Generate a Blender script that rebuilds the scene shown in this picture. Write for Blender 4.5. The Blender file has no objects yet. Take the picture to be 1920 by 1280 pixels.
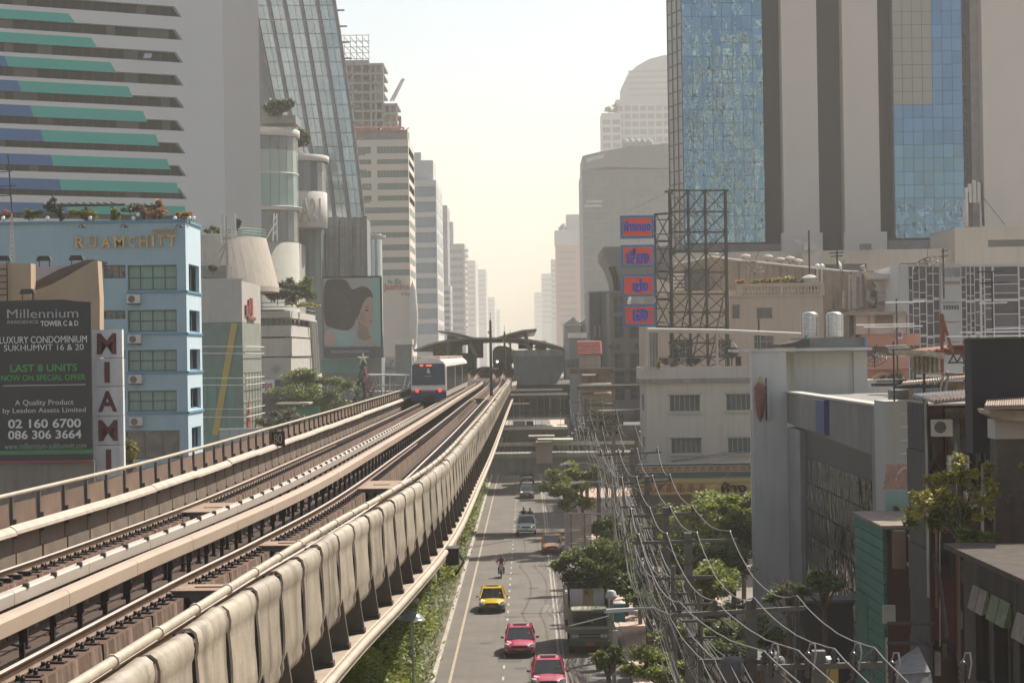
import bpy, bmesh, math, random
from mathutils import Vector, Matrix, Euler
R = math.radians
random.seed(7)
sc = bpy.context.scene
COL = sc.collection
# ---------------------------------------------------------------- camera
CAMZ = 16.5
PITCH, YAW, ROLL = R(0.3213), R(0.3961), 0.0155
FP = 4000.0                                   # focal length in pixels of the 1920 px wide photograph
cd = bpy.data.cameras.new('camera'); cam = bpy.data.objects.new('camera', cd); COL.objects.link(cam)
cd.sensor_width = 36; cd.lens = FP / 1920 * 36; cd.clip_start = 0.5; cd.clip_end = 9000
cam.matrix_world = Matrix.Translation((0, 0, CAMZ)) @ Matrix.Rotation(YAW, 4, 'Z') @ Matrix.Rotation(R(90) + PITCH, 4, 'X') @ Matrix.Rotation(-ROLL, 4, 'Z')
sc.camera = cam
CM = cam.matrix_world.to_3x3()
def ray(px, py): return CM @ Vector((px - 960, 640 - py, -FP))
def at(px, py, Y):
 d = ray(px, py); t = Y / d.y
 return Vector((d.x * t, Y, CAMZ + d.z * t))
def atz(px, py, z):
 d = ray(px, py); t = (z - CAMZ) / d.z
 return Vector((d.x * t, d.y * t, z))
def atx(px, py, X):
 d = ray(px, py); t = X / d.x
 return Vector((X, d.y * t, CAMZ + d.z * t))
# ---------------------------------------------------------------- light
SUN_AZ, SUN_EL = R(40), R(50)
w = bpy.data.worlds.new('World'); sc.world = w; w.use_nodes = True
nt = w.node_tree; bg = nt.nodes['Background']
sk = nt.nodes.new('ShaderNodeTexSky'); sk.sky_type = 'NISHITA'; sk.sun_disc = False
sk.sun_elevation = SUN_EL; sk.sun_rotation = SUN_AZ; sk.air_density = 1.0; sk.dust_density = 2.2; sk.ozone_density = 0.6
tint = nt.nodes.new('ShaderNodeMix'); tint.data_type = 'RGBA'; tint.blend_type = 'MULTIPLY'; tint.inputs[0].default_value = 1.0
nt.links.new(sk.outputs[0], tint.inputs[6]); tint.inputs[7].default_value = (1.0, 0.965, 0.90, 1)
nt.links.new(tint.outputs[2], bg.inputs['Color']); bg.inputs['Strength'].default_value = 0.12
sd = bpy.data.lights.new('sun', 'SUN'); sd.energy = 5.0; sd.angle = R(0.6); sd.color = (1.0, 0.93, 0.82)
sun = bpy.data.objects.new('sun', sd); COL.objects.link(sun); sun.location = (0, 0, 150)
sdir = Vector((math.sin(SUN_AZ) * math.cos(SUN_EL), math.cos(SUN_AZ) * math.cos(SUN_EL), math.sin(SUN_EL)))
sun.rotation_euler = sdir.to_track_quat('Z', 'Y').to_euler()
sc.view_settings.view_transform = 'Standard'; sc.view_settings.look = 'None'
sc.view_settings.gamma = 1; sc.view_settings.use_curve_mapping = False; sc.view_settings.exposure = 0.54
sc.render.engine = 'CYCLES'
cy = sc.cycles; cy.use_denoising = True; cy.max_bounces = 6; cy.diffuse_bounces = 3; cy.glossy_bounces = 3
cy.transparent_max_bounces = 8; cy.volume_bounces = 1; cy.transmission_bounces = 3; cy.caustics_reflective = False; cy.caustics_refractive = False
# ---------------------------------------------------------------- materials
MC = {}
def mat(name, col, rough=0.8, metal=0.0, var=0.18, scale=0.6, stain=None, bump=0.0, bscale=8.0, spec=0.5, streak=0.0, emit=None, attr=None):
 """noise-mottled principled material; streak = vertical rain streaks of the stain colour"""
 if name in MC: return MC[name]
 m = bpy.data.materials.new(name); m.use_nodes = True; MC[name] = m
 t = m.node_tree; N = t.nodes; L = t.links; b = N['Principled BSDF']
 b.inputs['Roughness'].default_value = rough; b.inputs['Metallic'].default_value = metal
 b.inputs['Specular IOR Level'].default_value = spec
 if emit: b.inputs['Emission Color'].default_value = (*col, 1); b.inputs['Emission Strength'].default_value = emit
 tc = N.new('ShaderNodeTexCoord')
 n1 = N.new('ShaderNodeTexNoise'); n1.inputs['Scale'].default_value = scale; n1.inputs['Detail'].default_value = 7
 n1.inputs['Roughness'].default_value = 0.65
 L.new(tc.outputs['Object'], n1.inputs['Vector'])
 r1 = N.new('ShaderNodeValToRGB'); e = r1.color_ramp.elements
 dk = tuple(c * (1 - var) for c in col); lt = tuple(min(1, c * (1 + var)) for c in col)
 e[0].position = 0.3; e[0].color = (*dk, 1); e[1].position = 0.7; e[1].color = (*lt, 1)
 L.new(n1.outputs['Fac'], r1.inputs['Fac']); out = r1.outputs['Color']
 oi = N.new('ShaderNodeObjectInfo')
 hv = N.new('ShaderNodeHueSaturation'); mm = N.new('ShaderNodeMapRange'); mm.inputs['To Min'].default_value = 1 - var * .6; mm.inputs['To Max'].default_value = 1 + var * .6
 L.new(oi.outputs['Random'], mm.inputs['Value']); L.new(mm.outputs[0], hv.inputs['Value']); L.new(out, hv.inputs['Color']); out = hv.outputs[0]
 if stain:
  mp = N.new('ShaderNodeMapping'); L.new(tc.outputs['Object'], mp.inputs['Vector'])
  mp.inputs['Scale'].default_value = (2.2, 2.2, 0.16)
  n2 = N.new('ShaderNodeTexNoise'); n2.inputs['Scale'].default_value = 1.3; n2.inputs['Detail'].default_value = 6
  L.new(mp.outputs[0], n2.inputs['Vector'])
  r2 = N.new('ShaderNodeMapRange'); r2.inputs['From Min'].default_value = 0.50; r2.inputs['From Max'].default_value = 0.72
  r2.inputs['To Max'].default_value = streak
  L.new(n2.outputs['Fac'], r2.inputs['Value'])
  mx = N.new('ShaderNodeMix'); mx.data_type = 'RGBA'; L.new(r2.outputs[0], mx.inputs[0]); L.new(out, mx.inputs[6])
  mx.inputs[7].default_value = (*stain, 1); out = mx.outputs[2]
 L.new(out, b.inputs['Base Color'])
 if bump:
  n3 = N.new('ShaderNodeTexNoise'); n3.inputs['Scale'].default_value = bscale; n3.inputs['Detail'].default_value = 5
  L.new(tc.outputs['Object'], n3.inputs['Vector'])
  bp = N.new('ShaderNodeBump'); bp.inputs['Strength'].default_value = bump; bp.inputs['Distance'].default_value = 0.05
  L.new(n3.outputs['Fac'], bp.inputs['Height']); L.new(bp.outputs[0], b.inputs['Normal'])
 return m
def glass(name, col, rough=0.06, wave=0.0, wscale=0.5, metal=0.0, spec=0.9, stretch=(1, 1, 1)):
 """opaque reflecting window glass; wave bends the reflections as uneven panes do"""
 if name in MC: return MC[name]
 m = bpy.data.materials.new(name); m.use_nodes = True; MC[name] = m
 t = m.node_tree; N = t.nodes; L = t.links; b = N['Principled BSDF']
 b.inputs['Roughness'].default_value = rough; b.inputs['Metallic'].default_value = metal; b.inputs['Specular IOR Level'].default_value = spec
 oi = N.new('ShaderNodeObjectInfo'); hv = N.new('ShaderNodeHueSaturation'); hv.inputs['Color'].default_value = (*col, 1)
 mm = N.new('ShaderNodeMapRange'); mm.inputs['To Min'].default_value = .88; mm.inputs['To Max'].default_value = 1.12
 L.new(oi.outputs['Random'], mm.inputs['Value']); L.new(mm.outputs[0], hv.inputs['Value']); L.new(hv.outputs[0], b.inputs['Base Color'])
 if wave:
  g = N.new('ShaderNodeNewGeometry'); mp = N.new('ShaderNodeMapping'); mp.inputs['Scale'].default_value = stretch
  L.new(g.outputs['Position'], mp.inputs['Vector'])
  n = N.new('ShaderNodeTexNoise'); n.inputs['Scale'].default_value = wscale; n.inputs['Detail'].default_value = 1.5
  L.new(mp.outputs[0], n.inputs['Vector'])
  bp = N.new('ShaderNodeBump'); bp.inputs['Strength'].default_value = 1; bp.inputs['Distance'].default_value = wave
  L.new(n.outputs['Fac'], bp.inputs['Height']); L.new(bp.outputs[0], b.inputs['Normal'])
 return m
def stripes(name, c1, c2, scale, axis='X', rough=.7, w=.5, spec=.5):
 """two-tone bands painted as the light and shade of folds or relief (curtains, corrugation, louvres too small to build)"""
 if name in MC: return MC[name]
 m = bpy.data.materials.new(name); m.use_nodes = True; MC[name] = m
 t = m.node_tree; N = t.nodes; L = t.links; b = N['Principled BSDF']; b.inputs['Roughness'].default_value = rough; b.inputs['Specular IOR Level'].default_value = spec
 tc = N.new('ShaderNodeTexCoord'); wv = N.new('ShaderNodeTexWave'); wv.bands_direction = axis; wv.inputs['Scale'].default_value = scale
 wv.inputs['Distortion'].default_value = 1.2; wv.inputs['Detail'].default_value = 2
 L.new(tc.outputs['Object'], wv.inputs['Vector']); r = N.new('ShaderNodeValToRGB'); e = r.color_ramp.elements
 e[0].color = (*c1, 1); e[1].color = (*c2, 1); e[1].position = w; L.new(wv.outputs['Fac'], r.inputs['Fac']); L.new(r.outputs[0], b.inputs['Base Color'])
 return m
def leafmat(name, c1, c2, trans=0.35):
 if name in MC: return MC[name]
 m = bpy.data.materials.new(name); m.use_nodes = True; MC[name] = m
 t = m.node_tree; N = t.nodes; L = t.links; b = N['Principled BSDF']; b.inputs['Roughness'].default_value = .55
 tc = N.new('ShaderNodeTexCoord'); n = N.new('ShaderNodeTexNoise'); n.inputs['Scale'].default_value = 3.1; n.inputs['Detail'].default_value = 6; n.inputs['Roughness'].default_value = .8
 L.new(tc.outputs['Object'], n.inputs['Vector']); r = N.new('ShaderNodeValToRGB'); e = r.color_ramp.elements
 e[0].position = .35; e[0].color = (*c1, 1); e[1].position = .65; e[1].color = (*c2, 1)
 L.new(n.outputs['Fac'], r.inputs['Fac']); L.new(r.outputs[0], b.inputs['Base Color'])
 tr = N.new('ShaderNodeBsdfTranslucent'); L.new(r.outputs[0], tr.inputs['Color']); mx = N.new('ShaderNodeMixShader'); mx.inputs[0].default_value = trans
 L.new(b.outputs[0], mx.inputs[1]); L.new(tr.outputs[0], mx.inputs[2]); L.new(mx.outputs[0], N['Material Output'].inputs['Surface'])
 return m
# ---------------------------------------------------------------- mesh helpers
class MB:
 def __init__(s): s.v = []; s.f = []; s.mi = []; s.cur = 0
 def face(s, *p):
  n = len(s.v); s.v += [tuple(q) for q in p]; s.f.append(tuple(range(n, n + len(p)))); s.mi.append(s.cur); return s
 def hexa(s, p):                     # 8 corners: bottom ring 0-3, top ring 4-7
  n = len(s.v); s.v += [tuple(q) for q in p]
  for q in ((3, 2, 1, 0), (4, 5, 6, 7), (0, 1, 5, 4), (1, 2, 6, 5), (2, 3, 7, 6), (3, 0, 4, 7)): s.f.append(tuple(n + i for i in q)); s.mi.append(s.cur)
  return s
 def box(s, x0, x1, y0, y1, z0, z1):
  return s.hexa([(x0, y0, z0), (x1, y0, z0), (x1, y1, z0), (x0, y1, z0), (x0, y0, z1), (x1, y0, z1), (x1, y1, z1), (x0, y1, z1)])
 def obox(s, o, U, W, V, u0, u1, w0, w1, v0, v1):    # box in a frame of axes U, W (depth), V (up)
  o = Vector(o); U = Vector(U); W = Vector(W); V = Vector(V)
  return s.hexa([o + U * a + W * b + V * c for c in (v0, v1) for a, b in ((u0, w0), (u1, w0), (u1, w1), (u0, w1))])
 def prism(s, poly, ax, a0, a1):     # poly in the two other axes, extruded along axis ax
  def P(p, a):
   return {'X': (a, p[0], p[1]), 'Y': (p[0], a, p[1]), 'Z': (p[0], p[1], a)}[ax]
  n = len(s.v); k = len(poly)
  s.v += [P(p, a0) for p in poly] + [P(p, a1) for p in poly]
  s.f.append(tuple(range(n + k - 1, n - 1, -1))); s.f.append(tuple(range(n + k, n + 2 * k))); s.mi += [s.cur] * 2
  for i in range(k):
   j = (i + 1) % k; s.f.append((n + i, n + j, n + k + j, n + k + i)); s.mi.append(s.cur)
  return s
 def tube(s, pts, r, k=6, r1=None, cap=True):
  pts = [Vector(p) for p in pts]; n0 = len(s.v); m = len(pts)
  for i, p in enumerate(pts):
   d = (pts[min(i + 1, m - 1)] - pts[max(i - 1, 0)]).normalized()
   a = Vector((0, 0, 1)) if abs(d.z) < .9 else Vector((1, 0, 0))
   u = d.cross(a).normalized(); v = d.cross(u); rr = r if r1 is None else r + (r1 - r) * i / max(1, m - 1)
   for q in range(k):
    t = 2 * math.pi * q / k; s.v.append(tuple(p + u * math.cos(t) * rr + v * math.sin(t) * rr))
  for i in range(m - 1):
   for q in range(k):
    a = n0 + i * k + q; b = n0 + i * k + (q + 1) % k; s.f.append((a, b, b + k, a + k)); s.mi.append(s.cur)
  if cap: s.f.append(tuple(n0 + q for q in range(k))); s.f.append(tuple(n0 + (m - 1) * k + q for q in range(k - 1, -1, -1))); s.mi += [s.cur] * 2
  return s
 def lathe(s, c, prof, k=16, ax='Z'):     # prof: (radius, height)
  n0 = len(s.v); c = Vector(c)
  for r_, h in prof:
   for q in range(k):
    t = 2 * math.pi * q / k; a, b = math.cos(t) * r_, math.sin(t) * r_
    s.v.append(tuple(c + {'Z': Vector((a, b, h)), 'Y': Vector((a, h, b)), 'X': Vector((h, a, b))}[ax]))
  m = len(prof)
  for i in range(m - 1):
   for q in range(k):
    a = n0 + i * k + q; b = n0 + i * k + (q + 1) % k; s.f.append((a, b, b + k, a + k)); s.mi.append(s.cur)
  s.f.append(tuple(n0 + q for q in range(k))); s.f.append(tuple(n0 + (m - 1) * k + q for q in range(k))); s.mi += [s.cur] * 2
  return s
 def mesh(s, name, mats, o=(0, 0, 0), smooth=False):
  me = bpy.data.meshes.new(name); ox, oy, oz = o
  me.from_pydata([(a - ox, b - oy, c - oz) for a, b, c in s.v], [], s.f)
  for m in (mats if isinstance(mats, (list, tuple)) else [mats]): me.materials.append(m)
  me.polygons.foreach_set('material_index', s.mi)
  if smooth: me.polygons.foreach_set('use_smooth', [True] * len(s.f))
  me.validate(); me.update()
  return me
 def build(s, name, mats, parent=None, smooth=False, local=False, **kw):
  o = (0, 0, 0)
  if parent and not local: o = worg(parent)
  ob = bpy.data.objects.new(name, s.mesh(name, mats, o, smooth)); COL.objects.link(ob)
  if parent: ob.parent = parent
  for k, v in kw.items(): ob[k] = v
  return ob
def worg(o):
 v = Vector((0, 0, 0))
 while o: v += o.location; o = o.parent
 return v
def thing(name, label, cat, loc=(0, 0, 0), rz=0, group=None):
 o = bpy.data.objects.new(name, None); COL.objects.link(o); o.location = loc; o.rotation_euler = (0, 0, rz); o.empty_display_size = .3
 o['label'] = label; o['category'] = cat
 if group: o['group'] = group
 return o
def tag(o, label, cat, group=None):
 o['label'] = label; o['category'] = cat
 if group: o['group'] = group
 return o
def inst(name, me, parent, loc, rot=None, scale=None):      # an object sharing mesh data, loc in world space
 o = bpy.data.objects.new(name, me); COL.objects.link(o); o.parent = parent
 o.location = Vector(loc) - (worg(parent) if parent else Vector((0, 0, 0)))
 if rot is not None: o.rotation_euler = rot
 if scale is not None: o.scale = scale
 return o
KIDS = {}
def dup(root, loc, rz=None, label=None, group=None):
 def cp(o, par):
  c = o.copy(); COL.objects.link(c); c.parent = par
  for ch in o.children: cp(ch, c)
  return c
 r = root.copy(); COL.objects.link(r); r.location = loc
 if rz is not None: r.rotation_euler = (0, 0, rz)
 if label: r['label'] = label
 if group: r['group'] = group
 for ch in list(root.children): cp(ch, r)
 return r
def facade(root, P0, U, W, H, holes, wallm, panem, depth=.25, frame=None, fw=.07, mull=(1, 1), name='wall', pname='pane', wname='window', panefn=None):
 """wall with real openings. P0 lower left corner seen from outside; holes (u0,u1,v0,v1); each opening gets a window part (frame) with a pane, or only a pane"""
 P0 = Vector(P0); U = Vector(U).normalized(); V = Vector((0, 0, 1)); Nn = U.cross(V)
 us = sorted({0, W} | {h[0] for h in holes} | {h[1] for h in holes}); vs = sorted({0, H} | {h[2] for h in holes} | {h[3] for h in holes})
 us = [u for u in us if 0 <= u <= W]; vs = [v for v in vs if 0 <= v <= H]
 b = MB(); Q = lambda u, v, d=0: P0 + U * u + V * v - Nn * d
 for j in range(len(vs) - 1):
  i = 0; cv = (vs[j] + vs[j + 1]) / 2
  while i < len(us) - 1:
   solid = lambda k: not any(h[0] < (us[k] + us[k + 1]) / 2 < h[1] and h[2] < cv < h[3] for h in holes)
   if not solid(i): i += 1; continue
   k = i
   while k < len(us) - 1 and solid(k): k += 1
   b.face(Q(us[i], vs[j]), Q(us[k], vs[j]), Q(us[k], vs[j + 1]), Q(us[i], vs[j + 1])); i = k
 for h in holes:
  u0, u1, v0, v1 = h[:4]
  b.face(Q(u0, v0), Q(u1, v0), Q(u1, v0, depth), Q(u0, v0, depth)); b.face(Q(u0, v1, depth), Q(u1, v1, depth), Q(u1, v1), Q(u0, v1))
  b.face(Q(u0, v0), Q(u0, v0, depth), Q(u0, v1, depth), Q(u0, v1)); b.face(Q(u1, v0, depth), Q(u1, v0), Q(u1, v1), Q(u1, v1, depth))
 wl = b.build(name, wallm, root)
 cache = {}; ang = math.atan2(U.y, U.x)
 for h in holes:
  u0, u1, v0, v1 = h[:4]; w_, h_ = u1 - u0, v1 - v0
  mu = h[4] if len(h) > 4 else mull
  key = (round(w_, 2), round(h_, 2), mu)
  if key not in cache:
   fm = None
   if frame:
    f = MB(); f.box(0, w_, -.0, .08, 0, fw); f.box(0, w_, 0, .08, h_ - fw, h_); f.box(0, fw, 0, .078, fw, h_ - fw); f.box(w_ - fw, w_, 0, .078, fw, h_ - fw)
    for i in range(1, mu[0]): x = w_ * i / mu[0]; f.box(x - fw / 2, x + fw / 2, 0.002, .076, fw, h_ - fw)
    for i in range(1, mu[1]): z = h_ * i / mu[1]; f.box(fw, w_ - fw, 0.004, .074, z - fw / 2, z + fw / 2)
    fm = f.mesh('window_frame', frame)
   pm = MB().box(0, w_, 0, .03, 0, h_).mesh('pane', panem)
   cache[key] = (fm, pm)
  fm, pm = cache[key]
  pos = Q(u0, v0, depth)
  if fm:
   wo = inst(wname, fm, root, Q(u0, v0, depth), (0, 0, ang))
   po = bpy.data.objects.new(pname, pm); COL.objects.link(po); po.parent = wo; po.location = (0, .05, 0)
  else: po = inst(pname, pm, root, pos, (0, 0, ang))
  if panefn:
   mm_ = panefn(h)
   if mm_: po.material_slots[0].link = 'OBJECT'; po.material_slots[0].material = mm_
 return wl
def grid(W, H, nx, ny, mx, my, gx, gy, z0=None):     # nx by ny openings with margins and gaps
 cw = (W - 2 * mx - gx * (nx - 1)) / nx; ch = (H - 2 * my - gy * (ny - 1)) / ny; o = []
 for j in range(ny):
  for i in range(nx):
   u = mx + i * (cw + gx); v = my + j * (ch + gy); o.append((u, u + cw, v, v + ch))
 return o
def text(s, size, loc, rot, m, parent, name='lettering', extrude=.03, bold=0.0, sx=1.0, align='CENTER', mark=None):
 cu = bpy.data.curves.new('t', 'FONT'); cu.body = s; cu.size = size; cu.extrude = extrude; cu.offset = bold; cu.align_x = align; cu.align_y = 'CENTER'; cu.resolution_u = 3
 to = bpy.data.objects.new('t', cu); COL.objects.link(to); dg = bpy.context.evaluated_depsgraph_get(); dg.update()
 me = bpy.data.meshes.new_from_object(to.evaluated_get(dg)); bpy.data.objects.remove(to); me.materials.clear(); me.materials.append(m)
 o = bpy.data.objects.new(name, me); COL.objects.link(o); o.parent = parent; o.location = Vector(loc) - (worg(parent) if parent else Vector()); o.rotation_euler = rot; o.scale = (sx, 1, 1)
 return o
def fit_text(s, box_w, box_h, loc, rot, m, parent, **kw):    # lettering scaled to a width and cap height
 o = text(s, 1, loc, rot, m, parent, **kw); d = o.dimensions if o.dimensions.x else Vector((1, 1, 1))
 xs = [v.co.x for v in o.data.vertices]; ys = [v.co.y for v in o.data.vertices]
 if xs:
  dx, dy = max(xs) - min(xs), max(ys) - min(ys); cx, cy_ = (max(xs) + min(xs)) / 2, (max(ys) + min(ys)) / 2
  fx, fy = box_w / dx, box_h / dy
  for v in o.data.vertices: v.co.x = (v.co.x - cx) * fx; v.co.y = (v.co.y - cy_) * fy
  o.scale = (1, 1, 1)
 return o
def lin(a, b, t): return a + (b - a) * t
def interp(tab, y):
 if y <= tab[0][0]: return tab[0][1]
 if y >= tab[-1][0]: return tab[-1][1]
 for i in range(len(tab) - 1):
  if tab[i][0] <= y <= tab[i + 1][0]:
   x0, y0 = tab[i]; x1, y1 = tab[i + 1]; t = (y - x0) / (x1 - x0)
   m0 = (tab[i + 1][1] - tab[i - 1][1]) / (tab[i + 1][0] - tab[i - 1][0]) if i else (y1 - y0) / (x1 - x0)
   m1 = (tab[i + 2][1] - y0) / (tab[i + 2][0] - x0) if i < len(tab) - 2 else (y1 - y0) / (x1 - x0)
   h = x1 - x0
   return (2 * t**3 - 3 * t**2 + 1) * y0 + (t**3 - 2 * t**2 + t) * h * m0 + (-2 * t**3 + 3 * t**2) * y1 + (t**3 - t**2) * h * m1
def box_building(name, label, cat, x0, x1, y0, y1, z0, z1, wallm, roofm=None, group=None, inset=.3, parapet=.6):
 """empty + core behind the facades + roof with parapet"""
 r = thing(name, label, cat, ((x0 + x1) / 2, (y0 + y1) / 2, z0), group=group)
 i = inset + .06
 MB().box(x0 + i, x1 - i, y0 + i, y1 - i, z0, z1 - .3).build('core', wallm, r)
 b = MB(); b.box(x0 + .01, x1 - .01, y0 + .01, y1 - .01, z1 - .3, z1 - .02)
 b.build('roof', roofm or wallm, r)
 if parapet:
  p = MB(); t = .2; h = parapet
  p.box(x0 - .03, x1 + .03, y0 - .03, y0 + t, z1, z1 + h).box(x0 - .03, x1 + .03, y1 - t, y1 + .03, z1, z1 + h).box(x0 - .03, x0 + t, y0 + t, y1 - t, z1, z1 + h).box(x1 - t, x1 + .03, y0 + t, y1 - t, z1, z1 + h)
  p.build('parapet', wallm, r)
 return r
def plain(root, P0, U, W, H, m, name='wall'):
 return facade(root, P0, U, W, H, [], m, m, name=name)
FX, FY, FNY, FNX = (1, 0, 0), (0, 1, 0), (0, -1, 0), (-1, 0, 0)
HAZE = 0.0003
# ================================================================ ground, road, pavement, haze
steelm0 = mat('cover_iron', (.06, .055, .05), .6)
asph = mat('asphalt', (.145, .128, .11), .85, var=.2, scale=.35, stain=(.10, .09, .078), streak=.5, bump=.25, bscale=30)
MC['asphalt'].node_tree.nodes['Mapping'].inputs['Scale'].default_value = (1.6, .05, 1)
conc = mat('concrete', (.36, .33, .28), .9, var=.16, scale=.8, stain=(.16, .13, .10), streak=.5, bump=.2)
ground_m = mat('ground_soil', (.20, .18, .15), .95, var=.25, scale=.05)
def struct(ob): ob['kind'] = 'structure'; return ob
def sheet(name, x0, x1, y0, y1, z, m, n=1):
 b = MB(); b.face((x0, y0, z), (x1, y0, z), (x1, y1, z), (x0, y1, z)); return struct(b.build(name, m))
sheet('ground', -1500, 1500, -900, 4200, -.02, ground_m)
sheet('road', -4.9, 5.0, -80, 1500, 0.0, asph)
sheet('road', -25, -14.2, -80, 1500, 0.0, asph)
white = mat('road_paint', (.46, .43, .38), .8, var=.2, scale=3); yellowp = mat('yellow_road_paint', (.34, .28, .20), .8, var=.25, scale=3)
b = MB()
y = 60
while y < 520: b.box(-1.52, -1.41, y, y + 1.15, .003, .006); y += 4.0
struct(b.build('lane_dashes', white))
struct(MB().box(1.42, 1.55, 20, 700, .003, .0061).box(1.68, 1.76, 20, 700, .003, .0061).build('lane_line', mat('worn_paint', (.29, .265, .225), .8, var=.3, scale=2)))
struct(MB().box(-4.22, -4.08, 20, 700, .003, .0062).build('edge_line', yellowp))
rnd = random.Random(3)
for i in range(14):
 x_, y_, w_, l_ = rnd.uniform(-3.6, 3.2), 95 + i * 9 + rnd.uniform(0, 5), rnd.uniform(.5, 1.3), rnd.uniform(1, 6); struct(MB().box(x_, x_ + w_, y_, y_ + l_, .001, .0024).build('road_patch', mat('patch%d' % (i % 3), ((.125, .112, .098), (.19, .17, .146), (.10, .09, .08))[i % 3], .9, var=.25, scale=1)))
for i, (x_, y_) in enumerate(((-2.6, 122), (.2, 150), (3.1, 133), (-.6, 112))): struct(MB().lathe((x_, y_, .0045), [(.36, 0), (.36, .003)], 16).build('manhole_cover', steelm0))
kerbm = mat('kerb_concrete', (.40, .37, .31), .9, var=.25, scale=1.2)
kb = MB().box(0, .22, 0, 1.0 - .015, 0, .15).mesh('kerb_stone', kerbm)
med = struct(MB().box(-14.2, -5.12, -80, 900, -.01, .12).build('median', mat('median_soil', (.13, .11, .08), .95, var=.4, scale=.5)))
for i in range(110): inst('kerb_stone', kb, med, (-5.12, 85 + i, 0))
struct(MB().box(-5.12, -4.9, -80, 85, 0, .15).box(-5.12, -4.9, 195, 900, 0, .15).build('kerb', kerbm, med))
pave = struct(MB().box(5.24, 12.4, -40, 900, -.01, .14).build('pavement', mat('paving', (.42, .31, .25), .9, var=.2, scale=1.5, bump=.2)))
slab = MB().box(0, .985, 0, .985, .14, .175).mesh('paving_slab', mat('paving_slab', (.46, .34, .27), .88, var=.28, scale=1.3))
for i in range(60):
 for j in range(3): inst('paving_slab', slab, pave, (5.28 + j, 88 + i, 0.003))
for i in range(110): inst('kerb_stone', kb, pave, (5.01, 85 + i, 0))
struct(MB().box(5.01, 5.23, -40, 85, 0, .15).box(5.01, 5.23, 195, 900, 0, .15).build('kerb', kerbm, pave))
# haze
hz = MB().box(-1450, 1450, -850, 4150, -1.0, 250).build('haze', [])
hz['kind'] = 'stuff'; hm = bpy.data.materials.new('haze'); hm.use_nodes = True; t = hm.node_tree
t.nodes.remove(t.nodes['Principled BSDF']); pv = t.nodes.new('ShaderNodeVolumePrincipled')
pv.inputs['Color'].default_value = (.86, .83, .775, 1); pv.inputs['Density'].default_value = HAZE; pv.inputs['Anisotropy'].default_value = .2
t.links.new(pv.outputs[0], t.nodes['Material Output'].inputs['Volume']); hz.data.materials.append(hm)
# ================================================================ elevated railway
CT = [(-60, -11.6), (-20, -10.4), (0, -9.6), (20, -8.8), (31, -8.4), (41, -8.0), (48, -7.62), (59, -7.15), (69, -6.95), (86, -6.85), (118, -6.72), (200, -6.65), (300, -6.5), (420, -6.4), (900, -6.4)]
ZT = [(-60, 12.3), (200, 12.3), (270, 12.32), (300, 12.55), (345, 13.75), (370, 13.9), (900, 13.9)]
def cx(y): return interp(CT, y)
def cz(y): return interp(ZT, y)
def hd(y): d = .5; return Vector((cx(y + d) - cx(y - d), 2 * d, 0)).normalized()
def rp(y, o, dz=0):                       # point on the railway: distance along, offset right of centre, height over rail top
 h = hd(y); return Vector((cx(y), y, cz(y))) + Vector((h.y, -h.x, 0)) * o + Vector((0, 0, dz))
def hang(y): h = hd(y); return math.atan2(-h.x, h.y)
def ylist(y0, y1):
 L = []; y = y0
 while y < y1 - 1e-6: L.append(y); y += 1.5 if y < 90 else (4 if y < 240 else 8)
 return L + [y1]
def sweep(name, prof, y0, y1, m, par, smooth=False, closed=True, **kw):
 b = MB(); ys = ylist(y0, y1); k = len(prof)
 for y in ys:
  for o, dz in prof: b.v.append(tuple(rp(y, o, dz)))
 for i in range(len(ys) - 1):
  for q in range(k if closed else k - 1):
   a = i * k + q; c = i * k + (q + 1) % k; b.f.append((a, c, c + k, a + k)); b.mi.append(0)
 if closed: b.f.append(tuple(range(k))); b.f.append(tuple(range((len(ys) - 1) * k + k - 1, (len(ys) - 1) * k - 1, -1))); b.mi += [0, 0]
 return b.build(name, m, par, smooth, **kw)
rail_ = thing('elevated_railway', 'curving concrete double track railway viaduct running above the left side of the road', 'viaduct', (cx(60), 60, 0))
deckm = mat('rusty_deck', (.072, .038, .022), .95, var=.35, scale=1.1, stain=(.06, .045, .038), streak=.6, bump=.3)
plinm = mat('stained_plinth', (.10, .047, .025), .92, var=.32, scale=1.7, stain=(.17, .105, .065), streak=.55, bump=.3)
plinm2 = mat('plinth_streaks', (.12, .07, .045), .92, var=.3, scale=2.5, stain=(.38, .29, .21), streak=.9, bump=.25)
steelm = mat('rail_steel', (.20, .13, .09), .45, .6, var=.25, scale=2)
headm = mat('rail_head', (.72, .62, .52), .42, .7, var=.1, scale=1)
blk = mat('black_iron', (.035, .03, .028), .6, .2, var=.3, scale=3)
creamm = mat('cream_cover', (.40, .305, .225), .6, var=.07, scale=.7, stain=(.36, .28, .21), streak=.22)
creamw = mat('pale_cover', (.42, .36, .30), .55, var=.06, scale=.7, stain=(.42, .38, .34), streak=.2)
Y0, Y1 = -20, 480
sweep('deck', [(-4.75, -.62), (4.02, -.62), (4.02, -1.4), (3.4, -1.65), (1.9, -3.2), (-1.9, -3.2), (-3.4, -1.65), (-4.75, -1.4)], Y0, Y1, deckm, rail_)
sweep('ledge', [(4.1, -1.36), (4.62, -1.30), (4.76, -1.36), (4.78, -1.5), (4.66, -1.62), (4.1, -1.62)], Y0, Y1, mat('ledge_cream', (.40, .32, .24), .7, var=.15, scale=1.5, stain=(.25, .2, .15), streak=.4), rail_)
sweep('ledge_pipe', [(4.76 + .085 * math.cos(a), -1.33 + .085 * math.sin(a)) for a in [i * math.pi / 4 for i in range(8)]], Y0, Y1, mat('ledge_pipe', (.40, .33, .25), .6, var=.2, scale=1), rail_, True)
RO = (-2.72, -1.28, 1.28, 2.72)
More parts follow.
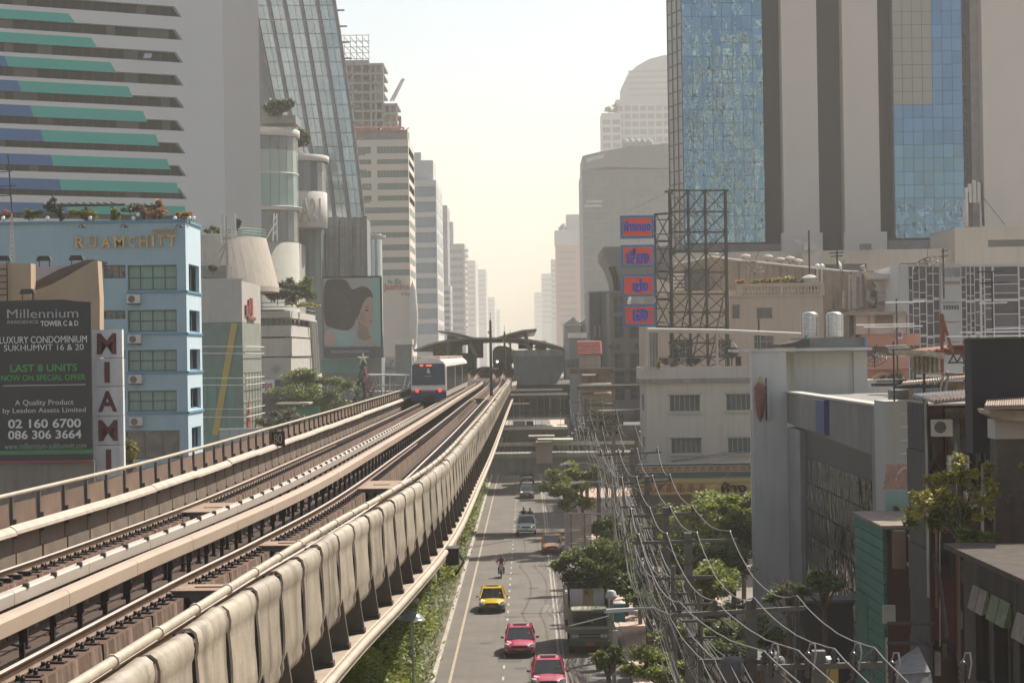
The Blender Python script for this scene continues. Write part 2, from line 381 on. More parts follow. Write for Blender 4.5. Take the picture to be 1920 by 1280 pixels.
for o in RO:
 sweep('rail', [(o - .075, -.185), (o + .075, -.185), (o + .07, -.165), (o + .014, -.14), (o + .012, -.05), (o + .037, -.04), (o + .037, -.012), (o - .037, -.012), (o - .037, -.04), (o - .012, -.05), (o - .014, -.14), (o - .07, -.165)], Y0, Y1, steelm, rail_)
 sweep('rail_head', [(o - .034, -.012), (o + .034, -.012), (o + .026, 0), (o - .026, 0)], Y0, Y1, headm, rail_)
 sweep('plinth', [(o - .36, -.62), (o + .36, -.62), (o + .36, -.24), (o - .36, -.24)], 152, Y1, plinm, rail_)
pb = MB().hexa([(x * .41, y_, z) for z in (-.62,) for x, y_ in ((-1, 0), (1, 0), (1, 3.52), (-1, 3.52))] + [(x * .38, y_, -.215) for x, y_ in ((-1, .03), (1, .03), (1, 3.49), (-1, 3.49))]).mesh('plinth_block', [plinm, plinm2]); pb.polygons[3].material_index = 1; pb.polygons[5].material_index = 1
for o in RO:
 y = 8
 while y < 150:
  p = rp(y, o); q = rp(y + 3.6, o); inst('plinth_block', pb, rail_, p, (0, 0, math.atan2(-(q.x - p.x), q.y - p.y))); y += 3.6
# fasteners: plate, spring and bolts each side of the rail
fb = MB().box(-.3, .3, -.06, .06, -.216, -.2)
for s in (-1, 1):
 fb.box(s * .19 - .12, s * .19 + .12, -.09, .09, -.215, -.185); fb.tube([(s * .13, -.05, -.17), (s * .15, -.05, -.10), (s * .15, .05, -.10), (s * .14, .05, -.17)], .02, 5); fb.lathe((s * .22, 0, -.185), [(.034, 0), (.034, .06), (.018, .08), (.018, .10)], 6)
fm = fb.mesh('rail_fastener', blk); rest = MB()
for k, o in enumerate(RO):
 y = 18
 while y < 200:
  y += .66
  near = (k == 2 and 27 < y < 105) or (k == 0 and 44 < y < 105)
  if near: inst('rail_fastener', fm, rail_, rp(y, o), (0, 0, hang(y)))
  else:
   p = rp(y, o); h = hd(y); rest.obox(p, (h.y, -h.x, 0), (h.x, h.y, 0), (0, 0, 1), -.3, .3, -.07, .07, -.215, -.12)
rest.build('rail_fasteners', blk, rail_, kind='stuff')
# conductor rails with cover strips, brackets and posts
for (o, m_, pr) in ((-.36, creamw, [(-.13, -.10), (-.13, .07), (-.05, .12), (.10, .12), (.13, .09), (.13, -.10)]), (.52, creamm, [(-.10, -.10), (-.10, .11), (-.04, .14), (.12, .14), (.165, .08), (.165, -.14), (.10, -.14)])):
 y = Y0
 while y < 300:
  y2 = min(300, y + 5.0); sweep('cover_strip', [(o + a, .30 + c_) for a, c_ in pr], y + .012, y2 - .012, m_, rail_); y = y2
 sweep('conductor_rail', [(o - .05, .10), (o + .05, .10), (o + .05, .17), (o - .05, .17)], Y0, 300, steelm, rail_)
sweep('cable', [(-.05 + .03 * math.cos(a), .16 + .03 * math.sin(a)) for a in [i * math.pi / 3 for i in range(6)]], Y0, 300, mat('brown_cable', (.12, .075, .05), .6), rail_)
bm_ = MB().box(.05, .15, -.04, .04, .39, .46).box(.06, .14, -.05, .05, .46, .48).mesh('bracket', mat('bracket', (.10, .09, .065), .6, .2, var=.3, scale=4))
pm_ = MB().box(-.04, .04, -.035, .035, -.62, .22).box(-.07, .07, -.08, .08, -.62, -.58).mesh('post', blk)
hk = MB().tube([(.04, 0, .16), (.10, 0, .10), (.12, 0, -.08), (.04, 0, -.16), (-.10, 0, -.14)], .02, 5).mesh('insulator_hook', blk)
y = 16
while y < 290:
 inst('bracket', bm_, rail_, rp(y, -.36), (0, 0, hang(y))); inst('post', pm_, rail_, rp(y, -.28), (0, 0, hang(y)))
 inst('post', pm_, rail_, rp(y + .6, .50), (0, 0, hang(y)));
 if y < 75: inst('insulator_hook', hk, rail_, rp(y + .5, .46), (0, 0, hang(y)))
 y += 1.8
# right barrier: overlapping panels hung over a pipe rail, raking posts on the ledge
PO = 4.40; PZ = 1.02
panm = mat('barrier_panel', (.32, .27, .205), .5, var=.25, scale=2.2, stain=(.11, .08, .055), streak=.8, bump=.15, bscale=14)
def barrier(y0, y1, sg, far):
 step = 2.3; y = y0; i = 0
 while y < y1:
  L = step - .30; n = 4; b = MB(); tw = random.uniform(.05, .10); bz = random.uniform(-.04, .04)
  prof = [(-.12, -.20), (-.05, -.13), (.03, -.12), (.085, -.17), (.11, -.30), (.10, -.42), (.082, -.48), (.085, -.60), (.10, -.95), (.115, -1.30), (.115, -1.52), (.075, -1.66), (.085, -1.80), (.05, -1.93), (-.02, -1.98)]
  for j in range(n + 1):
   t = j / n
   for a, c_ in prof:
    a2 = a + .012 * math.sin(t * math.pi) + (t - .5) * (.022 * math.sin(c_ * 4.2 + tw * 30) - .01)
    b.v.append(tuple(rp(y + L * t, sg * (PO - .06 + a2), PZ - .06 + c_ * .89 + bz * t)))
  k = len(prof)
  for j in range(n):
   for q in range(k - 1):
    a = j * k + q; b.f.append((a, a + 1, a + k + 1, a + k)); b.mi.append(0)
  ob = b.build('barrier_panel', panm, rail_, True); sol = ob.modifiers.new('s', 'SOLIDIFY'); sol.thickness = .035; sol.offset = 1 if sg > 0 else -1; ob.modifiers.new('e', 'EDGE_SPLIT').split_angle = R(50)
  y += step; i += 1
barrier(8, 100, 1, 0); barrier(100, 262, 1, 0)
postm = mat('barrier_post', (.085, .07, .055), .7, .1, var=.25, scale=2)
pst = MB().hexa([(x, y_, z) for z, xa, xb in ((-1.33, -.28, .27), (.80, -.22, -.02)) for x, y_ in ((xa, -.05), (xb, -.05), (xb, .05), (xa, .05))]).box(.22, .27, -.12, .12, -1.33, -1.2).box(-.4, .27, -.14, .14, -1.34, -1.28).mesh('barrier_post', postm)
y = 8.2
while y < 262: inst('barrier_post', pst, rail_, rp(y, PO - .05), (0, 0, hang(y))); y += 2.3
def pipe(o, z, r, y0, y1, m, nm='pipe_rail'):
 return sweep(nm, [(o + r * math.cos(a), z + r * math.sin(a)) for a in [i * math.pi / 5 for i in range(10)]], y0, y1, m, rail_, True)
pipem = mat('pipe_rail', (.40, .34, .26), .5, .1, var=.2, scale=3)
pipe(PO - .15, PZ - .02, .062, Y0, 262, pipem)
ring = MB().lathe((0, 0, 0), [(.078, -.03), (.085, 0), (.078, .03)], 10, 'Y').mesh('pipe_clamp', pipem)
y = 9
while y < 120: inst('pipe_clamp', ring, rail_, rp(y, PO - .15, PZ - .02), (0, 0, hang(y))); y += 2.3
# left barrier: steel posts, outer panels, cable tray with cream cover, lower concrete wall panels
pipe(-PO, PZ + .10, .055, Y0, 300, pipem)
brn = mat('brown_panel', (.15, .092, .06), .85, var=.25, scale=1.6, stain=(.12, .09, .07), streak=.7)
low = mat('wall_panel', (.17, .13, .095), .9, var=.2, scale=1.4, stain=(.14, .12, .10), streak=.6, bump=.2)
ob_ = MB().hexa([(x, y_, z) for z, s_ in ((.40, .02), (.93, .0)) for x, y_ in ((s_, .14), (.05 + s_, .14), (.05 + s_, 2.1), (s_, 2.1))]).mesh('upper_panel', brn)
lb = MB().box(-.16, 0, .08, 2.26, -.60, .25).box(.0, .06, .10, 2.24, -.60, -.25).mesh('wall_panel', low)
random.seed(77); lp = MB().box(-.05, .02, -.05, .05, -.62, 1.05).box(-.06, .12, -.10, .10, -.62, -.52).box(.02, .10, -.03, .03, .1, .55).mesh('wall_post', postm)
y = 10
while y < 300:
 a = hang(y)
 inst('wall_post', lp, rail_, rp(y, -PO), (0, 0, a)); inst('upper_panel', ob_, rail_, rp(y, -PO - .10), (0, 0, a)); inst('wall_panel', lb, rail_, rp(y, -PO), (0, 0, a)); y += 2.3
y = Y0
while y < 300:
 z_ = random.uniform(-.02, .02)
 sweep('tray_cover', [(-4.38, .34 + z_), (-4.34, .42 + z_), (-4.26, .44 + z_), (-4.18, .40 + z_), (-4.1, .32 + z_), (-4.08, .25 + z_), (-4.12, .22 + z_), (-4.36, .18 + z_)], y + .01, min(300, y + 7.6) - .01, mat('tray_cover', (.38, .32, .25), .6, var=.18, scale=2, stain=(.26, .21, .16), streak=.5), rail_); y += 7.6
pl = MB().box(0, .95, 0, .70, -.62, -.585).mesh('walkway_plank', mat('walkway_plank', (.12, .068, .042), .9, var=.28, scale=2))
y = 36
while y < 150: inst('walkway_plank', pl, rail_, rp(y, -4.28), (0, 0, hang(y))); y += .74
cab = MB(); pts = [rp(y_, -3.22 + random.uniform(-.03, .03), -.53 + random.uniform(-.02, .02)) for y_ in [30 + i * .8 for i in range(200)]]
cab.tube(pts, .05, 6); cab.build('trackside_cable', blk, rail_)
# boxes standing between the rails
grym = mat('box_grey', (.17, .155, .13), .8, var=.2, scale=2); topm = mat('box_top', (.27, .18, .12), .8, var=.15, scale=2)
def trackbox(y, o, L, lab):
 t_ = thing('equipment_box', lab, 'box', rp(y, o, -.62), hang(y), 'equipment boxes between the rails')
 MB().box(-.6, .6, 0, L, 0, .50).build('casing', grym, t_, local=True)
 MB().box(-.64, .64, -.05, L + .05, .50, .53).build('lid', topm, t_, local=True)
 MB().box(-.26, .30, L * .42, L * .42 + .12, .53, .56).build('lid_slot', creamm, t_, local=True)
 for x in (-.36, 0.0, .36): MB().lathe((x, -.004, .30), [(.11, -.012), (.11, .0)], 12, 'Y').build('vent_hole', blk, t_, local=True)
trackbox(39.6, 2.02, 1.0, 'grey box with holes nearest the camera between the right track rails')
trackbox(48.8, 2.02, 1.0, 'second nearest grey box between the right track rails')
trackbox(69, 2.02, 4.2, 'long brown lidded box halfway along the right track')
trackbox(59.6, -2.0, 3.6, 'brown lidded box between the rails of the left track')
trackbox(208, 2.0, 2.0, 'small distant box on the right track beside the tall mast')
# signs on the left wall
sg = thing('distance_sign', 'small dark number plate reading 80 on the left viaduct wall', 'sign', rp(93, -4.1, .62))
MB().box(-.3, .3, -.03, .03, -.3, .35).build('plate', blk, sg, local=True)
fit_text('80', .36, .42, Vector(sg.location) + Vector((0, -.05, .03)), (R(90), 0, 0), mat('plate_text', (.45, .36, .22), .6), sg, extrude=.01)
# masts on the right edge
def mast(px, pyb, pyt, Y, lab):
 a = at(px, pyb, Y); b_ = at(px, pyt, Y); t_ = thing('mast', lab, 'mast', a, group='masts along the viaduct')
 MB().tube([a, (a.x, Y, b_.z)], .16, 8, .11).build('pole', mat('mast_dark', (.05, .05, .045), .6, .3), t_)
 MB().tube([(a.x, Y, b_.z), (a.x, Y, b_.z + .8)], .025, 5).build('rod', blk, t_); MB().box(a.x - .2, a.x + .2, Y - .2, Y + .2, a.z, a.z + .12).build('base_plate', blk, t_)
 MB().lathe((a.x - .18, Y, b_.z - 1.2), [(.09, -.15), (.12, 0), (.05, .12)], 8).build('insulator', creamm, t_)
mast(921.5, 742, 600, 213, 'tallest dark mast standing on the viaduct left of the dark train')
mast(947, 700, 622, 265, 'shorter dark mast on the viaduct in front of the dark train')
mast(957.5, 690, 628, 300, 'thin pale mast right of the dark train by the station')
# piers
pierm = mat('pier', (.33, .31, .27), .9, var=.15, scale=.5, stain=(.2, .18, .15), streak=.4)
for y in (25, 60, 95, 130, 165, 200, 235, 270, 305):
 t_ = thing('viaduct_pier', 'round concrete viaduct pier in the median, %s from the camera' % {25: 'nearest', 60: 'second', 95: 'third', 130: 'fourth', 165: 'fifth', 200: 'sixth', 235: 'seventh', 270: 'eighth', 305: 'farthest'}[y], 'pier', (cx(y), y, .1), group='piers under the viaduct')
 MB().tube([(0, 0, 0), (0, 0, 7.6)], 1.0, 20).build('shaft', pierm, t_, local=True); MB().prism([(-1.0, 7.6), (1.0, 7.6), (2.0, 8.9), (-2.0, 8.9)], 'Y', -1.0, 1.0).build('head', pierm, t_, local=True)
# ================================================================ trains
tw = mat('train_white', (.70, .66, .58), .35, var=.06, scale=.3, stain=(.55, .45, .36), streak=.3); tg = glass('train_glass', (.02, .024, .03), .08, spec=.6); tr_ = mat('train_red', (.55, .03, .05), .4); tb = mat('train_blue', (.012, .03, .085), .45)
def train_car(root, y0, L, o, front, dark):
 H0, H1 = .45, 3.95
 hw = 1.56; b = MB(); n = max(1, int(L / 4)); prof = [(-hw + .12, .5), (-hw, .95), (-hw, 3.0), (-hw + .16, 3.45), (-.95, 3.82), (-.4, 3.95), (.4, 3.95), (.95, 3.82), (hw - .16, 3.45), (hw, 3.0), (hw, .95), (hw - .12, .5)]
 ys = [y0 + L * i / n for i in range(n + 1)]
 for y in ys:
  for a, c_ in prof: b.v.append(tuple(rp(y, o + a, c_)))
 k = len(prof)
 for i in range(n):
  for q in range(k): a = i * k + q; c_ = i * k + (q + 1) % k; b.f.append((a, c_, c_ + k, a + k)); b.mi.append(0)
 b.f.append(tuple(range(k))); b.f.append(tuple(range(n * k + k - 1, n * k - 1, -1))); b.mi += [0, 0]
 b.build('car_body', mat('train_dark', (.05, .052, .05), .5) if dark else tw, root)
 if dark: return
 for s in (-1, 1):
  y = y0 + .7; i = 0
  while y < y0 + L - 1.0:
   d = 1.22; p = rp(y, o + s * (hw + .012)); h = hd(y)
   MB().obox(p, (h.y * s, -h.x * s, 0), (h.x, h.y, 0), (0, 0, 1), -.02, .012, 0, .72, 1.0, 3.15).build('side_window', tg, root); y += d; i += 1
 q = MB(); q.obox(rp(y0 + L / 2, o), (1, 0, 0), (hd(y0).x, hd(y0).y, 0), (0, 0, 1), -1.3, 1.3, -L / 2 + .8, L / 2 - .8, .05, .5); q.build('undercarriage', blk, root)
 MB().obox(rp(y0 + L / 2, o), (1, 0, 0), (hd(y0).x, hd(y0).y, 0), (0, 0, 1), -1.0, 1.0, -L / 2 + .6, L / 2 - .4, 3.7, 3.965).build('roof_wrap', mat('roof_wrap', (.42, .24, .18), .6, var=.25), root)
 q = MB()
 for i in range(4): q.obox(rp(y0 + 2 + i * L / 4, o), (1, 0, 0), (0, 1, 0), (0, 0, 1), -.9, .9, 0, 3.2, 3.93, 4.05)
 q.build('roof_units', tw, root)
tA = rp(187, -2.0); t_ = thing('metro_train', 'white and blue metro train with red tail lights on the left track', 'train', tA)
for i in range(3): train_car(t_, 187.45 + i * 21.6, 21.3, -2.0, i == 0, False)
def T(a, b_, c_): return rp(187 + b_, -2.0 + a, c_)
def tprism(name, pts, m, y0, y1):          # front piece: polygon in (offset, height), between two distances
 b = MB(); n = len(pts); b.v = [tuple(T(a, y0 + (c_ - .5) * .10, c_)) for a, c_ in pts] + [tuple(T(a, y1, c_)) for a, c_ in pts]
 b.f = [tuple(range(n)), tuple(range(2 * n - 1, n - 1, -1))] + [(i, (i + 1) % n, n + (i + 1) % n, n + i) for i in range(n)]; b.mi = [0] * len(b.f); return b.build(name, m, t_)
tprism('front_shell', [(-1.5, .95), (1.5, .95), (1.53, 1.45), (1.5, 3.2), (1.35, 3.55), (.8, 3.84), (-.8, 3.84), (-1.35, 3.55), (-1.5, 3.2), (-1.53, 1.45)], tw, -.1, .5)
tprism('windscreen', [(-1.44, 1.55), (1.44, 1.55), (1.42, 3.3), (1.2, 3.42), (-1.2, 3.42), (-1.42, 3.3)], tg, -.16, .2)
tprism('front_skirt', [(-1.42, .12), (1.42, .12), (1.55, .55), (1.52, .92), (-1.52, .92), (-1.55, .55)], tb, -.14, .5)
tprism('red_band', [(-1.53, .98), (1.53, .98), (1.53, 1.10), (-1.53, 1.10)], tr_, -.17, .3)
tl = mat('tail_light', (1, .03, .03), .3, emit=2.0)
for a in (-1.0, 1.0): MB().lathe(T(a, -.14, 1.04), [(.13, -.04), (.13, .02)], 12, 'Y').build('tail_light', tl, t_)
for a in (-.75, .72): MB().lathe(T(a, -.13, 1.04), [(.09, -.03), (.09, .02)], 10, 'Y').build('headlight', tg, t_)
MB().box(*(T(-.45, -.3, 0).x, T(.45, 0, 0).x, 186.7, 187.0), tA.z + .25, tA.z + .62).build('coupler', blk, t_)
for s_, x_ in (('22', -.6), ('หมอชิต', .05)): fit_text(s_, .3 if x_ < 0 else .45, .13, T(x_, -.0, 3.27) + Vector((0, .02, 0)), (R(90), 0, 0), mat('led_red', (1, .12, .05), .5, emit=3), t_, name='destination_display')
e = MB(); c0 = T(0, .02, 2.62); e.lathe(c0, [(.05, .40), (.10, .22), (.16, .08), (.17, -.05)], 10); e.build('emblem', mat('emblem', (.5, .5, .45), .5), t_)
MB().box(c0.x - .28, c0.x + .28, c0.y - .08, c0.y, c0.z - .34, c0.z - .26).build('emblem_text', MC['emblem'], t_)
MB().box(c0.x - .17, c0.x + .13, c0.y - .03, c0.y + .02, c0.z - 1.0, c0.z - .55).build('windscreen_notice', mat('notice', (.16, .03, .06), .6), t_)
tB = rp(372, 2.0); d_ = thing('metro_train', 'dark approaching train with one headlight waiting at the station', 'train', tB)
for i in range(3): train_car(d_, 372 + i * 21.6, 21.3, 2.0, False, True)
p = rp(371.9, 2.0); MB().box(p.x - 1.3, p.x + 1.3, p.y, p.y + .2, p.z + 1.7, p.z + 3.3).build('windscreen', tg, d_)
MB().lathe(p + Vector((-.78, -.05, 1.22)), [(.16, 0), (.16, .08)], 10, 'Y').build('headlight', mat('lamp_on', (1, .95, .8), .3, emit=8), d_)
MB().box(p.x - 1.5, p.x + 1.5, p.y - .05, p.y + .3, p.z + .1, p.z + .9).build('front_skirt', blk, d_)
# ================================================================ station
stn = thing('metro_station', 'elevated station with butterfly roofs straddling the tracks at the end of the viaduct', 'station', (-6.4, 345, 0))
roofm = mat('station_roof', (.30, .29, .25), .6, var=.1, scale=.3); sconc = mat('station_concrete', (.20, .20, .19), .9, var=.15, scale=.4, stain=(.1, .1, .1), streak=.5)
def vault(name, pts, th, y0, y1, m):      # curved roof sheet: pts (x, z), extruded along the track
 n = len(pts); poly = pts + [(a, c_ - th) for a, c_ in reversed(pts)]; b = MB()
 k = len(poly)
 for y in (y0, y1): b.v += [(a, y, c_) for a, c_ in poly]
 for i in range(n - 1):
  b.f.append((i, i + 1, k - 2 - i, k - 1 - i)); b.f.append((k + i + 1, k + i, 2 * k - 1 - i, 2 * k - 2 - i)); b.mi += [0, 0]
 for i in range(k): b.f.append(((i + 1) % k, i, k + i, k + (i + 1) % k)); b.mi.append(0)
 return b.build(name, m, stn, True)
def A(px, py, Y=338): v = at(px, py, Y); return (v.x, v.z)
arc = [A(776, 655), (A(800, 645)), A(830, 638), A(860, 634), A(890, 632), A(930, 632), A(960, 633), A(990, 635), A(1015, 639), A(1035, 644), A(1056, 651)]
vault('main_roof', arc, .35, 338, 455, roofm)
vault('left_wing_roof', [A(823, 620), A(845, 621), A(868, 626), A(893, 633)], .28, 334, 452, roofm)
vault('right_wing_roof', [A(930, 633), A(955, 625), A(980, 618.5), A(1006, 616)], .3, 334, 452, roofm)
for (a0, a1) in (((838, 668), (842, 628)), ((893, 668), (880, 640)), ((995, 666), (984, 622)), ((985, 640), (1003, 668))):
 for yy in (340, 352, 364, 376):
  p0 = at(*a0, 340); p1 = at(*a1, 340); p0.y = p1.y = yy; MB().tube([p0, p1], .28, 8).build('roof_column', sconc, stn)
for s in ((805, 655, 862, 637), (945, 636, 990, 648), (1000, 652, 1020, 641)):
 p0 = at(s[0], s[1], 340); p1 = at(s[2], s[3], 340); MB().tube([p0, p1], .15, 6).build('roof_brace', sconc, stn)
x0 = at(963, 690, 336).x; x1 = at(1057, 690, 336).x
pf = lambda xa, xb, s: MB().prism([(xa, 16.0), (xb, 16.0), (xb + .5 * s, 14.6), (lin(xa, xb, .85), 11.6), (xa, 11.4)], 'Y', 336, 460)
pf(x0, x1, 1).build('platform', sconc, stn); pf(-10.7, -18.4, -1).build('platform', sconc, stn)
MB().box(x0, x1 + .3, 335.8, 335.95, 16.0, 17.0).build('end_railing', mat('rail_grey', (.24, .24, .22), .6), stn)
for i in range(5): xx = lin(x0, x1, i / 4); MB().box(xx - .08, xx + .08, 335.6, 335.8, 14.9, 17.1).build('railing_post', sconc, stn)
for (xa, xb, za, zb, yy, m_) in ((1.4, 3.2, 16.1, 18.5, 350, mat('kiosk', (.34, .25, .2), .8)), (4.0, 6.0, 16.1, 17.0, 345, blk), (-15.5, -13.2, 16.1, 18.4, 352, MC['kiosk']), (-12.8, -11.2, 16.1, 18.9, 366, MC['box_grey']), (-1.4, 1.0, 17.2, 18.3, 350, blk)):
 MB().box(xa, xb, yy, yy + 5, za, zb).build('platform_kiosk', m_, stn)
for px, py in ((878, 678), (896, 657)): p0 = at(px, py, 342); MB().box(p0.x - 1.6, p0.x + .8, 342, 346, p0.z - 1.2, p0.z + 1.4).build('platform_cabin', blk, stn)
for xx, zt, lab in ((at(756, 640, 300).x, at(756, 636, 300).z, 'left'), (at(1077, 640, 320).x, at(1077, 626, 320).z, 'right')):
 t2 = thing('lift_tower', 'grey concrete lift tower with a bright cap %s of the station roof' % lab, 'tower', (xx, 300, 0))
 MB().box(xx - 1.15, xx + 1.15, 300, 303, 0, zt - .75).build('shaft', mat('lift_shaft', (.24, .24, .22), .9), t2); MB().box(xx - 1.3, xx + 1.3, 299.8, 303.2, zt - .75, zt).build('cap', mat('white_cap', (.75, .7, .6), .6), t2)
# station approach roofs, walkways and stairs under the platform
gm = mat('walkway_green', (.075, .085, .075), .8, var=.2, scale=.6); lgt = mat('walkway_edge', (.55, .52, .44), .6, var=.2, scale=2)
def span(name, pxa, pxb, pyt, pyb, Y, dep, m, par):
 a = at(pxa, pyt, Y); b_ = at(pxb, pyb, Y); return MB().box(a.x, b_.x, Y, Y + dep, b_.z, a.z).build(name, m, par)
wk = thing('covered_walkway', 'covered skywalk with pale roof edges crossing the road beneath the station', 'walkway', at(1000, 800, 262))
span('roof_edge', 958, 1055, 729.5, 731.5, 262, .3, lgt, wk); span('roof', 958, 1055, 731.6, 737, 262.3, 6, gm, wk)
span('roof_edge', 954, 1064, 738, 740, 256, .3, lgt, wk); span('roof', 954, 1064, 740.2, 746, 256.3, 5.5, gm, wk); span('roof_edge', 950, 992, 755.5, 757.5, 250, .3, lgt, wk)
for px in (962, 974, 985, 1003, 1015, 1030, 1050): span('post', px, px + 1.6, 745, 803, 255, .2, gm if px % 2 else lgt, wk)
span('floor', 938, 1064, 801, 804, 254, 8, lgt, wk); span('floor_beam', 936, 1066, 804.2, 818, 254.2, 8, gm, wk); span('railing', 945, 1062, 784, 786, 253.8, .15, lgt, wk); span('railing', 945, 1062, 769, 770.5, 253.8, .15, gm, wk)
span('wall_panel', 962, 985, 789, 801, 258, .2, mat('poster_pale', (.45, .40, .34), .8), wk); span('wall_panel', 987, 1000, 789, 801, 258.1, .2, gm, wk)
fbm = mat('bridge_concrete', (.22, .215, .185), .9, var=.15, scale=.6, stain=(.13, .13, .11), streak=.5)
fb_ = thing('footbridge', 'grey footbridge with barred railings crossing low over the road', 'footbridge', at(1050, 890, 197))
span('deck_beam', 880, 1190, 853, 885, 197, 3.2, fbm, fb_); span('beam_lip', 880, 1190, 851.4, 855, 196.8, 3.6, mat('bridge_lip', (.3, .29, .25), .8), fb_)
span('handrail', 905, 1190, 830.5, 832.5, 196.95, .1, lgt, fb_); span('pillar', 1005, 1036, 830, 868, 196.6, 3.9, mat('pillar_pale', (.40, .35, .29), .9, var=.08, scale=1, stain=(.3, .26, .2), streak=.3), fb_)
span('roof_sheet', 991, 1040, 817, 820, 195, 2, MC['poster_pale'], fb_); span('roof_sheet', 1008, 1075, 824, 826.5, 196, 3, lgt, fb_)
bar = MB().box(-.02, .02, 0, .03, 0, .9).mesh('baluster', gm);
for i in range(112):
 px = 908 + i * 2.5
 if 1003 < px < 1037: continue
 inst('baluster', bar, fb_, at(px, 851, 197))
span('steps_wall', 1072, 1074, 829, 848, 196.4, .1, lgt, fb_)
MB().box(at(1190, 0, 197).x, at(1190, 0, 197).x + 2, 196, 202, 0, 9).build('stair_tower', fbm, fb_); MB().box(-7.6, -6, 197, 200, 0, 5.6).build('stair_tower', fbm, fb_)
st = thing('station_stairs', 'dark stair block rising beside the station on the right pavement', 'stairs', at(1150, 800, 240))
for k in range(9):
 span('step', 1120 - k * 7, 1130 - k * 7 + 60, 770 + k * 6, 778 + k * 6, 240 + k * .1, 3, fbm, st)
span('stair_wall', 1125, 1215, 768, 790, 243.5, 2, fbm, st); span('canopy', 1082, 1210, 723, 729, 246, 3, MC['bracket'], st)
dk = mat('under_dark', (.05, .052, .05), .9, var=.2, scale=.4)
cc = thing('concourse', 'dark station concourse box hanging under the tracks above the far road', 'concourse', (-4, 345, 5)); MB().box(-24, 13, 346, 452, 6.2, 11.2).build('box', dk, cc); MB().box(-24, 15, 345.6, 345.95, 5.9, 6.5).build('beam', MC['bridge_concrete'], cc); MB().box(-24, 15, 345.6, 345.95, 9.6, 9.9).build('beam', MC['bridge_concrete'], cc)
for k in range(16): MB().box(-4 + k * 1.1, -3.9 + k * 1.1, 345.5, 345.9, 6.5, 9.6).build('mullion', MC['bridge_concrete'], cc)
rw = thing('right_bank_shops', 'dim row of shop fronts and stalls beyond the footbridge on the right pavement', 'building', (9, 300, 0)); MB().box(6.4, 16, 262, 330, 0, 7.5).build('wall', mat('dim_shops', (.12, .11, .10), .9, var=.35, scale=.6), rw)
for k in range(5): MB().box(5.4, 6.4, 264 + k * 12, 272 + k * 12, 3.0 + (k % 2) * .5, 3.15 + (k % 2) * .5).build('awning', (lgt, dk, MC['pillar_pale'])[k % 3], rw)
# ================================================================ left side
def pxface(pxl, pxr, pyt, pyb, Y):       # rectangle facing the camera at distance Y: (x0, x1, z0, z1)
 a = at(pxl, (pyt + pyb) / 2, Y); b_ = at(pxr, (pyt + pyb) / 2, Y); m_ = (pxl + pxr) / 2
 return a.x, b_.x, at(m_, pyb, Y).z, at(m_, pyt, Y).z
# ---- big billboard
Y = 110; x0, x1, z0, z1 = pxface(-120, 172, 564, 864, Y)
x0 = -30.2; bb = thing('billboard', 'black condominium billboard with white and green lettering at the left edge', 'billboard', ((x0 + x1) / 2, Y, 0))
bk = mat('board_black', (.022, .024, .027), .6, var=.1, scale=1)
zc = z1 - .1
MB().prism([(x0, z0), (x1, z0), (x1, z1 - .12), (x1 - .6, z1 - .08), (x1 - 1.4, z1 + .03), (x0, z1)], 'Y', Y, Y + .25).build('board', bk, bb)
MB().box(x0, x1 - .02, Y - .02, Y + .02, at(100, 851, Y).z, at(100, 843, Y).z).build('green_stripe', mat('stripe_green', (.05, .20, .075), .6), bb)
MB().box(x0, x1 - .02, Y - .018, Y + .02, at(100, 866, Y).z, at(100, 863, Y).z).build('red_stripe', mat('stripe_red', (.35, .03, .07), .6), bb)
MB().box(x0, x1, Y + .3, Y + .9, 0, z0 - .1).build('support_wall', mat('drab_wall', (.23, .2, .17), .9, stain=(.12, .1, .09), streak=.6), bb)
wt = mat('print_white', (.62, .62, .60), .6); gt = mat('print_green', (.06, .30, .07), .6); gy_ = mat('print_grey', (.38, .38, .38), .6)
def line(s, pxa, pxb, pya, pyb, Y, m, par, **k):
 c0 = at((pxa + pxb) / 2, (pya + pyb) / 2, Y - .03); kw = dict(extrude=.012); kw.update(k)
 fit_text(s, (pxb - pxa) * Y / FP, (pyb - pya) * Y / FP, c0, (R(90), 0, 0), m, par, **kw)
for a in (('Millennium', 13, 147, 579, 596, gy_), ('RESIDENCE', 14, 72, 600.5, 606.5, gy_), ('TOWER C & D', 76, 147, 601, 611, wt, .02), ('LUXURY CONDOMINIUM', -1, 163, 630, 643, wt), ('SUKHUMVIT 16 & 20', 7, 157, 645.5, 657, wt), ('LAST 8 UNITS', 19, 145, 682.5, 696.5, gt, .015), ('NOW ON SPECIAL OFFER', 2, 161, 702, 713, gt, .01),
          ('A Quality Product', 28, 138, 749, 762, wt), ('by Leadon Assets Limited', 5, 161, 764, 776, wt), ('02 160 6700', 15, 152, 785, 802, wt, .02), ('086 306 3664', 15, 153, 806, 822.5, wt, .02), ('www.millennium-sukhumvit.com', 8, 162, 830, 841, mat('print_dim_green', (.2, .36, .2), .6))):
 line(*a[:5], Y, a[5], bb, bold=a[6] if len(a) > 6 else 0)
q = at(83, 722, Y); MB().box(q.x - 2.15, q.x + 2.15, Y - .03, Y + .01, q.z - .012, q.z + .02).build('underline', wt, bb)
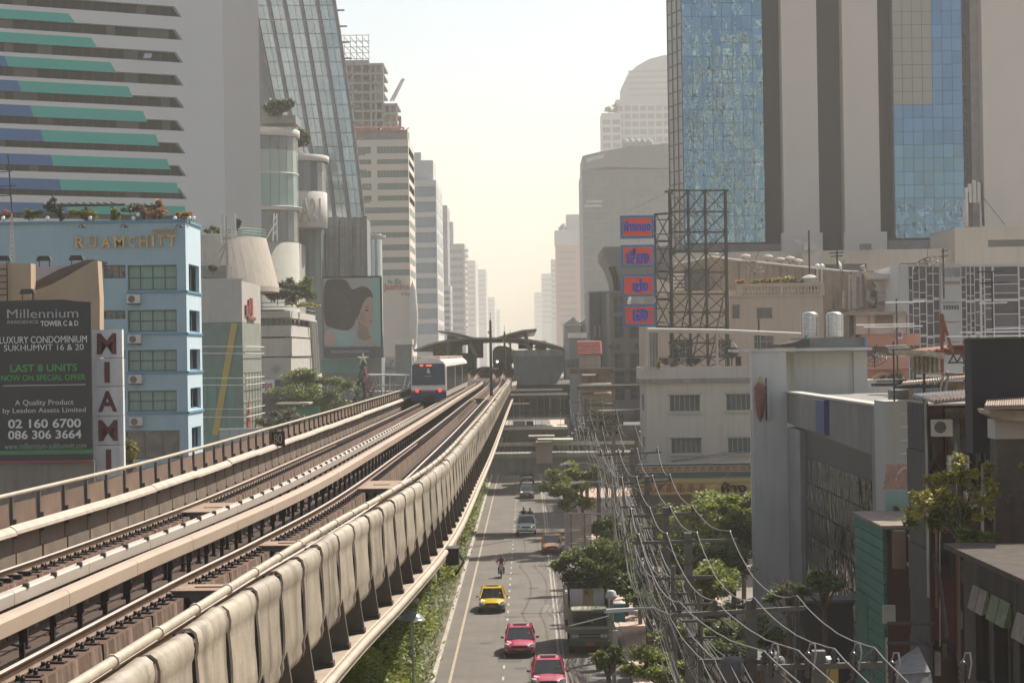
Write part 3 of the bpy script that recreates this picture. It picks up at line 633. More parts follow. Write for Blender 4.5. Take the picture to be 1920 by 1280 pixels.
# ---- vertical MIAMI sign
Y = 112; mi = thing('hotel_sign', 'tall white vertical sign spelling MIAMI in dark red letters', 'sign', at(202, 880, Y))
wsig = mat('sign_white', (.74, .73, .71), .7, var=.08, scale=1, stain=(.3, .28, .25), streak=.4); dred = mat('sign_dark_red', (.14, .012, .03), .6)
ys_ = [618, 671.5, 725, 780, 834.5, 900]
for i, ch in enumerate('MIAMI'):
 x0, x1, z0, z1 = pxface(171 + i * .9, 229 + i * .9, ys_[i], ys_[i + 1] - 1.2, Y)
 p = MB().box(x0, x1, Y, Y + .45, z0, z1).build('letter_box', wsig, mi)
 y_ = (ys_[i] + ys_[i + 1]) / 2 if i < 4 else 862
 wd = 36 if ch != 'I' else 10; cxp = 200 + i * .9
 line(ch, cxp - wd / 2, cxp + wd / 2, y_ - 20, y_ + 19, Y, dred, mi, bold=.03)
MB().box(mi.location.x - .6, mi.location.x + .6, Y + .5, Y + .9, 0, 16).build('support_frame', blk, mi)
# ---- tan building with stepped raking wall
Y = 122; tan = mat('tan_render', (.43, .315, .215), .9, var=.07, scale=.8, stain=(.3, .22, .15), streak=.3)
th_ = thing('tan_building', 'low tan rendered building with a sloping parapet behind the black billboard', 'building', (-28, Y, 0))
def P2(px, py, Y): v = at(px, py, Y); return (v.x, v.z)
MB().prism([P2(61, 562, Y), P2(61, 900, Y), P2(187, 900, Y), P2(187, 560, Y), P2(183, 489, Y), P2(174, 490, Y), P2(150, 503, Y), P2(120, 521, Y), P2(95, 534, Y), P2(61, 546, Y)][::-1], 'Y', Y, Y + 1.2).build('raking_wall', tan, th_)
MB().prism([P2(-60, 495, Y), P2(-60, 900, Y), P2(61, 900, Y), P2(60, 494, Y)][::-1], 'Y', Y - .3, Y + .9).build('wall', tan, th_)
MB().prism([P2(60, 545, Y + 2), P2(60, 536, Y + 2), P2(120, 505, Y + 2), P2(170, 488, Y + 2), P2(183, 488, Y + 2), P2(180, 494, Y + 2)][::-1], 'Y', Y + 1, Y + 5).build('roof_edge', mat('dirty_edge', (.12, .09, .07), .9), th_)
MB().prism([P2(60, 540, Y + 6), P2(60, 497, Y + 6), P2(150, 497, Y + 6), P2(110, 520, Y + 6)][::-1], 'Y', Y + 6, Y + 7).build('upper_window', glass('dusty_glass', (.35, .33, .36), .3), th_)
for py in range(505, 560, 12):
 p = at(0, py, Y - .5); MB().box(p.x - .6, p.x + .38, Y - .5, Y - .44, p.z - .03, p.z + .03).build('ladder_rung', blk, th_)
p = at(12, 500, Y - .5); MB().box(p.x, p.x + .05, Y - .5, Y - .42, p.z - 2.4, p.z + .4).build('ladder_rail', blk, th_)
def spotlight(px, py, Y, lab, s=1.0, par=None):
 p = at(px, py, Y); t_ = thing('floodlight', lab, 'floodlight', p, group='floodlights on the left rooftops');
 MB().hexa([(x * s, y_ * s, z * s) for z, k in ((0, 1), (.28, .7)) for x, y_ in ((-.45 * k, -.2), (.45 * k, -.2), (.45 * k, .25), (-.45 * k, .25))]).build('head', blk, t_, local=True)
 MB().tube([(-.3 * s, 0, 0), (-.3 * s, 0, -.35 * s)], .03, 5).tube([(.3 * s, 0, 0), (.3 * s, 0, -.35 * s)], .03, 5).build('bracket', blk, t_, local=True)
spotlight(7, 489, Y + .2, 'leftmost floodlight above the rungs of the tan wall'); spotlight(83, 489, Y + 3, 'middle floodlight on the tan roof'); spotlight(144, 488, Y + 3, 'floodlight at the peak of the sloping tan wall')
spotlight(52, 551, Y - 1.5, 'floodlight on a raking arm just above the black billboard')
# ---- pale blue hotel
Y = 165; blue = mat('blue_render', (.28, .405, .455), .85, var=.05, scale=.5, stain=(.2, .3, .36), streak=.3); blued = mat('blue_trim', (.10, .24, .33), .8); blue_sun = mat('blue_sunlit', (.50, .62, .68), .85, var=.05, stain=(.35, .42, .45), streak=.4)
xr = at(350, 600, Y).x; x0 = at(-160, 600, Y).x; zt = at(300, 417, Y).z; z0 = 3
ho = thing('blue_hotel', 'pale blue hotel with gold lettering and green curtained windows left of the tracks', 'building', ((x0 + xr) / 2, Y, 0))
rows = [(497, 544), (581, 622), (656, 696), (732, 771)]; holes = []; U0 = at(350, 0, Y).x
def hx_(px, py): return at(px, py, Y).x - x0
def hz_(px, py): return at(px, py, Y).z - z0
for a, c_ in rows: holes.append((hx_(239, a), hx_(331, a), hz_(285, c_), hz_(285, a), (4, 2)))
for a, c_ in ((497, 522), (582, 598), (657, 672), (733, 750)): holes.append((hx_(194, a), hx_(235, a), hz_(210, c_), hz_(210, a), (3, 2)))
holes.append((hx_(236, 830), hx_(337, 830), hz_(285, 860), hz_(285, 807), (3, 1)))
cur = stripes('green_curtain', (.06, .14, .11), (.25, .38, .31), 3.2, 'X', .6); dkg = glass('dark_glass', (.03, .035, .04), .1, wave=.03, wscale=1)
facade(ho, (x0, Y, z0), FX, xr - x0, zt - z0, holes, blue, cur, .28, mat('dark_frame', (.07, .09, .085), .5), .09, panefn=lambda h: dkg if (h[1] - h[0] < 2 or h[2] < 8) else None)
yb = atx(378, 600, xr).y
sh = []
for a, c_ in ((493, 545), (580, 622), (654, 695), (728, 768)): sh.append((1.6, 7.8, hz_(352, c_), hz_(352, a), (2, 1)))
sh.append((2.0, 7.6, hz_(352, 845), hz_(352, 803), (3, 1)))
W_ = yb - Y
facade(ho, (xr, Y, z0), FY, W_, zt - z0, [(s[0] * W_ / 9, s[1] * W_ / 9, s[2], s[3], s[4]) for s in sh], blue_sun, glass('blue_glass', (.10, .25, .32), .1, spec=.6), .25, blued, .1)  # sunlit look of the side face put into its paler blue
MB().box(x0 + .3, xr - .3, Y + .35, yb - .05, 0, zt - .1).build('core', blue, ho)
MB().box(x0, xr + .12, Y - .12, yb, zt, zt + .22).build('roof_edge', blued, ho)
for a in (547, 626, 698, 774): z_ = at(290, a, Y).z; MB().box(at(238, a, Y).x, xr + .1, Y - .1, Y - .003, z_ - .09, z_ + .07).build('sill_band', blued, ho); MB().box(xr + .003, xr + .1, Y - .1, yb, z_ - .09, z_ + .07).build('sill_band', blued, ho)
# the paler column stands a little proud between the small and large windows
MB().box(at(190, 600, Y).x, at(193, 600, Y).x, Y - .12, Y - .003, z0, at(190, 497, Y).z).build('pilaster', blue, ho)
gold = mat('gold_letters', (.55, .33, .12), .35, .4);
for i, (ch, xa, xb) in enumerate((('R', 140, 160), ('U', 165, 183), ('A', 189, 208), ('M', 213, 235), ('C', 240, 256), ('H', 260, 279), ('I', 283, 291), ('T', 294, 309), ('T', 313, 331))):
 yy = 454 - i * .35; line(ch, xa + 1.5, xb - 1.5, yy - 10, yy + 10.5, Y - .05, gold, ho, bold=.012, extrude=.09)
 feet = {'R': [xa + 4, xb - 3], 'U': [], 'A': [xa + 3, xb - 3], 'M': [xa + 3, xb - 3], 'C': [], 'H': [xa + 3, xb - 3], 'I': [(xa + xb) / 2], 'T': [(xa + xb) / 2]}[ch]; heads = {'R': [xa + 3], 'U': [xa + 3, xb - 3], 'M': [xa + 2, xb - 2], 'H': [xa + 3, xb - 3], 'I': [(xa + xb) / 2], 'T': [xa + 1.5, xb - 1.5]}.get(ch, [])
 q = MB()
 for f_ in feet: c0 = at(f_, yy + 10.3, Y - .1); q.box(c0.x - .16, c0.x + .16, c0.y - .09, c0.y + .08, c0.z - .03, c0.z + .05)
 for f_ in heads: c0 = at(f_, yy - 9.7, Y - .1); q.box(c0.x - .13, c0.x + .13, c0.y - .09, c0.y + .08, c0.z - .04, c0.z + .04)
 if q.v: q.build('letter_serif', gold, ho)
line('รวมจิตต์', 285, 331, 427, 438, Y - .05, gold, ho, extrude=.05)
for px in (157, 236, 340):
 p = at(px, 424, Y - 1); t_ = thing('wall_lamp', {157: 'left', 236: 'middle', 340: 'right'}[px] + ' dark lamp on a bracket above the gold hotel letters', 'lamp', p)
 MB().lathe(p, [(.05, .1), (.16, .0), (.17, -.12)], 8).build('shade', blk, t_); MB().tube([p + Vector((0, 0, .1)), p + Vector((-.3, .3, .18)), p + Vector((-.6, .98, .0))], .03, 5).build('arm', blk, t_)
aw = mat('aircon_white', (.50, .47, .42), .7, var=.12)
for i, (px, py) in enumerate(((252, 561), (254, 636), (255.5, 711), (257, 790))):
 p = at(px, py, Y); t_ = thing('air_conditioner', ['topmost', 'second from top', 'third from top', 'lowest'][i] + ' air conditioner on the blue hotel wall', 'air conditioner', p, group='air conditioners on the blue hotel')
 MB().box(p.x - .5, p.x + .5, Y - .55, Y - .01, p.z - .32, p.z + .36).build('casing', aw, t_); MB().lathe((p.x - .12, Y - .56, p.z), [(.27, 0), (.27, .02)], 16, 'Y').build('fan_grille', mat('grille_dark', (.1, .09, .08), .6), t_)
 MB().box(p.x - .5, p.x + .5, Y - .6, Y - .003, p.z - .4, p.z - .34).build('bracket', blk, t_)
# roof garden
def pergola(a, b_, py, lab, posts):
 t_ = thing('pergola', lab, 'pergola', at(a, 415, Y + 2)); p = at(a, py, Y + 2); q = at(b_, py, Y + 2)
 MB().box(p.x, q.x, Y + 1.6, Y + 1.8, p.z - .12, p.z + .05).build('beam', blk, t_)
 n = int((q.x - p.x) / .55)
 sl = MB().box(-.05, .05, -.9, 1.8, .06, .14).mesh('slat', blk)
 for i in range(n): inst('slat', sl, t_, (p.x + i * .55, Y + 1.7, p.z))
 for px in posts: v = at(px, py, Y + 1.7); MB().box(v.x - .1, v.x + .1, Y + 1.6, Y + 1.8, zt, v.z - .1).build('post', blk, t_)
pergola(82, 236, 386, 'long dark pergola on the roof of the blue hotel', (114, 161, 210)); pergola(262, 308, 387, 'short pergola under the red bougainvillea', (270, 300))
glb = mat('globe_lamp', (.85, .83, .75), .3)
for i, px in enumerate((6, 89, 169, 250, 259, 328, 355, 363)):
 p = at(px, 409 if px != 259 else 402, Y + .3); t_ = thing('globe_lamp', 'white globe lamp on the hotel roof edge, number %s from the left' % ['one', 'two', 'three', 'four', 'five', 'six', 'seven', 'eight'][i], 'lamp', p, group='globe lamps along the hotel roof')
 MB().lathe(p, [(.02, .17), (.12, .12), (.17, 0), (.12, -.12), (.05, -.17)], 10).build('globe', glb, t_, True); MB().tube([p - Vector((0, 0, .17)), (p.x, p.y, zt)], .03, 5).build('stem', blk, t_)
ant = thing('radio_mast', 'tall thin lattice antenna in front of the blue hotel at far left', 'antenna', at(26, 490, 130))
for a in ((18, 24), (28, 24)): MB().tube([at(a[0], 490, 130), at(22, 388, 130)], .035, 4).build('mast_leg', mat('mast_pink', (.5, .4, .36), .6), ant)
MB().tube([at(22.5, 400, 130), at(15, 290, 130)], .05, 5).build('pole', blk, ant)
for py in range(395, 490, 9): MB().tube([at(22 - (py - 388) * .045, py, 130), at(22 + (py - 388) * .06, py + 6, 130)], .02, 4).build('lattice_bar', MC['mast_pink'], ant)
for py, a, c_ in ((322, 0, 22), (349, -5, 30), (367, -10, 20)): MB().tube([at(a, py + 1, 130), at(c_, py - 1, 130)], .03, 4).build('antenna_arm', blk, ant)
# ---- green glass building with yellow brace
Y = 215; x1 = at(454, 600, Y).x; x0 = at(352, 600, Y).x; zt = at(420, 527, Y).z; zg = at(420, 604, Y).z; yb = atx(489, 600, x1).y
gb = thing('glass_shop_building', 'concrete topped building with green glass front and a diagonal yellow brace', 'building', ((x0 + x1) / 2, Y, 0))
pal = mat('pale_concrete', (.40, .37, .33), .9, var=.08, scale=.7, stain=(.28, .25, .22), streak=.4); palr = mat('pale_side', (.48, .44, .39), .9, var=.08, scale=.7, stain=(.33, .3, .26), streak=.4)
MB().box(x0, x1, Y, yb, zg, zt).build('upper_wall', pal, gb); MB().box(x0 + .2, x1 - .25, Y + .3, yb, 0, zg).build('core', pal, gb)
gg = glass('green_glass', (.115, .21, .17), .15, wave=.02, wscale=.4, spec=.4); gg2 = mat('frosted_side', (.27, .29, .24), .4, var=.08, stain=(.2, .22, .18), streak=.4)
facade(gb, (x0, Y + .05, 0), FX, x1 - x0, zg - .02, [(.06 + i * .92, .06 + i * .92 + .87, .1 + j * 3.0, j * 3.0 + 2.95) for i in range(6) for j in range(5) if .06 + i * .92 + .87 < x1 - x0 and j * 3 + 2.95 < zg], mat('green_mullion', (.13, .18, .15), .6), gg, .06)
facade(gb, (x1, Y + .05, 0), FY, yb - Y, zg - .02, [(.1 + i * 2.4, 2.4 * i + 2.42, .1 + j * 3.0, j * 3.0 + 2.95) for i in range(6) for j in range(5) if 2.4 * i + 2.42 < yb - Y and j * 3 + 2.95 < zg], mat('side_mullion', (.24, .25, .21), .6), gg2, .06)
cab_ = mat('cable_white', (.6, .58, .52), .6)
for py in (650, 663, 709, 722, 767, 782): z_ = at(430, py, Y).z; MB().tube([(x0, Y - .25, z_ + .1), (x1 + .3, Y - .25, z_), (x1 + .3, yb, z_)], .045, 5).build('tie_rod', cab_, gb)
a, c_ = at(440, 606, Y), at(405, 815, Y); MB().hexa([(c_.x - .4, Y - .12, c_.z), (c_.x + .25, Y - .12, c_.z), (c_.x + .25, Y + .02, c_.z), (c_.x - .4, Y + .02, c_.z), (a.x - .35, Y - .12, a.z), (a.x + .3, Y - .12, a.z), (a.x + .3, Y + .02, a.z), (a.x - .35, Y + .02, a.z)]).build('yellow_brace', mat('brace_yellow', (.42, .30, .07), .6, var=.1), gb)
a = at(446, 800, Y); MB().hexa([(x1 + .02, Y + .1, 3), (x1 + .06, Y + .1, 3), (x1 + .06, Y + 7, 3), (x1 + .02, Y + 7, 3), (x1 + .02, Y + 4, a.z + 2.6), (x1 + .06, Y + 4, a.z + 2.6), (x1 + .06, Y + 4.2, a.z + 2.6), (x1 + .02, Y + 4.2, a.z + 2.6)]).build('red_brace', mat('brace_red', (.3, .05, .03), .6), gb)
lr = mat('logo_maroon', (.22, .04, .03), .6)
for (oy, za, zb, w_) in ((2.0, 571, 590, 1.6), (4.2, 560, 588, 1.2), (6.0, 556, 590, 1.4), (3.5, 592, 598, 6)): z_a, z_b = at(452, za, Y).z, at(452, zb, Y).z; MB().box(x1 + .01, x1 + .2, Y + oy, Y + oy + w_, z_b, z_a).build('logo_stroke', lr, gb)
MB().box(x0, x1 + .1, Y - .05, Y, zt + .001, zt + .25).build('roof_kerb', pal, gb)
lowb = thing('low_glazed_shed', 'low white framed glazed shed at the foot of the green glass building', 'shed', at(450, 820, 205))
for i in range(5):
 x_, x2, za, zb = pxface(412 + i * 19, 430 + i * 19, 804 + i * -.5, 850, 205); MB().box(x_, x2, 205, 205.1, za, zb).build('glazed_panel', glass('shed_glass', (.3, .32, .31), .2, spec=.4), lowb); MB().box(x_ - .05, x2 + .05, 204.9, 204.98, zb - .06, zb + .06).build('frame_bar', wt, lowb)
# flared concrete drum on its roof
dr = thing('flared_concrete_drum', 'flared tan concrete rooftop drum with a green railing', 'building', at(430, 520, 240)); c0 = at(425, 535, 242)
b1 = at(503, 533, 242); t1 = at(478, 438, 242); cxx = at(310, 500, 242).x; rb = b1.x - cxx; rt = t1.x - cxx
tanc = mat('drum_concrete', (.42, .37, .31), .9, var=.08, scale=.4, stain=(.3, .26, .22), streak=.6)
MB().lathe((cxx, 252, 0), [(rb, b1.z - .6), (rb, b1.z), (rt, t1.z), (rt - .3, t1.z)], 56).build('drum', tanc, dr)
q = MB()
for k in range(3): q.tube([(cxx + rt * math.cos(a), 252 + rt * math.sin(a), t1.z + .3 + k * .3) for a in [i * math.pi / 20 for i in range(41)]], .05, 5)
q.build('railing', mat('railing_green', (.08, .22, .14), .6), dr)
x_, x2, za, zb = pxface(374, 425, 498, 520, 238); MB().box(x_, x2, 238, 242, za, zb).build('window_box', glass('dim_window', (.12, .13, .12), .2), dr)
# antenna cluster
am = thing('phone_mast', 'rooftop phone mast with white panel antennas and raking struts', 'antenna', at(426, 525, 225)); stl = mat('galvanised', (.30, .28, .25), .5, .3)
MB().tube([at(427, 528, 225), at(424, 405, 225)], .13, 6).build('pole', stl, am)
for px, a, c_ in ((415, 405, 455), (420, 402, 440), (436, 405, 450), (441, 400, 442)): MB().tube([at(px, c_, 224.5), at(px - 1, a, 224.5)], .14, 6).build('panel_antenna', mat('antenna_white', (.5, .48, .44), .6), am)
for a, c_ in (((388, 498), (425, 455)), ((408, 500), (426, 455)), ((412, 448), (442, 446))): MB().tube([at(*a, 225), at(*c_, 225)], .09, 5).build('strut', stl, am)
for py in range(460, 520, 6): MB().tube([at(423, py, 224.8), at(430, py - 2, 224.8)], .06, 4).build('rung', stl, am)
# ---- white banded building with planted roof
Y = 255; x1 = at(545, 640, Y).x; x0 = at(478, 640, Y).x; yb = atx(592, 640, x1).y; ZZ = lambda py: at(515, py, Y).z
wb = thing('banded_white_building', 'white banded concrete building with a planted roof terrace', 'building', ((x0 + x1) / 2, Y, 0))
wcl = mat('band_white', (.50, .47, .42), .9, var=.07, scale=.6, stain=(.32, .29, .25), streak=.5)
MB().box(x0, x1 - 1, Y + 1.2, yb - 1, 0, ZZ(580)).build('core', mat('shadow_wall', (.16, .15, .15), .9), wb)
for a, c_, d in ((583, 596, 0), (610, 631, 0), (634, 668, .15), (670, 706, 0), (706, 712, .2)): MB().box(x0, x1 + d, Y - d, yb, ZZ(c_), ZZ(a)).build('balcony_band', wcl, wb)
for i in range(6): x_ = lin(x0, x1, i / 6); MB().box(x_ + .1, x_ + .7, Y + 1.0, Y + 1.15, ZZ(610), ZZ(597)).build('window', dkg, wb)
for i in range(6): x_ = lin(Y, yb, i / 6); MB().box(x1 - .9, x1 - .8, x_ + 1, x_ + 3.6, ZZ(633), ZZ(597)).build('window', dkg, wb)
for k in range(3): MB().tube([(x1 + .3, yb - 9 + k * 3, ZZ(596)), (x1 + .3, yb - 6 + k * 3, ZZ(706))], .22, 6).build('raking_fin', wcl, wb)
MB().box(x0, x1 + .4, Y - .3, Y + 8, ZZ(748), ZZ(713)).build('shop_wall', mat('purple_wall', (.13, .12, .14), .8), wb)
x_, x2, za, zb = pxface(486, 515, 712, 736, Y - .8); MB().box(x_, x2, Y - 1, Y - .8, za, zb).build('sign_board', wsig, wb); line('ops', 487, 511, 718, 732, Y - 1, mat('sign_pink', (.5, .12, .2), .6), wb, bold=.03)
q = at(517, 691, Y - .2)
for k in range(3): a_ = k * math.pi / 3; MB().tube([q + Vector((math.cos(a_) * .6, 0, math.sin(a_) * .6)), q - Vector((math.cos(a_) * .6, 0, math.sin(a_) * .6))], .07, 4).build('star_stroke', gy_, wb)
q = MB()
for k in range(2): q.tube([(x0, Y, ZZ(583) + .5 + k * .5), (x1, Y, ZZ(583) + .5 + k * .5), (x1, yb, ZZ(583) + .5 + k * .5)], .05, 5)
q.build('railing', stl, wb)
# ---- large striped tower
stw = mat('tower_grey', (.54, .54, .53), .9, var=.03, scale=.15, stain=(.50, .48, .46), streak=.2)
PA = at(-140, 400, 281); PB = at(345, 400, 300); PB.z = PA.z = 0; Ut = (PB - PA).normalized(); WT = (PB - PA).length; Nt = Ut.cross(Vector((0, 0, 1)))
tt = thing('striped_tower', 'grey office tower with slanted window bands and blue and teal stripes at upper left', 'tower', (PB.x - 15, 305, 0))
def tu(px, py): # intersect pixel ray with the tower face -> (u, z)
 d = ray(px, py); o = Vector((0, 0, CAMZ)); n_ = Nt; t_ = (PA - Vector((0, 0, 0))).dot(n_) / d.dot(n_); p = o + d * t_; return (p - PA).dot(Ut), p.z
HT = 92; bands = [(14, 33), (56, 76), (99, 118.5), (142, 160), (184.5, 203), (227, 246), (269, 288), (311, 330), (354, 372), (395, 412)]
zr_ = []
ptop = [12.5, 55.5, 98, 141, 183, 226, 268, 310.5, 353.5, 395]; xe = [341, 342.5, 344, 344.5, 346, 346.5, 348, 350, 351, 352]
b = MB(); bw = []
Q = lambda u, z, d=0: PA + Ut * u + Vector((0, 0, z)) - Nt * d
edges = [HT]
for i in range(10):
 uA, za = tu(xe[i] - 14, ptop[i]); uB, zb = tu(xe[i], ptop[i] + 20); bw.append((za, zb, uA, uB))
bw = [(bw[0][0] + 3.3 * k, bw[0][1] + 3.3 * k, bw[0][2], bw[0][3]) for k in (3, 2, 1)] + bw
zprev = HT
for (za, zb, uA, uB) in bw:
 b.face(Q(0, za), Q(WT + 6.3, za), Q(WT + 6.3, zprev), Q(0, zprev)); b.face(Q(uB, zb), Q(WT + 6.3, zb), Q(WT + 6.3, za), Q(uA, za))
 b.face(Q(0, zb), Q(uB, zb), Q(uB, zb, 1.0), Q(0, zb, 1.0)); b.face(Q(0, za, 1.0), Q(uA, za, 1.0), Q(uA, za), Q(0, za)); b.face(Q(uB, zb), Q(uA, za), Q(uA, za, 1), Q(uB, zb, 1)); zprev = zb
b.face(Q(0, 0), Q(WT + 6.3, 0), Q(WT + 6.3, zprev), Q(0, zprev)); b.build('wall', stw, tt)
tgl = glass('tower_glass', (.018, .018, .02), .22, wave=.12, wscale=.35, spec=.14); tgl2 = glass('tower_glass_blind', (.09, .085, .08), .3, wave=.08, wscale=.35, spec=.2)
fmb = mat('dark_bar', (.05, .05, .055), .5)
for i, (za, zb, uA, uB) in enumerate(bw):
 hgt = za - zb; u = 0; k = 0; wseq = [2.1, 1.25, 1.25, 2.0, 1.3]
 random.seed(40 + i)
 if i < 3: MB().face(Q(0, zb, .9), Q(uB, zb, .9), Q(uA, za, .9), Q(0, za, .9)).build('window_band', tgl, tt); continue
 while u < uB - .05:
  w_ = wseq[k % 5]; u2 = min(u + w_ - .07, uB - .02); k += 1
  top = min(u2, uA) if u2 > uA else u2
  pts = [Q(u, zb, .9), Q(u2, zb, .9)] + ([Q(uA + .05, za, .9)] if u2 > uA + .3 else [Q(u2, za, .9)]) + ([Q(u, za, .9)] if u < uA else [])
  mm_ = tgl2 if random.random() < .13 else tgl
  MB().face(*pts).build('pane', mm_, tt); u += w_
 MB().face(Q(0, zb, .95), Q(uB, zb, .95), Q(uA, za, .95), Q(0, za, .95)).build('window_frame', fmb, tt)
teal = mat('stripe_teal', (.045, .36, .29), .7, var=.04); bls = mat('stripe_blue', (.04, .13, .30), .7, var=.04)
strp = [(21, 38, 128, 142, None, None), (64.5, 83, 171, 183, None, None), (109, 128, 207, 218.5, 8, 16), (153, 173, 240, 249.5, 33, 40), (197.5, 218, 268, 276, 56, 63), (241, 262, 292, 299, 76, 82), (286, 305.5, 313, 320, 95, 100), (329.5, 349, 331, 336, 111, 115), (373, 391, 346, 351, 123, 127), (415, 430, 352, 354, 135, 138)]
for (ya, yb_, xa, xb, ba, bb_) in strp:
 sh_ = -12 * xa / 345.; sl = 13.5 / 330.
 uT, zT = tu(xa, ya + sl * (xa - 10)); uB, zB = tu(xb, yb_ + sl * (xb - 10));
 if ba is None: MB().hexa([Q(0, zB, -.003), Q(uB, zB, -.003), Q(uB, zB, .02), Q(0, zB, .02), Q(0, zT, -.003), Q(uT, zT, -.003), Q(uT, zT, .02), Q(0, zT, .02)]).build('teal_stripe', teal, tt)
 else:
  u1, _ = tu(ba, ya); u2, _ = tu(bb_, yb_)
  MB().hexa([Q(u2, zB, -.003), Q(uB, zB, -.003), Q(uB, zB, .02), Q(u2, zB, .02), Q(u1, zT, -.003), Q(uT, zT, -.003), Q(uT, zT, .02), Q(u1, zT, .02)]).build('teal_stripe', teal, tt)
  MB().hexa([Q(0, zB, -.003), Q(u2, zB, -.003), Q(u2, zB, .02), Q(0, zB, .02), Q(0, zT, -.003), Q(u1, zT, -.003), Q(u1, zT, .02), Q(0, zT, .02)]).build('blue_stripe', bls, tt)
p1 = Q(WT + 6.3, 0); p2 = at(490, 400, p1.y + 5); p2.z = 0
d_ = (p2 - p1).normalized(); L_ = (p2 - p1).length
plain(tt, p1, d_, L_, HT, mat('tower_flank', (.47, .455, .44), .9, var=.04, scale=.2, stain=(.42, .41, .4), streak=.2), 'flank_wall')
MB().prism([(Q(0, 0, 1.2).x, Q(0, 0, 1.2).y), (Q(WT + 5, 0, 1.2).x, Q(WT + 5, 0, 1.2).y), (p2.x - .5, p2.y + .3), (p2.x - 6, p2.y + 28), (Q(0, 0, 1.2).x, p2.y + 28)], 'Z', 0, HT - .4).build('core', stw, tt)
# open hopper windows
for px, py in ((276, 103), (177, 275)):
 p = at(px, py, 295); MB().hexa([(p.x - .55, p.y - .2, p.z - .5), (p.x + .55, p.y - .2, p.z - .5), (p.x + .55, p.y - .12, p.z - .5), (p.x - .55, p.y - .12, p.z - .5), (p.x - .5, p.y + 1, p.z + .35), (p.x + .5, p.y + 1, p.z + .35), (p.x + .5, p.y + 1.08, p.z + .35), (p.x - .5, p.y + 1.08, p.z + .35)]).build('open_window', mat('open_pane', (.4, .4, .42), .2), tt)
# ---- mall with curved glazed corner towers
ml = mat('mall_white', (.55, .52, .47), .85, var=.05, scale=.4, stain=(.42, .39, .35), streak=.3); mglass = glass('mall_glass', (.30, .36, .31), .15, wave=.05, wscale=.3, spec=.5)
mall = thing('mall', 'white mall with rounded glazed corner towers stepping down beside the grey tower', 'building', at(560, 600, 335))
def ctower(pxl, pxr, Y, rings, glz, nm, glassname='pane'):
 a = at(pxl, 400, Y).x; b_ = at(pxr, 400, Y).x; cx_ = a - (b_ - a) * .1; r = (b_ - cx_)
 for (pt, pb_, kind) in glz:
  z1_, z0_ = at(pxr - 5, pt, Y).z, at(pxr - 5, pb_, Y).z; n = 9
  for i in range(n):
   a0 = -math.pi / 2 - .35 + i * (math.pi / 2 + .7) / n; a1 = a0 + (math.pi / 2 + .7) / n - .012
   rr = r - .1; y_ = Y + r
   q = MB(); q.face(*[(cx_ + rr * math.cos(t), y_ + rr * math.sin(t), z) for t, z in ((a0, z0_), (a1, z0_), (a1, z1_), (a0, z1_))]); q.build(glassname, kind, mall)
  MB().lathe((cx_, Y + r, 0), [(r - .16, z0_), (r - .16, z1_)], 32).build('glazing_bars', mat('bar_grey', (.22, .23, .21), .6), mall)
 for pt, pb_, ex in rings:
  z1_, z0_ = at(pxr - 5, pt, Y).z, at(pxr - 5, pb_, Y).z; MB().lathe((cx_, Y + r, 0), [(r + ex - .15, z0_), (r + ex, z0_ + .1), (r + ex, z1_ - .1), (r + ex - .15, z1_)], 40).build(nm, ml, mall, True)
mgd = glass('mall_glass_dark', (.16, .17, .17), .15, wave=.05, wscale=.3, spec=.5); mgb = glass('mall_glass_teal', (.24, .33, .31), .15, wave=.05, wscale=.3, spec=.5)
ctower(485, 553, 325, [(237, 252, .25), (384, 392, .35), (320, 323, .05), (385, 386, .5)], [(252, 278, mgd), (278, 320, mglass), (323, 384, mgb), (392, 451, mgd)], 'floor_ring')
q = at(485, 400, 325).x; q2 = at(553, 400, 325).x; MB().lathe((q - (q2 - q) * .1, 325 + (q2 - q) * 1.1, 0), [((q2 - q) * 1.08, 4), ((q2 - q) * 1.08, at(540, 452, 325).z)], 40).build('concrete_drum', mat('mall_concrete', (.33, .32, .28), .9, var=.07, stain=(.26, .25, .22), streak=.4), mall, True)
ctower(552, 607, 338, [(288, 300, .5), (357, 425, .1)], [(300, 357, mgd)], 'floor_ring')
for (xa, xb, pt, pb_, Y_, m_) in ((490, 560, 455, 640, 332, mat('mall_concrete', (.33, .32, .28), .9, var=.07, stain=(.26, .25, .22), streak=.4)), (553, 604, 425, 700, 345, glass('mall_glass_blue', (.2, .26, .25), .15, wave=.1, wscale=.3, spec=.5))):
 x_, x2, za, zb = pxface(xa, xb, pt, pb_, Y_); MB().box(x_, x2, Y_, Y_ + 12, za, zb).build('wall', m_, mall)
for px in (566, 578, 590, 602): x_ = at(px, 500, 344.8).x; MB().box(x_ - .08, x_ + .08, 344.8, 345.0, 5, at(px, 425, 345).z).build('glazing_bar', MC['bar_grey'], mall)
line('A21', 562, 602, 372, 415, 337, mat('sign_metal', (.36, .34, .32), .5), mall, bold=.03, extrude=.25)
# radio frame beside glass tower
rf_ = thing('lattice_aerial', 'small white lattice aerial on the ledge of the mall corner', 'antenna', at(516, 452, 323))
for a, c_ in (((512, 452), (514, 400)), ((520, 452), (519, 400)), ((497, 452), (512, 425)), ((514, 440), (520, 430)), ((514, 425), (520, 415)), ((514, 410), (520, 405))): MB().tube([at(*a, 323), at(*c_, 323)], .1, 4).build('bar', wt, rf_)
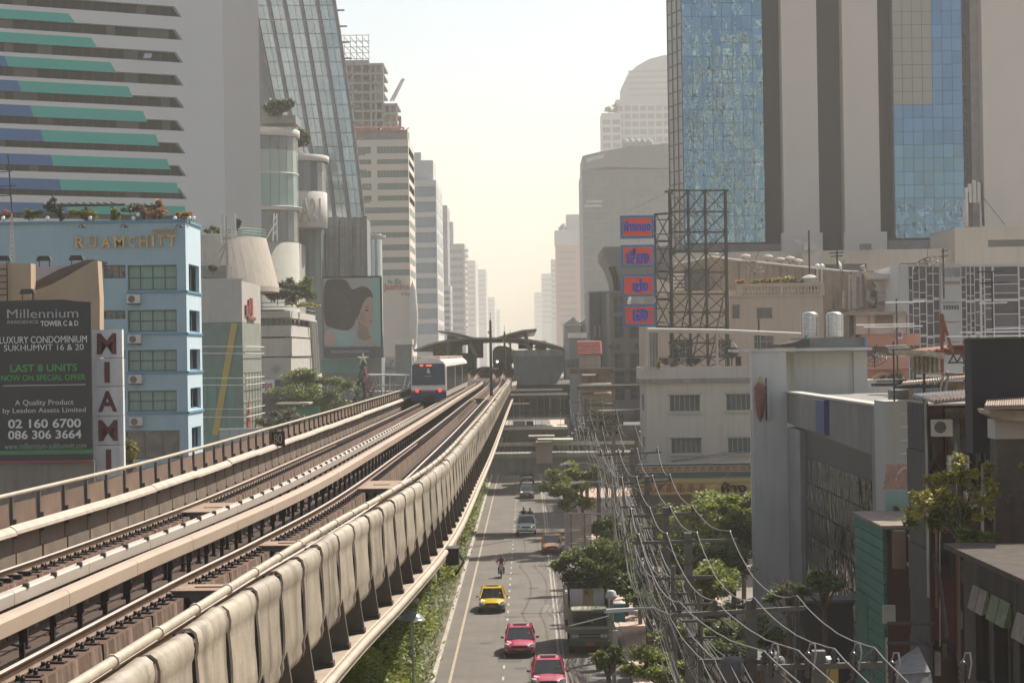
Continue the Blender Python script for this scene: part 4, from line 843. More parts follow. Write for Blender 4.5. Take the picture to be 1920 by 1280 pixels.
# ---- sloping glass tower
gt_ = thing('sloping_glass_tower', 'tall pale glass tower with a long sloping curved edge and dark ribs', 'tower', at(640, 600, 365))
Yt = 365; prof = [(0, -220), (60, -120)]
edge = lambda py: 690 - 1.0 * ((517 - py) ** 1.32) / 60.0 if py < 517 else 690
def ribx(k, py):       # ribs sweep with the curved right edge
 off = [0, 26, 52, 78, 103, 126][k] if k < 6 else 200
 return edge(py) - off - (517 - min(py, 517)) * [.0, .012, .02, .03, .04, .05][k]
gtw = glass('pale_tower_glass', (.40, .47, .50), .14, wave=.15, wscale=.12, metal=.6); gt2 = glass('pale_tower_glass_b', (.34, .42, .45), .14, wave=.12, wscale=.15, metal=.6); rib = mat('tower_rib', (.15, .15, .16), .5)
pys = [408 - i * 26.5 for i in range(0, 24)]
npane = 0
for k in range(5):
 for i in range(len(pys) - 1):
  ya, yb_ = pys[i], pys[i + 1]
  for h_ in range(2):
   t0, t1 = h_ / 2, (h_ + 1) / 2
   xa0, xa1 = ribx(k + 1, ya) + 3, ribx(k, ya); xb0, xb1 = ribx(k + 1, yb_) + 3, ribx(k, yb_)
   def g_(x, y, ):
    v = at(x, y, Yt); v.y += max(0, 0); return v
   q = MB(); q.face(at(lin(xa0, xa1, t0) + .4, ya - .6, Yt), at(lin(xa0, xa1, t1) - .4, ya - .6, Yt), at(lin(xb0, xb1, t1) - .4, yb_ + .6, Yt), at(lin(xb0, xb1, t0) + .4, yb_ + .6, Yt)); npane += 1
   q.build('pane', gtw if (i + k) % 3 else gt2, gt_)
for k in range(6):
 pp = [at(ribx(k, y_), y_, Yt) for y_ in pys]; q = MB()
 for i in range(len(pp) - 1):
  a, c_ = pp[i], pp[i + 1]; w_ = .28
  q.hexa([(a.x - w_, a.y - .9, a.z), (a.x + w_, a.y - .9, a.z), (a.x + w_, a.y + .1, a.z), (a.x - w_, a.y + .1, a.z), (c_.x - w_, c_.y - .9, c_.z), (c_.x + w_, c_.y - .9, c_.z), (c_.x + w_, c_.y + .1, c_.z), (c_.x - w_, c_.y + .1, c_.z)])
 q.build('rib', rib, gt_)
q = MB(); pp = [at(edge(y_), y_, Yt) for y_ in pys]; lft = at(470, 400, Yt).x
for i in range(len(pp) - 1): a, c_ = pp[i], pp[i + 1]; q.hexa([(lft, Yt + .15, a.z), (a.x + .3, Yt + .15, a.z), (a.x * 1.08, Yt + 26, a.z), (lft, Yt + 26, a.z), (lft, Yt + .15, c_.z), (c_.x + .3, Yt + .15, c_.z), (c_.x * 1.08, Yt + 26, c_.z), (lft, Yt + 26, c_.z)])
q.build('tower_shaft', mat('shaft_grey', (.17, .18, .19), .5, var=.05), gt_)
for py in range(-10, 400, 30): a = at(edge(py), py, Yt); MB().box(a.x + .2, a.x + 1.5, Yt - .5, Yt + .3, a.z - .1, a.z + .1).build('edge_fin', stl, gt_)
x_, x2, za, zb = pxface(604, 686, 408, 640, 352); MB().box(x_, x2, 352.2, 364, 0, zb).build('lower_block', MC['shaft_grey'], gt_)
for i in range(8):
 for j in range(6):
  x_, x2, za, zb = pxface(607 + i * 10, 616 + i * 10, 410 + j * 18, 427 + j * 18, 352); MB().box(x_, x2, 352, 352.15, za, zb).build('pane', glass('lower_pane', (.24, .25, .23), .2, spec=.4), gt_)
for px in (606, 631, 657, 685): x_ = at(px, 460, 351).x; MB().box(x_ - .3, x_ + .3, 351, 352, 4, at(px, 405, 351).z).build('rib', rib, gt_)
pc = thing('round_glass_annex', 'small round glazed annex with a flat cap right of the glass tower', 'building', at(697, 500, 372)); a = at(697, 500, 372)
MB().lathe((a.x, 374, 0), [(1.7, 0), (1.7, at(0, 450, 374).z)], 20).build('glazing', gtw, pc); MB().lathe((a.x, 374, at(0, 449, 374).z - 1.0), [(2.2, 0), (2.4, .3), (2.4, .6)], 20).build('cap', ml, pc)
# ---- portrait billboard
Y = 300; x0, x1, z0, z1 = pxface(607, 713, 521, 652, Y); wbz0 = pxface(607, 715, 650, 671, Y)
pb_ = thing('portrait_billboard', 'large billboard showing a dark haired woman in profile above a dark caption', 'billboard', ((x0 + x1) / 2, Y, 0))
def grad(name, stops, axis):       # flat print with a colour ramp across the sheet
 m = bpy.data.materials.new(name); m.use_nodes = True; t = m.node_tree; N = t.nodes; tc = N.new('ShaderNodeTexCoord'); sp = N.new('ShaderNodeSeparateXYZ'); r = N.new('ShaderNodeValToRGB')
 t.links.new(tc.outputs['Generated'], sp.inputs[0]); t.links.new(sp.outputs[axis], r.inputs[0]); e = r.color_ramp.elements; e[0].position, e[0].color = stops[0][0], (*stops[0][1], 1); e[1].position, e[1].color = stops[-1][0], (*stops[-1][1], 1)
 for p, c_ in stops[1:-1]: n_ = e.new(p); n_.color = (*c_, 1)
 t.links.new(r.outputs[0], N['Principled BSDF'].inputs['Base Color']); N['Principled BSDF'].inputs['Roughness'].default_value = .6; return m
MB().box(x0, x1, Y, Y + .8, z0, z1).build('picture_sheet', grad('print_sheet', [(0, (.30, .27, .24)), (.55, (.33, .32, .27)), (.8, (.33, .36, .30)), (.92, (.22, .42, .38)), (1, (.25, .38, .33))], 0), pb_)
MB().box(x0 - .2, x1 + .2, Y + .1, Y + .9, z1, z1 + .25).build('frame', blk, pb_); MB().box(x1 + .003, x1 + .25, Y + .1, Y + .9, z0, z1 - .003).build('frame', blk, pb_)
xa, xb, za, zb = wbz0; MB().box(xa, xb + .3, Y - .3, Y + .6, za, zb).build('caption_board', mat('caption_dark', (.075, .085, .095), .6), pb_)
line('ให้ทุกวันเป็นการเริ่มต้นใหม่ที่งดงาม', 620, 692, 655, 663, Y - .35, wt, pb_)
def shape(name, pts, m, d, smooth_=3):
 P_ = [P2(x, y, Y) for x, y in pts]
 for _ in range(smooth_): P_ = [(lin(P_[i][0], P_[(i + 1) % len(P_)][0], t), lin(P_[i][1], P_[(i + 1) % len(P_)][1], t)) for i in range(len(P_)) for t in (.25, .75)]
 n = len(P_); b = MB(); b.face(*[(a, Y - d, c_) for a, c_ in reversed(P_)]);
 me = b.mesh(name, m, worg(pb_)); o = bpy.data.objects.new(name, me); COL.objects.link(o); o.parent = pb_
hair = mat('print_hair', (.045, .037, .034), .6, var=.35, scale=.5); skin_ = mat('print_skin', (.42, .28, .22), .6, var=.06); skd = mat('print_skin_shade', (.32, .20, .155), .6)
shape('printed_background', [(608, 615), (640, 618), (668, 616), (672, 650), (608, 651)], mat('print_pale_blue', (.28, .40, .37), .6, var=.2, scale=.3), .02); shape('printed_background', [(608, 622), (628, 620), (634, 645), (608, 650)], mat('print_peach', (.45, .33, .25), .6, var=.1), .03)
shape('printed_shoulder', [(661, 652), (666, 634), (678, 628), (692, 630), (702, 640), (706, 652)], mat('print_dress', (.40, .42, .38), .6, var=.3, scale=3), .035)
shape('printed_neck', [(672, 596), (690, 608), (691, 625), (697, 634), (684, 640), (668, 632), (672, 614)], skd, .04)
shape('printed_face', [(666, 592), (672, 578), (680, 562), (694, 556), (699, 562), (699, 576), (700, 588), (700.5, 597), (699.5, 606), (696, 614), (690, 615), (682, 610), (673, 602), (667, 600)], skin_, .05)
shape('printed_hair', [(607, 527), (622, 523), (650, 523), (657, 541), (664, 543), (678, 536), (690, 539), (698, 549), (700, 560), (695, 555), (688, 558), (681, 568), (676, 580), (673, 592), (667, 597), (665, 608), (656, 618), (645, 620), (620, 614), (607, 608)], hair, .06)
shape('printed_hair_shine', [(628, 545), (648, 552), (662, 575), (652, 590), (634, 575)], mat('print_hair_b', (.06, .048, .043), .6, var=.3, scale=.8), .07)
for pts in ([(684, 582), (688, 579.5), (691.5, 581), (690, 583.5), (686, 583.5)], [(683, 577), (688, 574.5), (693, 575), (688, 576.3)], [(697, 580.5), (699, 580), (698.6, 582.5)], [(697, 574.5), (699, 573.8), (699, 575)], [(669, 596), (671.5, 595.5), (671, 599), (669.5, 599)]): shape('printed_eye', pts, MC['print_hair'], .08, 1)
shape('printed_cheek', [(674, 588), (681, 581), (684, 594), (689, 605), (684, 609), (675, 600)], mat('print_cheek', (.355, .225, .175), .6, var=.05), .058, 3)
shape('printed_bare_shoulder', [(693, 632), (700, 635), (706, 645), (706, 652), (695, 652)], skin_, .05)
for k in range(7): shape('printed_hair_strand', [(612 + k * 5, 560 + k * 7), (630 + k * 4, 556 + k * 6), (655, 575 + k * 5), (632 + k * 4, 559 + k * 6)], MC['print_hair_b'], .075 + k * .001, 2)
shape('printed_lips', [(690.5, 602.5), (695, 600.5), (698.6, 601), (698, 603.6), (694, 604.8)], mat('print_lips', (.34, .11, .11), .6), .08, 1)
# ---- glazed shop front, tree of lights and plaza things below the billboard
def simple_block(name, label, cat, pxl, pxr, pyt, pyb, Y, dep, m, z0=None, group=None):
 x0, x1, za, zb = pxface(pxl, pxr, pyt, pyb, Y); za = 0 if z0 is None else z0
 t_ = thing(name, label, cat, ((x0 + x1) / 2, Y, za), group=group); MB().box(x0, x1, Y, Y + dep, za, zb).build('wall', m, t_); return t_, x0, x1, zb
t_, *_ = simple_block('shop_block', 'teal fronted shop block under the portrait billboard', 'building', 604, 716, 671, 760, 303, 10, mat('shop_grey', (.24, .26, .25), .8, var=.15));
x_, x2, za, zb = pxface(607, 690, 673, 700, 302.8); MB().box(x_, x2, 302.7, 302.99, za, zb).build('fascia', mat('fascia_teal', (.12, .27, .24), .6), t_); line('花', 623, 634, 676, 690, 302.6, gy_, t_);
t_, *_ = simple_block('department_store', 'pale store front with faint Robinson lettering left of the train', 'building', 716, 776, 668, 760, 312, 10, mat('store_pale', (.33, .33, .31), .9, var=.12, stain=(.25, .25, .23), streak=.4))
x_, x2, za, zb = pxface(716, 752, 674, 705, 311); MB().box(x_, x2, 311, 311.4, za, zb).build('sign_panel', mat('panel_pale', (.46, .46, .44), .7), t_); line('Robinson', 718, 750, 686, 693, 310.9, mat('sign_grey', (.2, .22, .25), .6), t_); line('7', 728, 740, 675, 684, 310.9, MC['sign_grey'], t_)
xt = thing('christmas_tree', 'tall dark cone Christmas tree with a star and red ribbon by the viaduct', 'christmas tree', at(682, 740, 262)); c0 = at(682, 735, 262); top = at(681, 672, 262)
b = MB(); random.seed(5); Hh = top.z - c0.z + 2
for i in range(2600):
 t = random.random() ** .6; r_ = 1.75 * t * random.uniform(.75, 1.05); a = random.random() * 6.28; p = Vector((c0.x + r_ * math.cos(a), 262 + r_ * math.sin(a), top.z - Hh * t)); s_ = .12; d1 = Vector((random.uniform(-1, 1), random.uniform(-1, 1), random.uniform(-1, 1))).normalized() * s_ * 2; d2 = d1.cross(Vector((random.random(), random.random(), 1))).normalized() * s_
 b.face(p, p + d1, p + d1 + d2)
b.build('foliage', leafmat('xmas_green', (.012, .03, .02), (.03, .075, .045), .1), xt)
MB().tube([(top.x, 262, top.z - Hh), (top.x, 262, top.z)], .25, 6, .05).build('trunk', blk, xt)
q = MB()
for k in range(5): a = math.pi / 2 + k * 2 * math.pi / 5; q.face((top.x, 261.7, top.z), (top.x + .28 * math.cos(a + .6), 261.9, top.z + .28 * math.sin(a + .6)), (top.x + .85 * math.cos(a), 261.9, top.z + .85 * math.sin(a)), (top.x + .28 * math.cos(a - .6), 261.9, top.z + .28 * math.sin(a - .6)))
q.build('star', mat('star_pale', (.6, .55, .42), .5), xt)
MB().tube([(top.x + .15, 261.5, top.z - 1), (top.x + .5, 260.9, top.z - 2.5), (top.x + .75, 260.5, top.z - 4.2)], .22, 6).build('ribbon', mat('ribbon_red', (.28, .04, .07), .6), xt)
bau = MB().lathe((0, 0, 0), [(.02, -.1), (.1, 0), (.02, .1)], 8).mesh('bauble', mat('bauble', (.7, .68, .6), .3))
for i in range(26): t = random.random() ** .7; a = random.uniform(3.4, 6.0); inst('bauble', bau, xt, (c0.x + 1.8 * t * math.cos(a), 262 + 1.8 * t * math.sin(a), top.z - Hh * t))
pz = thing('plaza_structure', 'tangle of white raking masts and rails on the plaza left of the train', 'structure', at(700, 730, 290))
random.seed(3)
for i in range(26):
 px = 600 + random.random() * 165; py = 745; l_ = random.uniform(-12, 12); hgt = random.uniform(12, 45); MB().tube([at(px, py, 285), at(px + l_, py - hgt, 285)], .09, 4).build('mast', wt if i % 2 else stl, pz)
for py in (702, 722, 733): MB().tube([at(690, py, 286), at(768, py + 1, 286)], .12, 4).build('rail', wt if py != 722 else stl, pz)
gk = thing('green_hoarding', 'low green hoarding among the trees left of the viaduct', 'hoarding', at(575, 770, 240)); x_, x2, za, zb = pxface(548, 600, 762, 790, 240); MB().box(x_, x2, 240, 240.3, za - 3, zb).build('panel', mat('hoarding_green', (.05, .2, .13), .7), gk); MB().box(x_ - 1.5, x2 - 1, 238, 244, zb + .3, zb + .5).build('roof', palr, gk)
# ---- distant left row
def far_tower(label, pxl, pxr, pxs, pyt, pyb, Y, wallm, bandm, bands, cat='tower', sideglass=True, top=None, group=None, name='office_tower', inset=.0):
 x0, x1, za, zb = pxface(pxl, pxr, pyt, pyb, Y); za = 0; yb = atx(pxs, pyt, x1).y if x1 < 0 and pxs > pxr else Y + 25
 yb = min(yb, Y * 1.15)
 t_ = thing(name, label, cat, ((x0 + x1) / 2, Y, 0), group=group);
 hs = []; hs2 = []
 for a, c_, ul, ur, nx in bands:
  z1_, z0_ = at((pxl + pxr) / 2, a, Y).z, at((pxl + pxr) / 2, c_, Y).z
  hs.append((ul * (x1 - x0) + .01, ur * (x1 - x0) - .01, z0_, z1_, (nx, 1)))
 facade(t_, (x0, Y, 0), FX, x1 - x0, zb, hs, wallm, bandm, .5, mat('band_frame', (.25, .28, .28), .6), .12)
 if x1 < 0:
  W2 = yb - Y
  plain(t_, (x1, Y, 0), FY, W2, zb, wallm)
  for h in hs[:30]: MB().box(x1, x1 + .06, Y + W2 * .08, Y + W2 * .9, h[2], h[3]).build('side_window', bandm, t_)
 else: plain(t_, (x0, yb, 0), FNY, yb - Y, zb, wallm)
 MB().box(x0 + .6, x1 - .6, Y + .62, yb - .3, 0, zb - .2).build('core', wallm, t_); MB().box(x0 + .01, x1 - .01, Y + .01, yb - .01, zb - .2, zb - .05).build('roof', wallm, t_)
 return t_, x0, x1, zb
jw = mat('jasmine_cream', (.58, .52, .44), .9, var=.04, scale=.1); jg = glass('jasmine_glass', (.20, .25, .22), .2, spec=.4)
jr = [];
for k, (a, c_) in enumerate(((275, 288), (299, 308), (320, 333), (344, 356), (367, 377), (389, 400), (413, 423.5), (436, 446), (459, 470), (482.5, 493), (505.5, 517))):
 jr.append((a, c_, (.0 if k > 4 else .22 + .03 * k) if k > 4 else .48, .995, 10));
 if k < 5: jr.append((a, c_, .15 + .02 * k, .38, 3))
t_, x0, x1, zb = far_tower('cream office tower with green window bands and red rooftop crane frame', 655, 768, 776, 262, 640, 480, jw, jg, jr)
line('Jasmine', 719, 768, 531, 547, 479.8, mat('jasmine_red', (.40, .13, .11), .6), t_, bold=.02); line('City', 752, 769, 548, 555, 479.8, mat('jasmine_brown', (.17, .12, .09), .6), t_, bold=.02)
for a in ((735, 530, 728, 526), (741, 532, 744, 522), (745, 531, 752, 526)): MB().tube([at(a[0], a[1], 479.6), at(a[2], a[3], 479.6)], .3, 5).build('leaf_logo', mat('leaf_logo', (.15, .25, .16), .6), t_)
MB().box(x0 + 1, x1 - .2, 480.5, 490, zb, zb + 2.2).build('plant_room', mat('plant_grey', (.26, .25, .23), .8), t_)
rr = mat('crane_red', (.38, .13, .09), .7)
for i in range(14): xx = lin(x0, x1, i / 14); MB().tube([(xx, 480, zb + 1.5), (xx + 1.2, 480, zb + 2.6)], .12, 4).build('red_strut', rr, t_)
MB().tube([(x0, 480, zb + 2.8), (x1 - 1, 480, zb + 2.6)], .2, 4).build('red_beam', rr, t_); a = at(750, 240, 482); MB().tube([a, at(750, 218, 482)], .3, 4).build('red_post', rr, t_)
ov = thing('oval_sign', 'tall white oval sign on the edge of the cream tower', 'sign', at(774, 590, 478)); c0 = at(775, 592, 479); MB().lathe(c0, [(.05, -8), (.7, -6), (1.1, 0), (.7, 6), (.05, 8)], 12).build('panel', ml, ov, True)
bg_ = glass('band_blue_glass', (.20, .28, .33), .12, wave=.2, wscale=.15, spec=.6); bwh = mat('band_white_far', (.50, .50, .49), .8, var=.04)
t_, x0, x1, zb = far_tower('blue glass tower with white floor bands right of the cream tower', 760, 820, 829, 338, 650, 560, bwh, bg_, [(350 + k * 28.6, 369 + k * 28.6, .03, .97, 5) for k in range(10)])
MB().box(x0, x0 + 7.6, 562, 580, zb, zb + 5.4).build('stepped_top', bwh, t_); MB().box(x0, x0 + 4.4, 563, 580, zb + 5.4, zb + 7.6).build('stepped_top', bwh, t_)
grf = mat('far_grey', (.33, .34, .34), .9, var=.05, scale=.1); gfg = glass('far_glass', (.16, .18, .2), .3, spec=.4)
far_tower('slim grey slab tower behind the blue glass one', 822, 840, 842, 385, 640, 1000, grf, gfg, [(395 + k * 18, 404 + k * 18, .1, .6, 2) for k in range(12)])
t_, x0, x1, zb = far_tower('stepped grey tower with white balconies along its corner', 838, 872, 876, 457, 640, 1250, grf, gfg, [(468 + k * 14.4, 475 + k * 14.4, .1, .9, 3) for k in range(11)])
MB().box(x0, x0 + 4, 1252, 1270, zb, zb + 13).build('stepped_top', grf, t_); MB().box(x0, x0 + 1.8, 1253, 1270, zb + 13, zb + 20).build('stepped_top', grf, t_)
for k in range(16): a = at(873, 470 + k * 11, 1251); MB().box(a.x - .9, a.x + 1.8, 1248, 1254, a.z - .5, a.z + .6).build('balcony', ml, t_)
far_tower('short pale block below the slim grey tower', 829, 845, 848, 535, 640, 900, bwh, gfg, [(545 + k * 12, 551 + k * 12, .15, .85, 3) for k in range(7)])
pf_ = mat('pale_far', (.38, .38, .37), .9, var=.04, scale=.05)
far_tower('pale faded tower first beyond the stepped grey one', 874, 892, 896, 488, 640, 2200, pf_, gfg, [(498 + k * 10, 502 + k * 10, .1, .9, 4) for k in range(12)])
far_tower('pale faded tower second beyond the stepped grey one', 890, 912, 914, 505, 640, 2700, pf_, gfg, [(515 + k * 9, 519 + k * 9, .1, .9, 4) for k in range(11)])
far_tower('lower faded block at the far end of the left skyline', 908, 928, 930, 557, 645, 3200, pf_, gfg, [(563 + k * 8, 566 + k * 8, .1, .9, 4) for k in range(8)])
far_tower('faintest low block closing the left skyline', 922, 938, 940, 580, 650, 3800, pf_, gfg, [(586 + k * 7, 589 + k * 7, .1, .9, 4) for k in range(6)])
# construction tower
cg = mat('raw_concrete', (.25, .25, .24), .95, var=.08, scale=.2)
ct = thing('unfinished_tower', 'unfinished concrete tower with open frame floors and scaffold on top', 'tower', at(690, 400, 600));
def cbox(xa, xb, pt, pb, Y, dep, m=cg, nm='core_wall'): x_, x2, za, zb = pxface(xa, xb, pt, pb, Y); MB().box(x_, x2, Y, Y + dep, za, zb).build(nm, m, ct)
cbox(640, 695, 113, 640, 606, 14); cbox(703, 711, 150, 640, 606, 10); cbox(722, 732, 196, 640, 606, 10)
for k in range(7): cbox(640, 719, 119 + k * 17.5, 122.5 + k * 17.5, 600, 20, cg, 'floor_slab')
for px in (646, 660, 678, 694, 703, 716): cbox(px, px + 3.5, 122, 300, 600.3, 1.5, cg, 'column')
for k in range(3): cbox(718, 745, 194 + k * 17, 198 + k * 17, 600, 18, cg, 'floor_slab')
for px in (721, 731, 742): cbox(px, px + 2.5, 196, 260, 600.3, 1.2, cg, 'column')
for i in range(5):
 px = 645 + i * 11.5; cbox(px, px + 1, 65 + (2 if i % 2 else 0), 119, 601, .2, stl, 'scaffold_post')
for k in range(5): cbox(640, 693, 66 + k * 11, 67 + k * 11, 601, .2, stl, 'scaffold_rail')
for i in range(4):
 for k in range(3): MB().tube([at(645 + i * 11.5, 70 + k * 15, 601), at(656.5 + i * 11.5, 82 + k * 15, 601)], .12, 4).build('scaffold_brace', stl, ct)
cr = thing('crane_jib', 'white crane jib leaning over the unfinished tower', 'crane', at(740, 185, 600))
for d in (0, 5): MB().tube([at(732 + d, 190, 600), at(755 + d * .5, 148, 600)], .3, 4).build('jib_rail', wt, cr)
for k in range(7): MB().tube([at(733 + k * 3.3, 188 - k * 6, 600), at(738 + k * 3.2, 184 - k * 5.8, 600)], .15, 4).build('jib_brace', wt, cr)
# ================================================================ right side, far row
far_tower('pale faded block nearest the vanishing point on the right', 1002, 1018, 1003, 548, 640, 3600, pf_, gfg, [(556 + k * 9, 559 + k * 9, .1, .9, 4) for k in range(7)])
far_tower('pale faded tower second from the vanishing point on the right', 1016, 1036, 1017, 513, 640, 2900, pf_, gfg, [(522 + k * 10, 526 + k * 10, .1, .9, 4) for k in range(9)])
far_tower('thin faded tower beside the reddish one', 1034, 1046, 1035, 486, 640, 2400, pf_, gfg, [(495 + k * 10, 499 + k * 10, .1, .9, 3) for k in range(11)])
rdm = mat('faded_red_wall', (.40, .22, .18), .9, var=.1, scale=.1)
t_, x0, x1, zb = far_tower('faded reddish tower with a white crown and rooftop plants', 1043, 1093, 1044, 432, 640, 1700, rdm, gfg, [(470 + k * 12, 475 + k * 12, .1, .75, 6) for k in range(12)])
MB().box(x0 - .8, x1 + .5, 1698, 1710, zb - 12, zb).build('crown', pf_, t_); x_, x2, za, zb2 = pxface(1062, 1093, 402, 432, 1703); MB().box(x_, x2, 1703, 1730, za, zb2).build('penthouse', grf, t_)
dgl = glass('grey_mirror', (.10, .125, .135), .25, wave=.25, wscale=.08, spec=.5)
# big dark office block with folded crown
Y = 900; ob2 = thing('dark_office_block', 'wide dark grey glass office block behind the red shop signs', 'building', at(1180, 500, Y))
x_, x2, za, zb = pxface(1094, 1262, 318, 640, Y); W2 = x2 - x_; n = 26
fl = [(0.15 + i * (W2 / 14), (i + 1) * (W2 / 14) - .15, 8 + k * 4.9, 8 + k * 4.9 + 3.9) for i in range(14) for k in range(17)]
facade(ob2, (x_, Y, 0), FX, W2, zb, fl, mat('office_dark', (.13, .14, .14), .6, var=.05), dgl, .15); plain(ob2, (x_, Y + 60, 0), FNY, 60, zb, MC['office_dark'])
MB().box(x_ + .3, x2 - .3, Y + .3, Y + 60, 0, zb - .3).build('core', MC['office_dark'], ob2)
a = [P2(1092, 320, Y), P2(1092, 293, Y), P2(1125, 285, Y), P2(1160, 279, Y), P2(1205, 274, Y), P2(1262, 268, Y), P2(1262, 316, Y), P2(1140, 313, Y)]
MB().prism(a[::-1], 'Y', Y - 1.2, Y + 40).build('crown', mat('office_crown', (.19, .20, .20), .7), ob2)
MB().prism([P2(1099, 305, Y), P2(1099, 298, Y), P2(1132, 289, Y), P2(1132, 297, Y)][::-1], 'Y', Y - 1.5, Y - 1.1).build('crown_light_band', mat('crown_pale', (.45, .44, .42), .6), ob2)
for i in range(5): x_a = at(1176 + i * 11, 270, Y).x; MB().lathe((x_a, Y + 10, at(1200, 271, Y).z), [(1.8, 0), (1.8, 2), (.9, 3.2), (.1, 3.6)], 8).build('roof_cowl', pf_, ob2)
for (pa, pb, py) in ((1099, 1130, 376), (1096, 1128, 384)): x_a, x_b, za_, zb_ = pxface(pa, pb, py, py + 4, Y - .3); MB().box(x_a, x_b, Y - .4, Y - .01, za_, zb_).build('light_band', MC['crown_pale'], ob2)
# tall pale tower with arched crown
Y = 1500; pw = mat('pale_tower', (.46, .47, .46), .8, var=.04, scale=.1); ar = thing('arched_tower', 'tall pale tower with an arched crown and rooftop palms fading in the haze', 'tower', at(1200, 300, Y))
for (pl, pr, pt, yy) in ((1131, 1168, 212, Y), (1158, 1290, 186, Y + 4)):
 x_, x2, za, zb = pxface(pl, pr, pt, 640, yy); hs = []
 nx = max(2, int((x2 - x_) / 5.2))
 for k in range(22):
  zz = zb - 8.0 - k * 5.5
  for i in range(nx): u = (x2 - x_) * (i + .12) / nx; hs.append((u, u + (x2 - x_) / nx * .76, zz, zz + 3.3))
 facade(ar, (x_, yy, 0), FX, x2 - x_, zb, hs, pw, gfg, .4); plain(ar, (x_, yy + 30, 0), FNY, 30, zb, pw); MB().box(x_ + .5, x2 - .5, yy + .6, yy + 30, 0, zb - .2).build('core', pw, ar)
cp = [P2(1165, 186, Y), P2(1165, 165, Y), P2(1178, 137, Y), P2(1195, 122, Y), P2(1218, 109, Y), P2(1245, 102, Y), P2(1290, 98, Y), P2(1290, 186, Y)]
MB().prism(cp[::-1], 'Y', Y + 5, Y + 25).build('arched_crown', pw, ar)
for k in range(5): x_, x2, za, zb = pxface(1178, 1290, 140 + k * 11 - 8, 143 + k * 11 - 8, Y + 4.8); MB().box(x_, x2, Y + 4.6, Y + 4.99, za, zb).build('crown_band', grf, ar)
# ---- funnel-topped brown building behind the shop signs
Y = 330; brw = mat('olive_concrete', (.25, .225, .19), .85, var=.07, scale=.3, stain=(.17, .155, .135), streak=.4)
fn = thing('funnel_topped_building', 'brown concrete building with a flared funnel top left of the shop signs', 'building', at(1180, 620, Y))
MB().prism([P2(1131, 463, Y), P2(1131, 478, Y), P2(1143, 498, Y), P2(1151, 520, Y), P2(1155, 545, Y), P2(1260, 545, Y), P2(1260, 461, Y)], 'Y', Y, Y + 25).build('flared_top', brw, fn)
for k in range(2): MB().tube([at(1143 + k * 6, 500, Y - .3), at(1151 + k * 6, 520, Y - .3), at(1154 + k * 6, 545, Y - .3)], .28, 5).build('rib', blk, fn)
x_, x2, za, zb = pxface(1144, 1260, 545, 760, Y); hs = []
for (pa, pb) in ((1151, 1170), (1180, 1208)):
 for (ya, yb_) in ((555, 586), (592, 634), (662, 690), (696, 718), (724, 750)): hs.append((at(pa, 600, Y).x - x_, at(pb, 600, Y).x - x_, at(1170, yb_, Y).z, at(1170, ya, Y).z, (2, 2)))
facade(fn, (x_, Y, 0), FX, x2 - x_, zb, hs, brw, glass('brown_glass', (.07, .085, .095), .15, wave=.08, wscale=.5, spec=.5), .6, mat('mullion_brown', (.16, .15, .13), .6), .12)
plain(fn, (x_, Y + 25, 0), FNY, 25, zb, brw); MB().box(x_ + .7, x2, Y + .7, Y + 25, 0, zb - .1).build('core', brw, fn)
for py in (545, 690): a, c_, za, zb = pxface(1142, 1215, py, py + 4, Y); MB().box(a, c_, Y - .5, Y - .01, za, zb).build('cornice', brw, fn)
for (px, s_) in ((1145, -1), (1157, 1), (1192, 1)): q = at(px, 649, Y - .1); MB().prism([(q.x - .5, q.z), (q.x + .4, q.z + .6), (q.x + .4, q.z - .6)], 'Y', Y - .3, Y - .01).build('wall_emblem', mat('emblem_dark', (.12, .1, .08), .6), fn)
t_, *_ = simple_block('dark_slot_building', 'narrow grey building with a tall dark glazed slot', 'building', 1105, 1145, 546, 740, 345, 20, mat('slot_wall', (.34, .35, .34), .85, var=.05));
x_, x2, za, zb = pxface(1107, 1127, 549, 700, 344.8); MB().box(x_, x2, 344.7, 344.99, za, zb).build('glazed_slot', glass('slot_glass', (.04, .045, .05), .2), t_)
for px in (1114, 1123): x_, x2, za, zb = pxface(px, px + 2.5, 610, 632, 344.6); MB().box(x_, x2, 344.5, 344.69, za, zb).build('light_strip', pf_, t_)
# tile roofed house & pavilion roofs
Y = 270; tile = mat('red_tile', (.30, .075, .055), .8, var=.2, scale=2)
hs_ = thing('tile_roofed_house', 'small pinkish house with a red tiled roof beside the station', 'house', at(1110, 700, Y))
x_, x2, za, zb = pxface(1088, 1127, 663, 760, Y); MB().box(x_, x2, Y, Y + 9, 0, zb).build('wall', mat('pinkish_wall', (.42, .33, .29), .9, var=.08, stain=(.3, .22, .18), streak=.4), hs_)
xa, xb = x_ - .3, x2 + .2; zt_ = at(1107, 638, Y).z; rows_ = 7; tl_ = MB().hexa([(0, 0, 0), (.26, 0, 0), (.26, .36, .16), (0, .36, .16), (0, 0, .07), (.26, 0, .07), (.26, .36, .2), (0, .36, .2)]).mesh('roof_tile', tile)
for j in range(rows_):
 for i in range(int((xb - xa) / .27)): inst('roof_tile', tl_, hs_, (xa + i * .27, Y - .5 + j * .28, lin(zb, zt_, j / rows_)))
MB().hexa([(xa, Y - .5, zb - .05), (xb, Y - .5, zb - .05), (xb, Y + 6, zb - .05), (xa, Y + 6, zb - .05), (xa, Y + 1.6, zt_ - .05), (xb, Y + 1.6, zt_ - .05), (xb, Y + 3, zt_ - .05), (xa, Y + 3, zt_ - .05)]).build('roof', tile, hs_)
hb_ = thing('old_shop_row', 'row of weathered low shop roofs and awnings below the red tiled roof', 'building', at(1120, 730, 262)); pkw = MC['pinkish_wall']
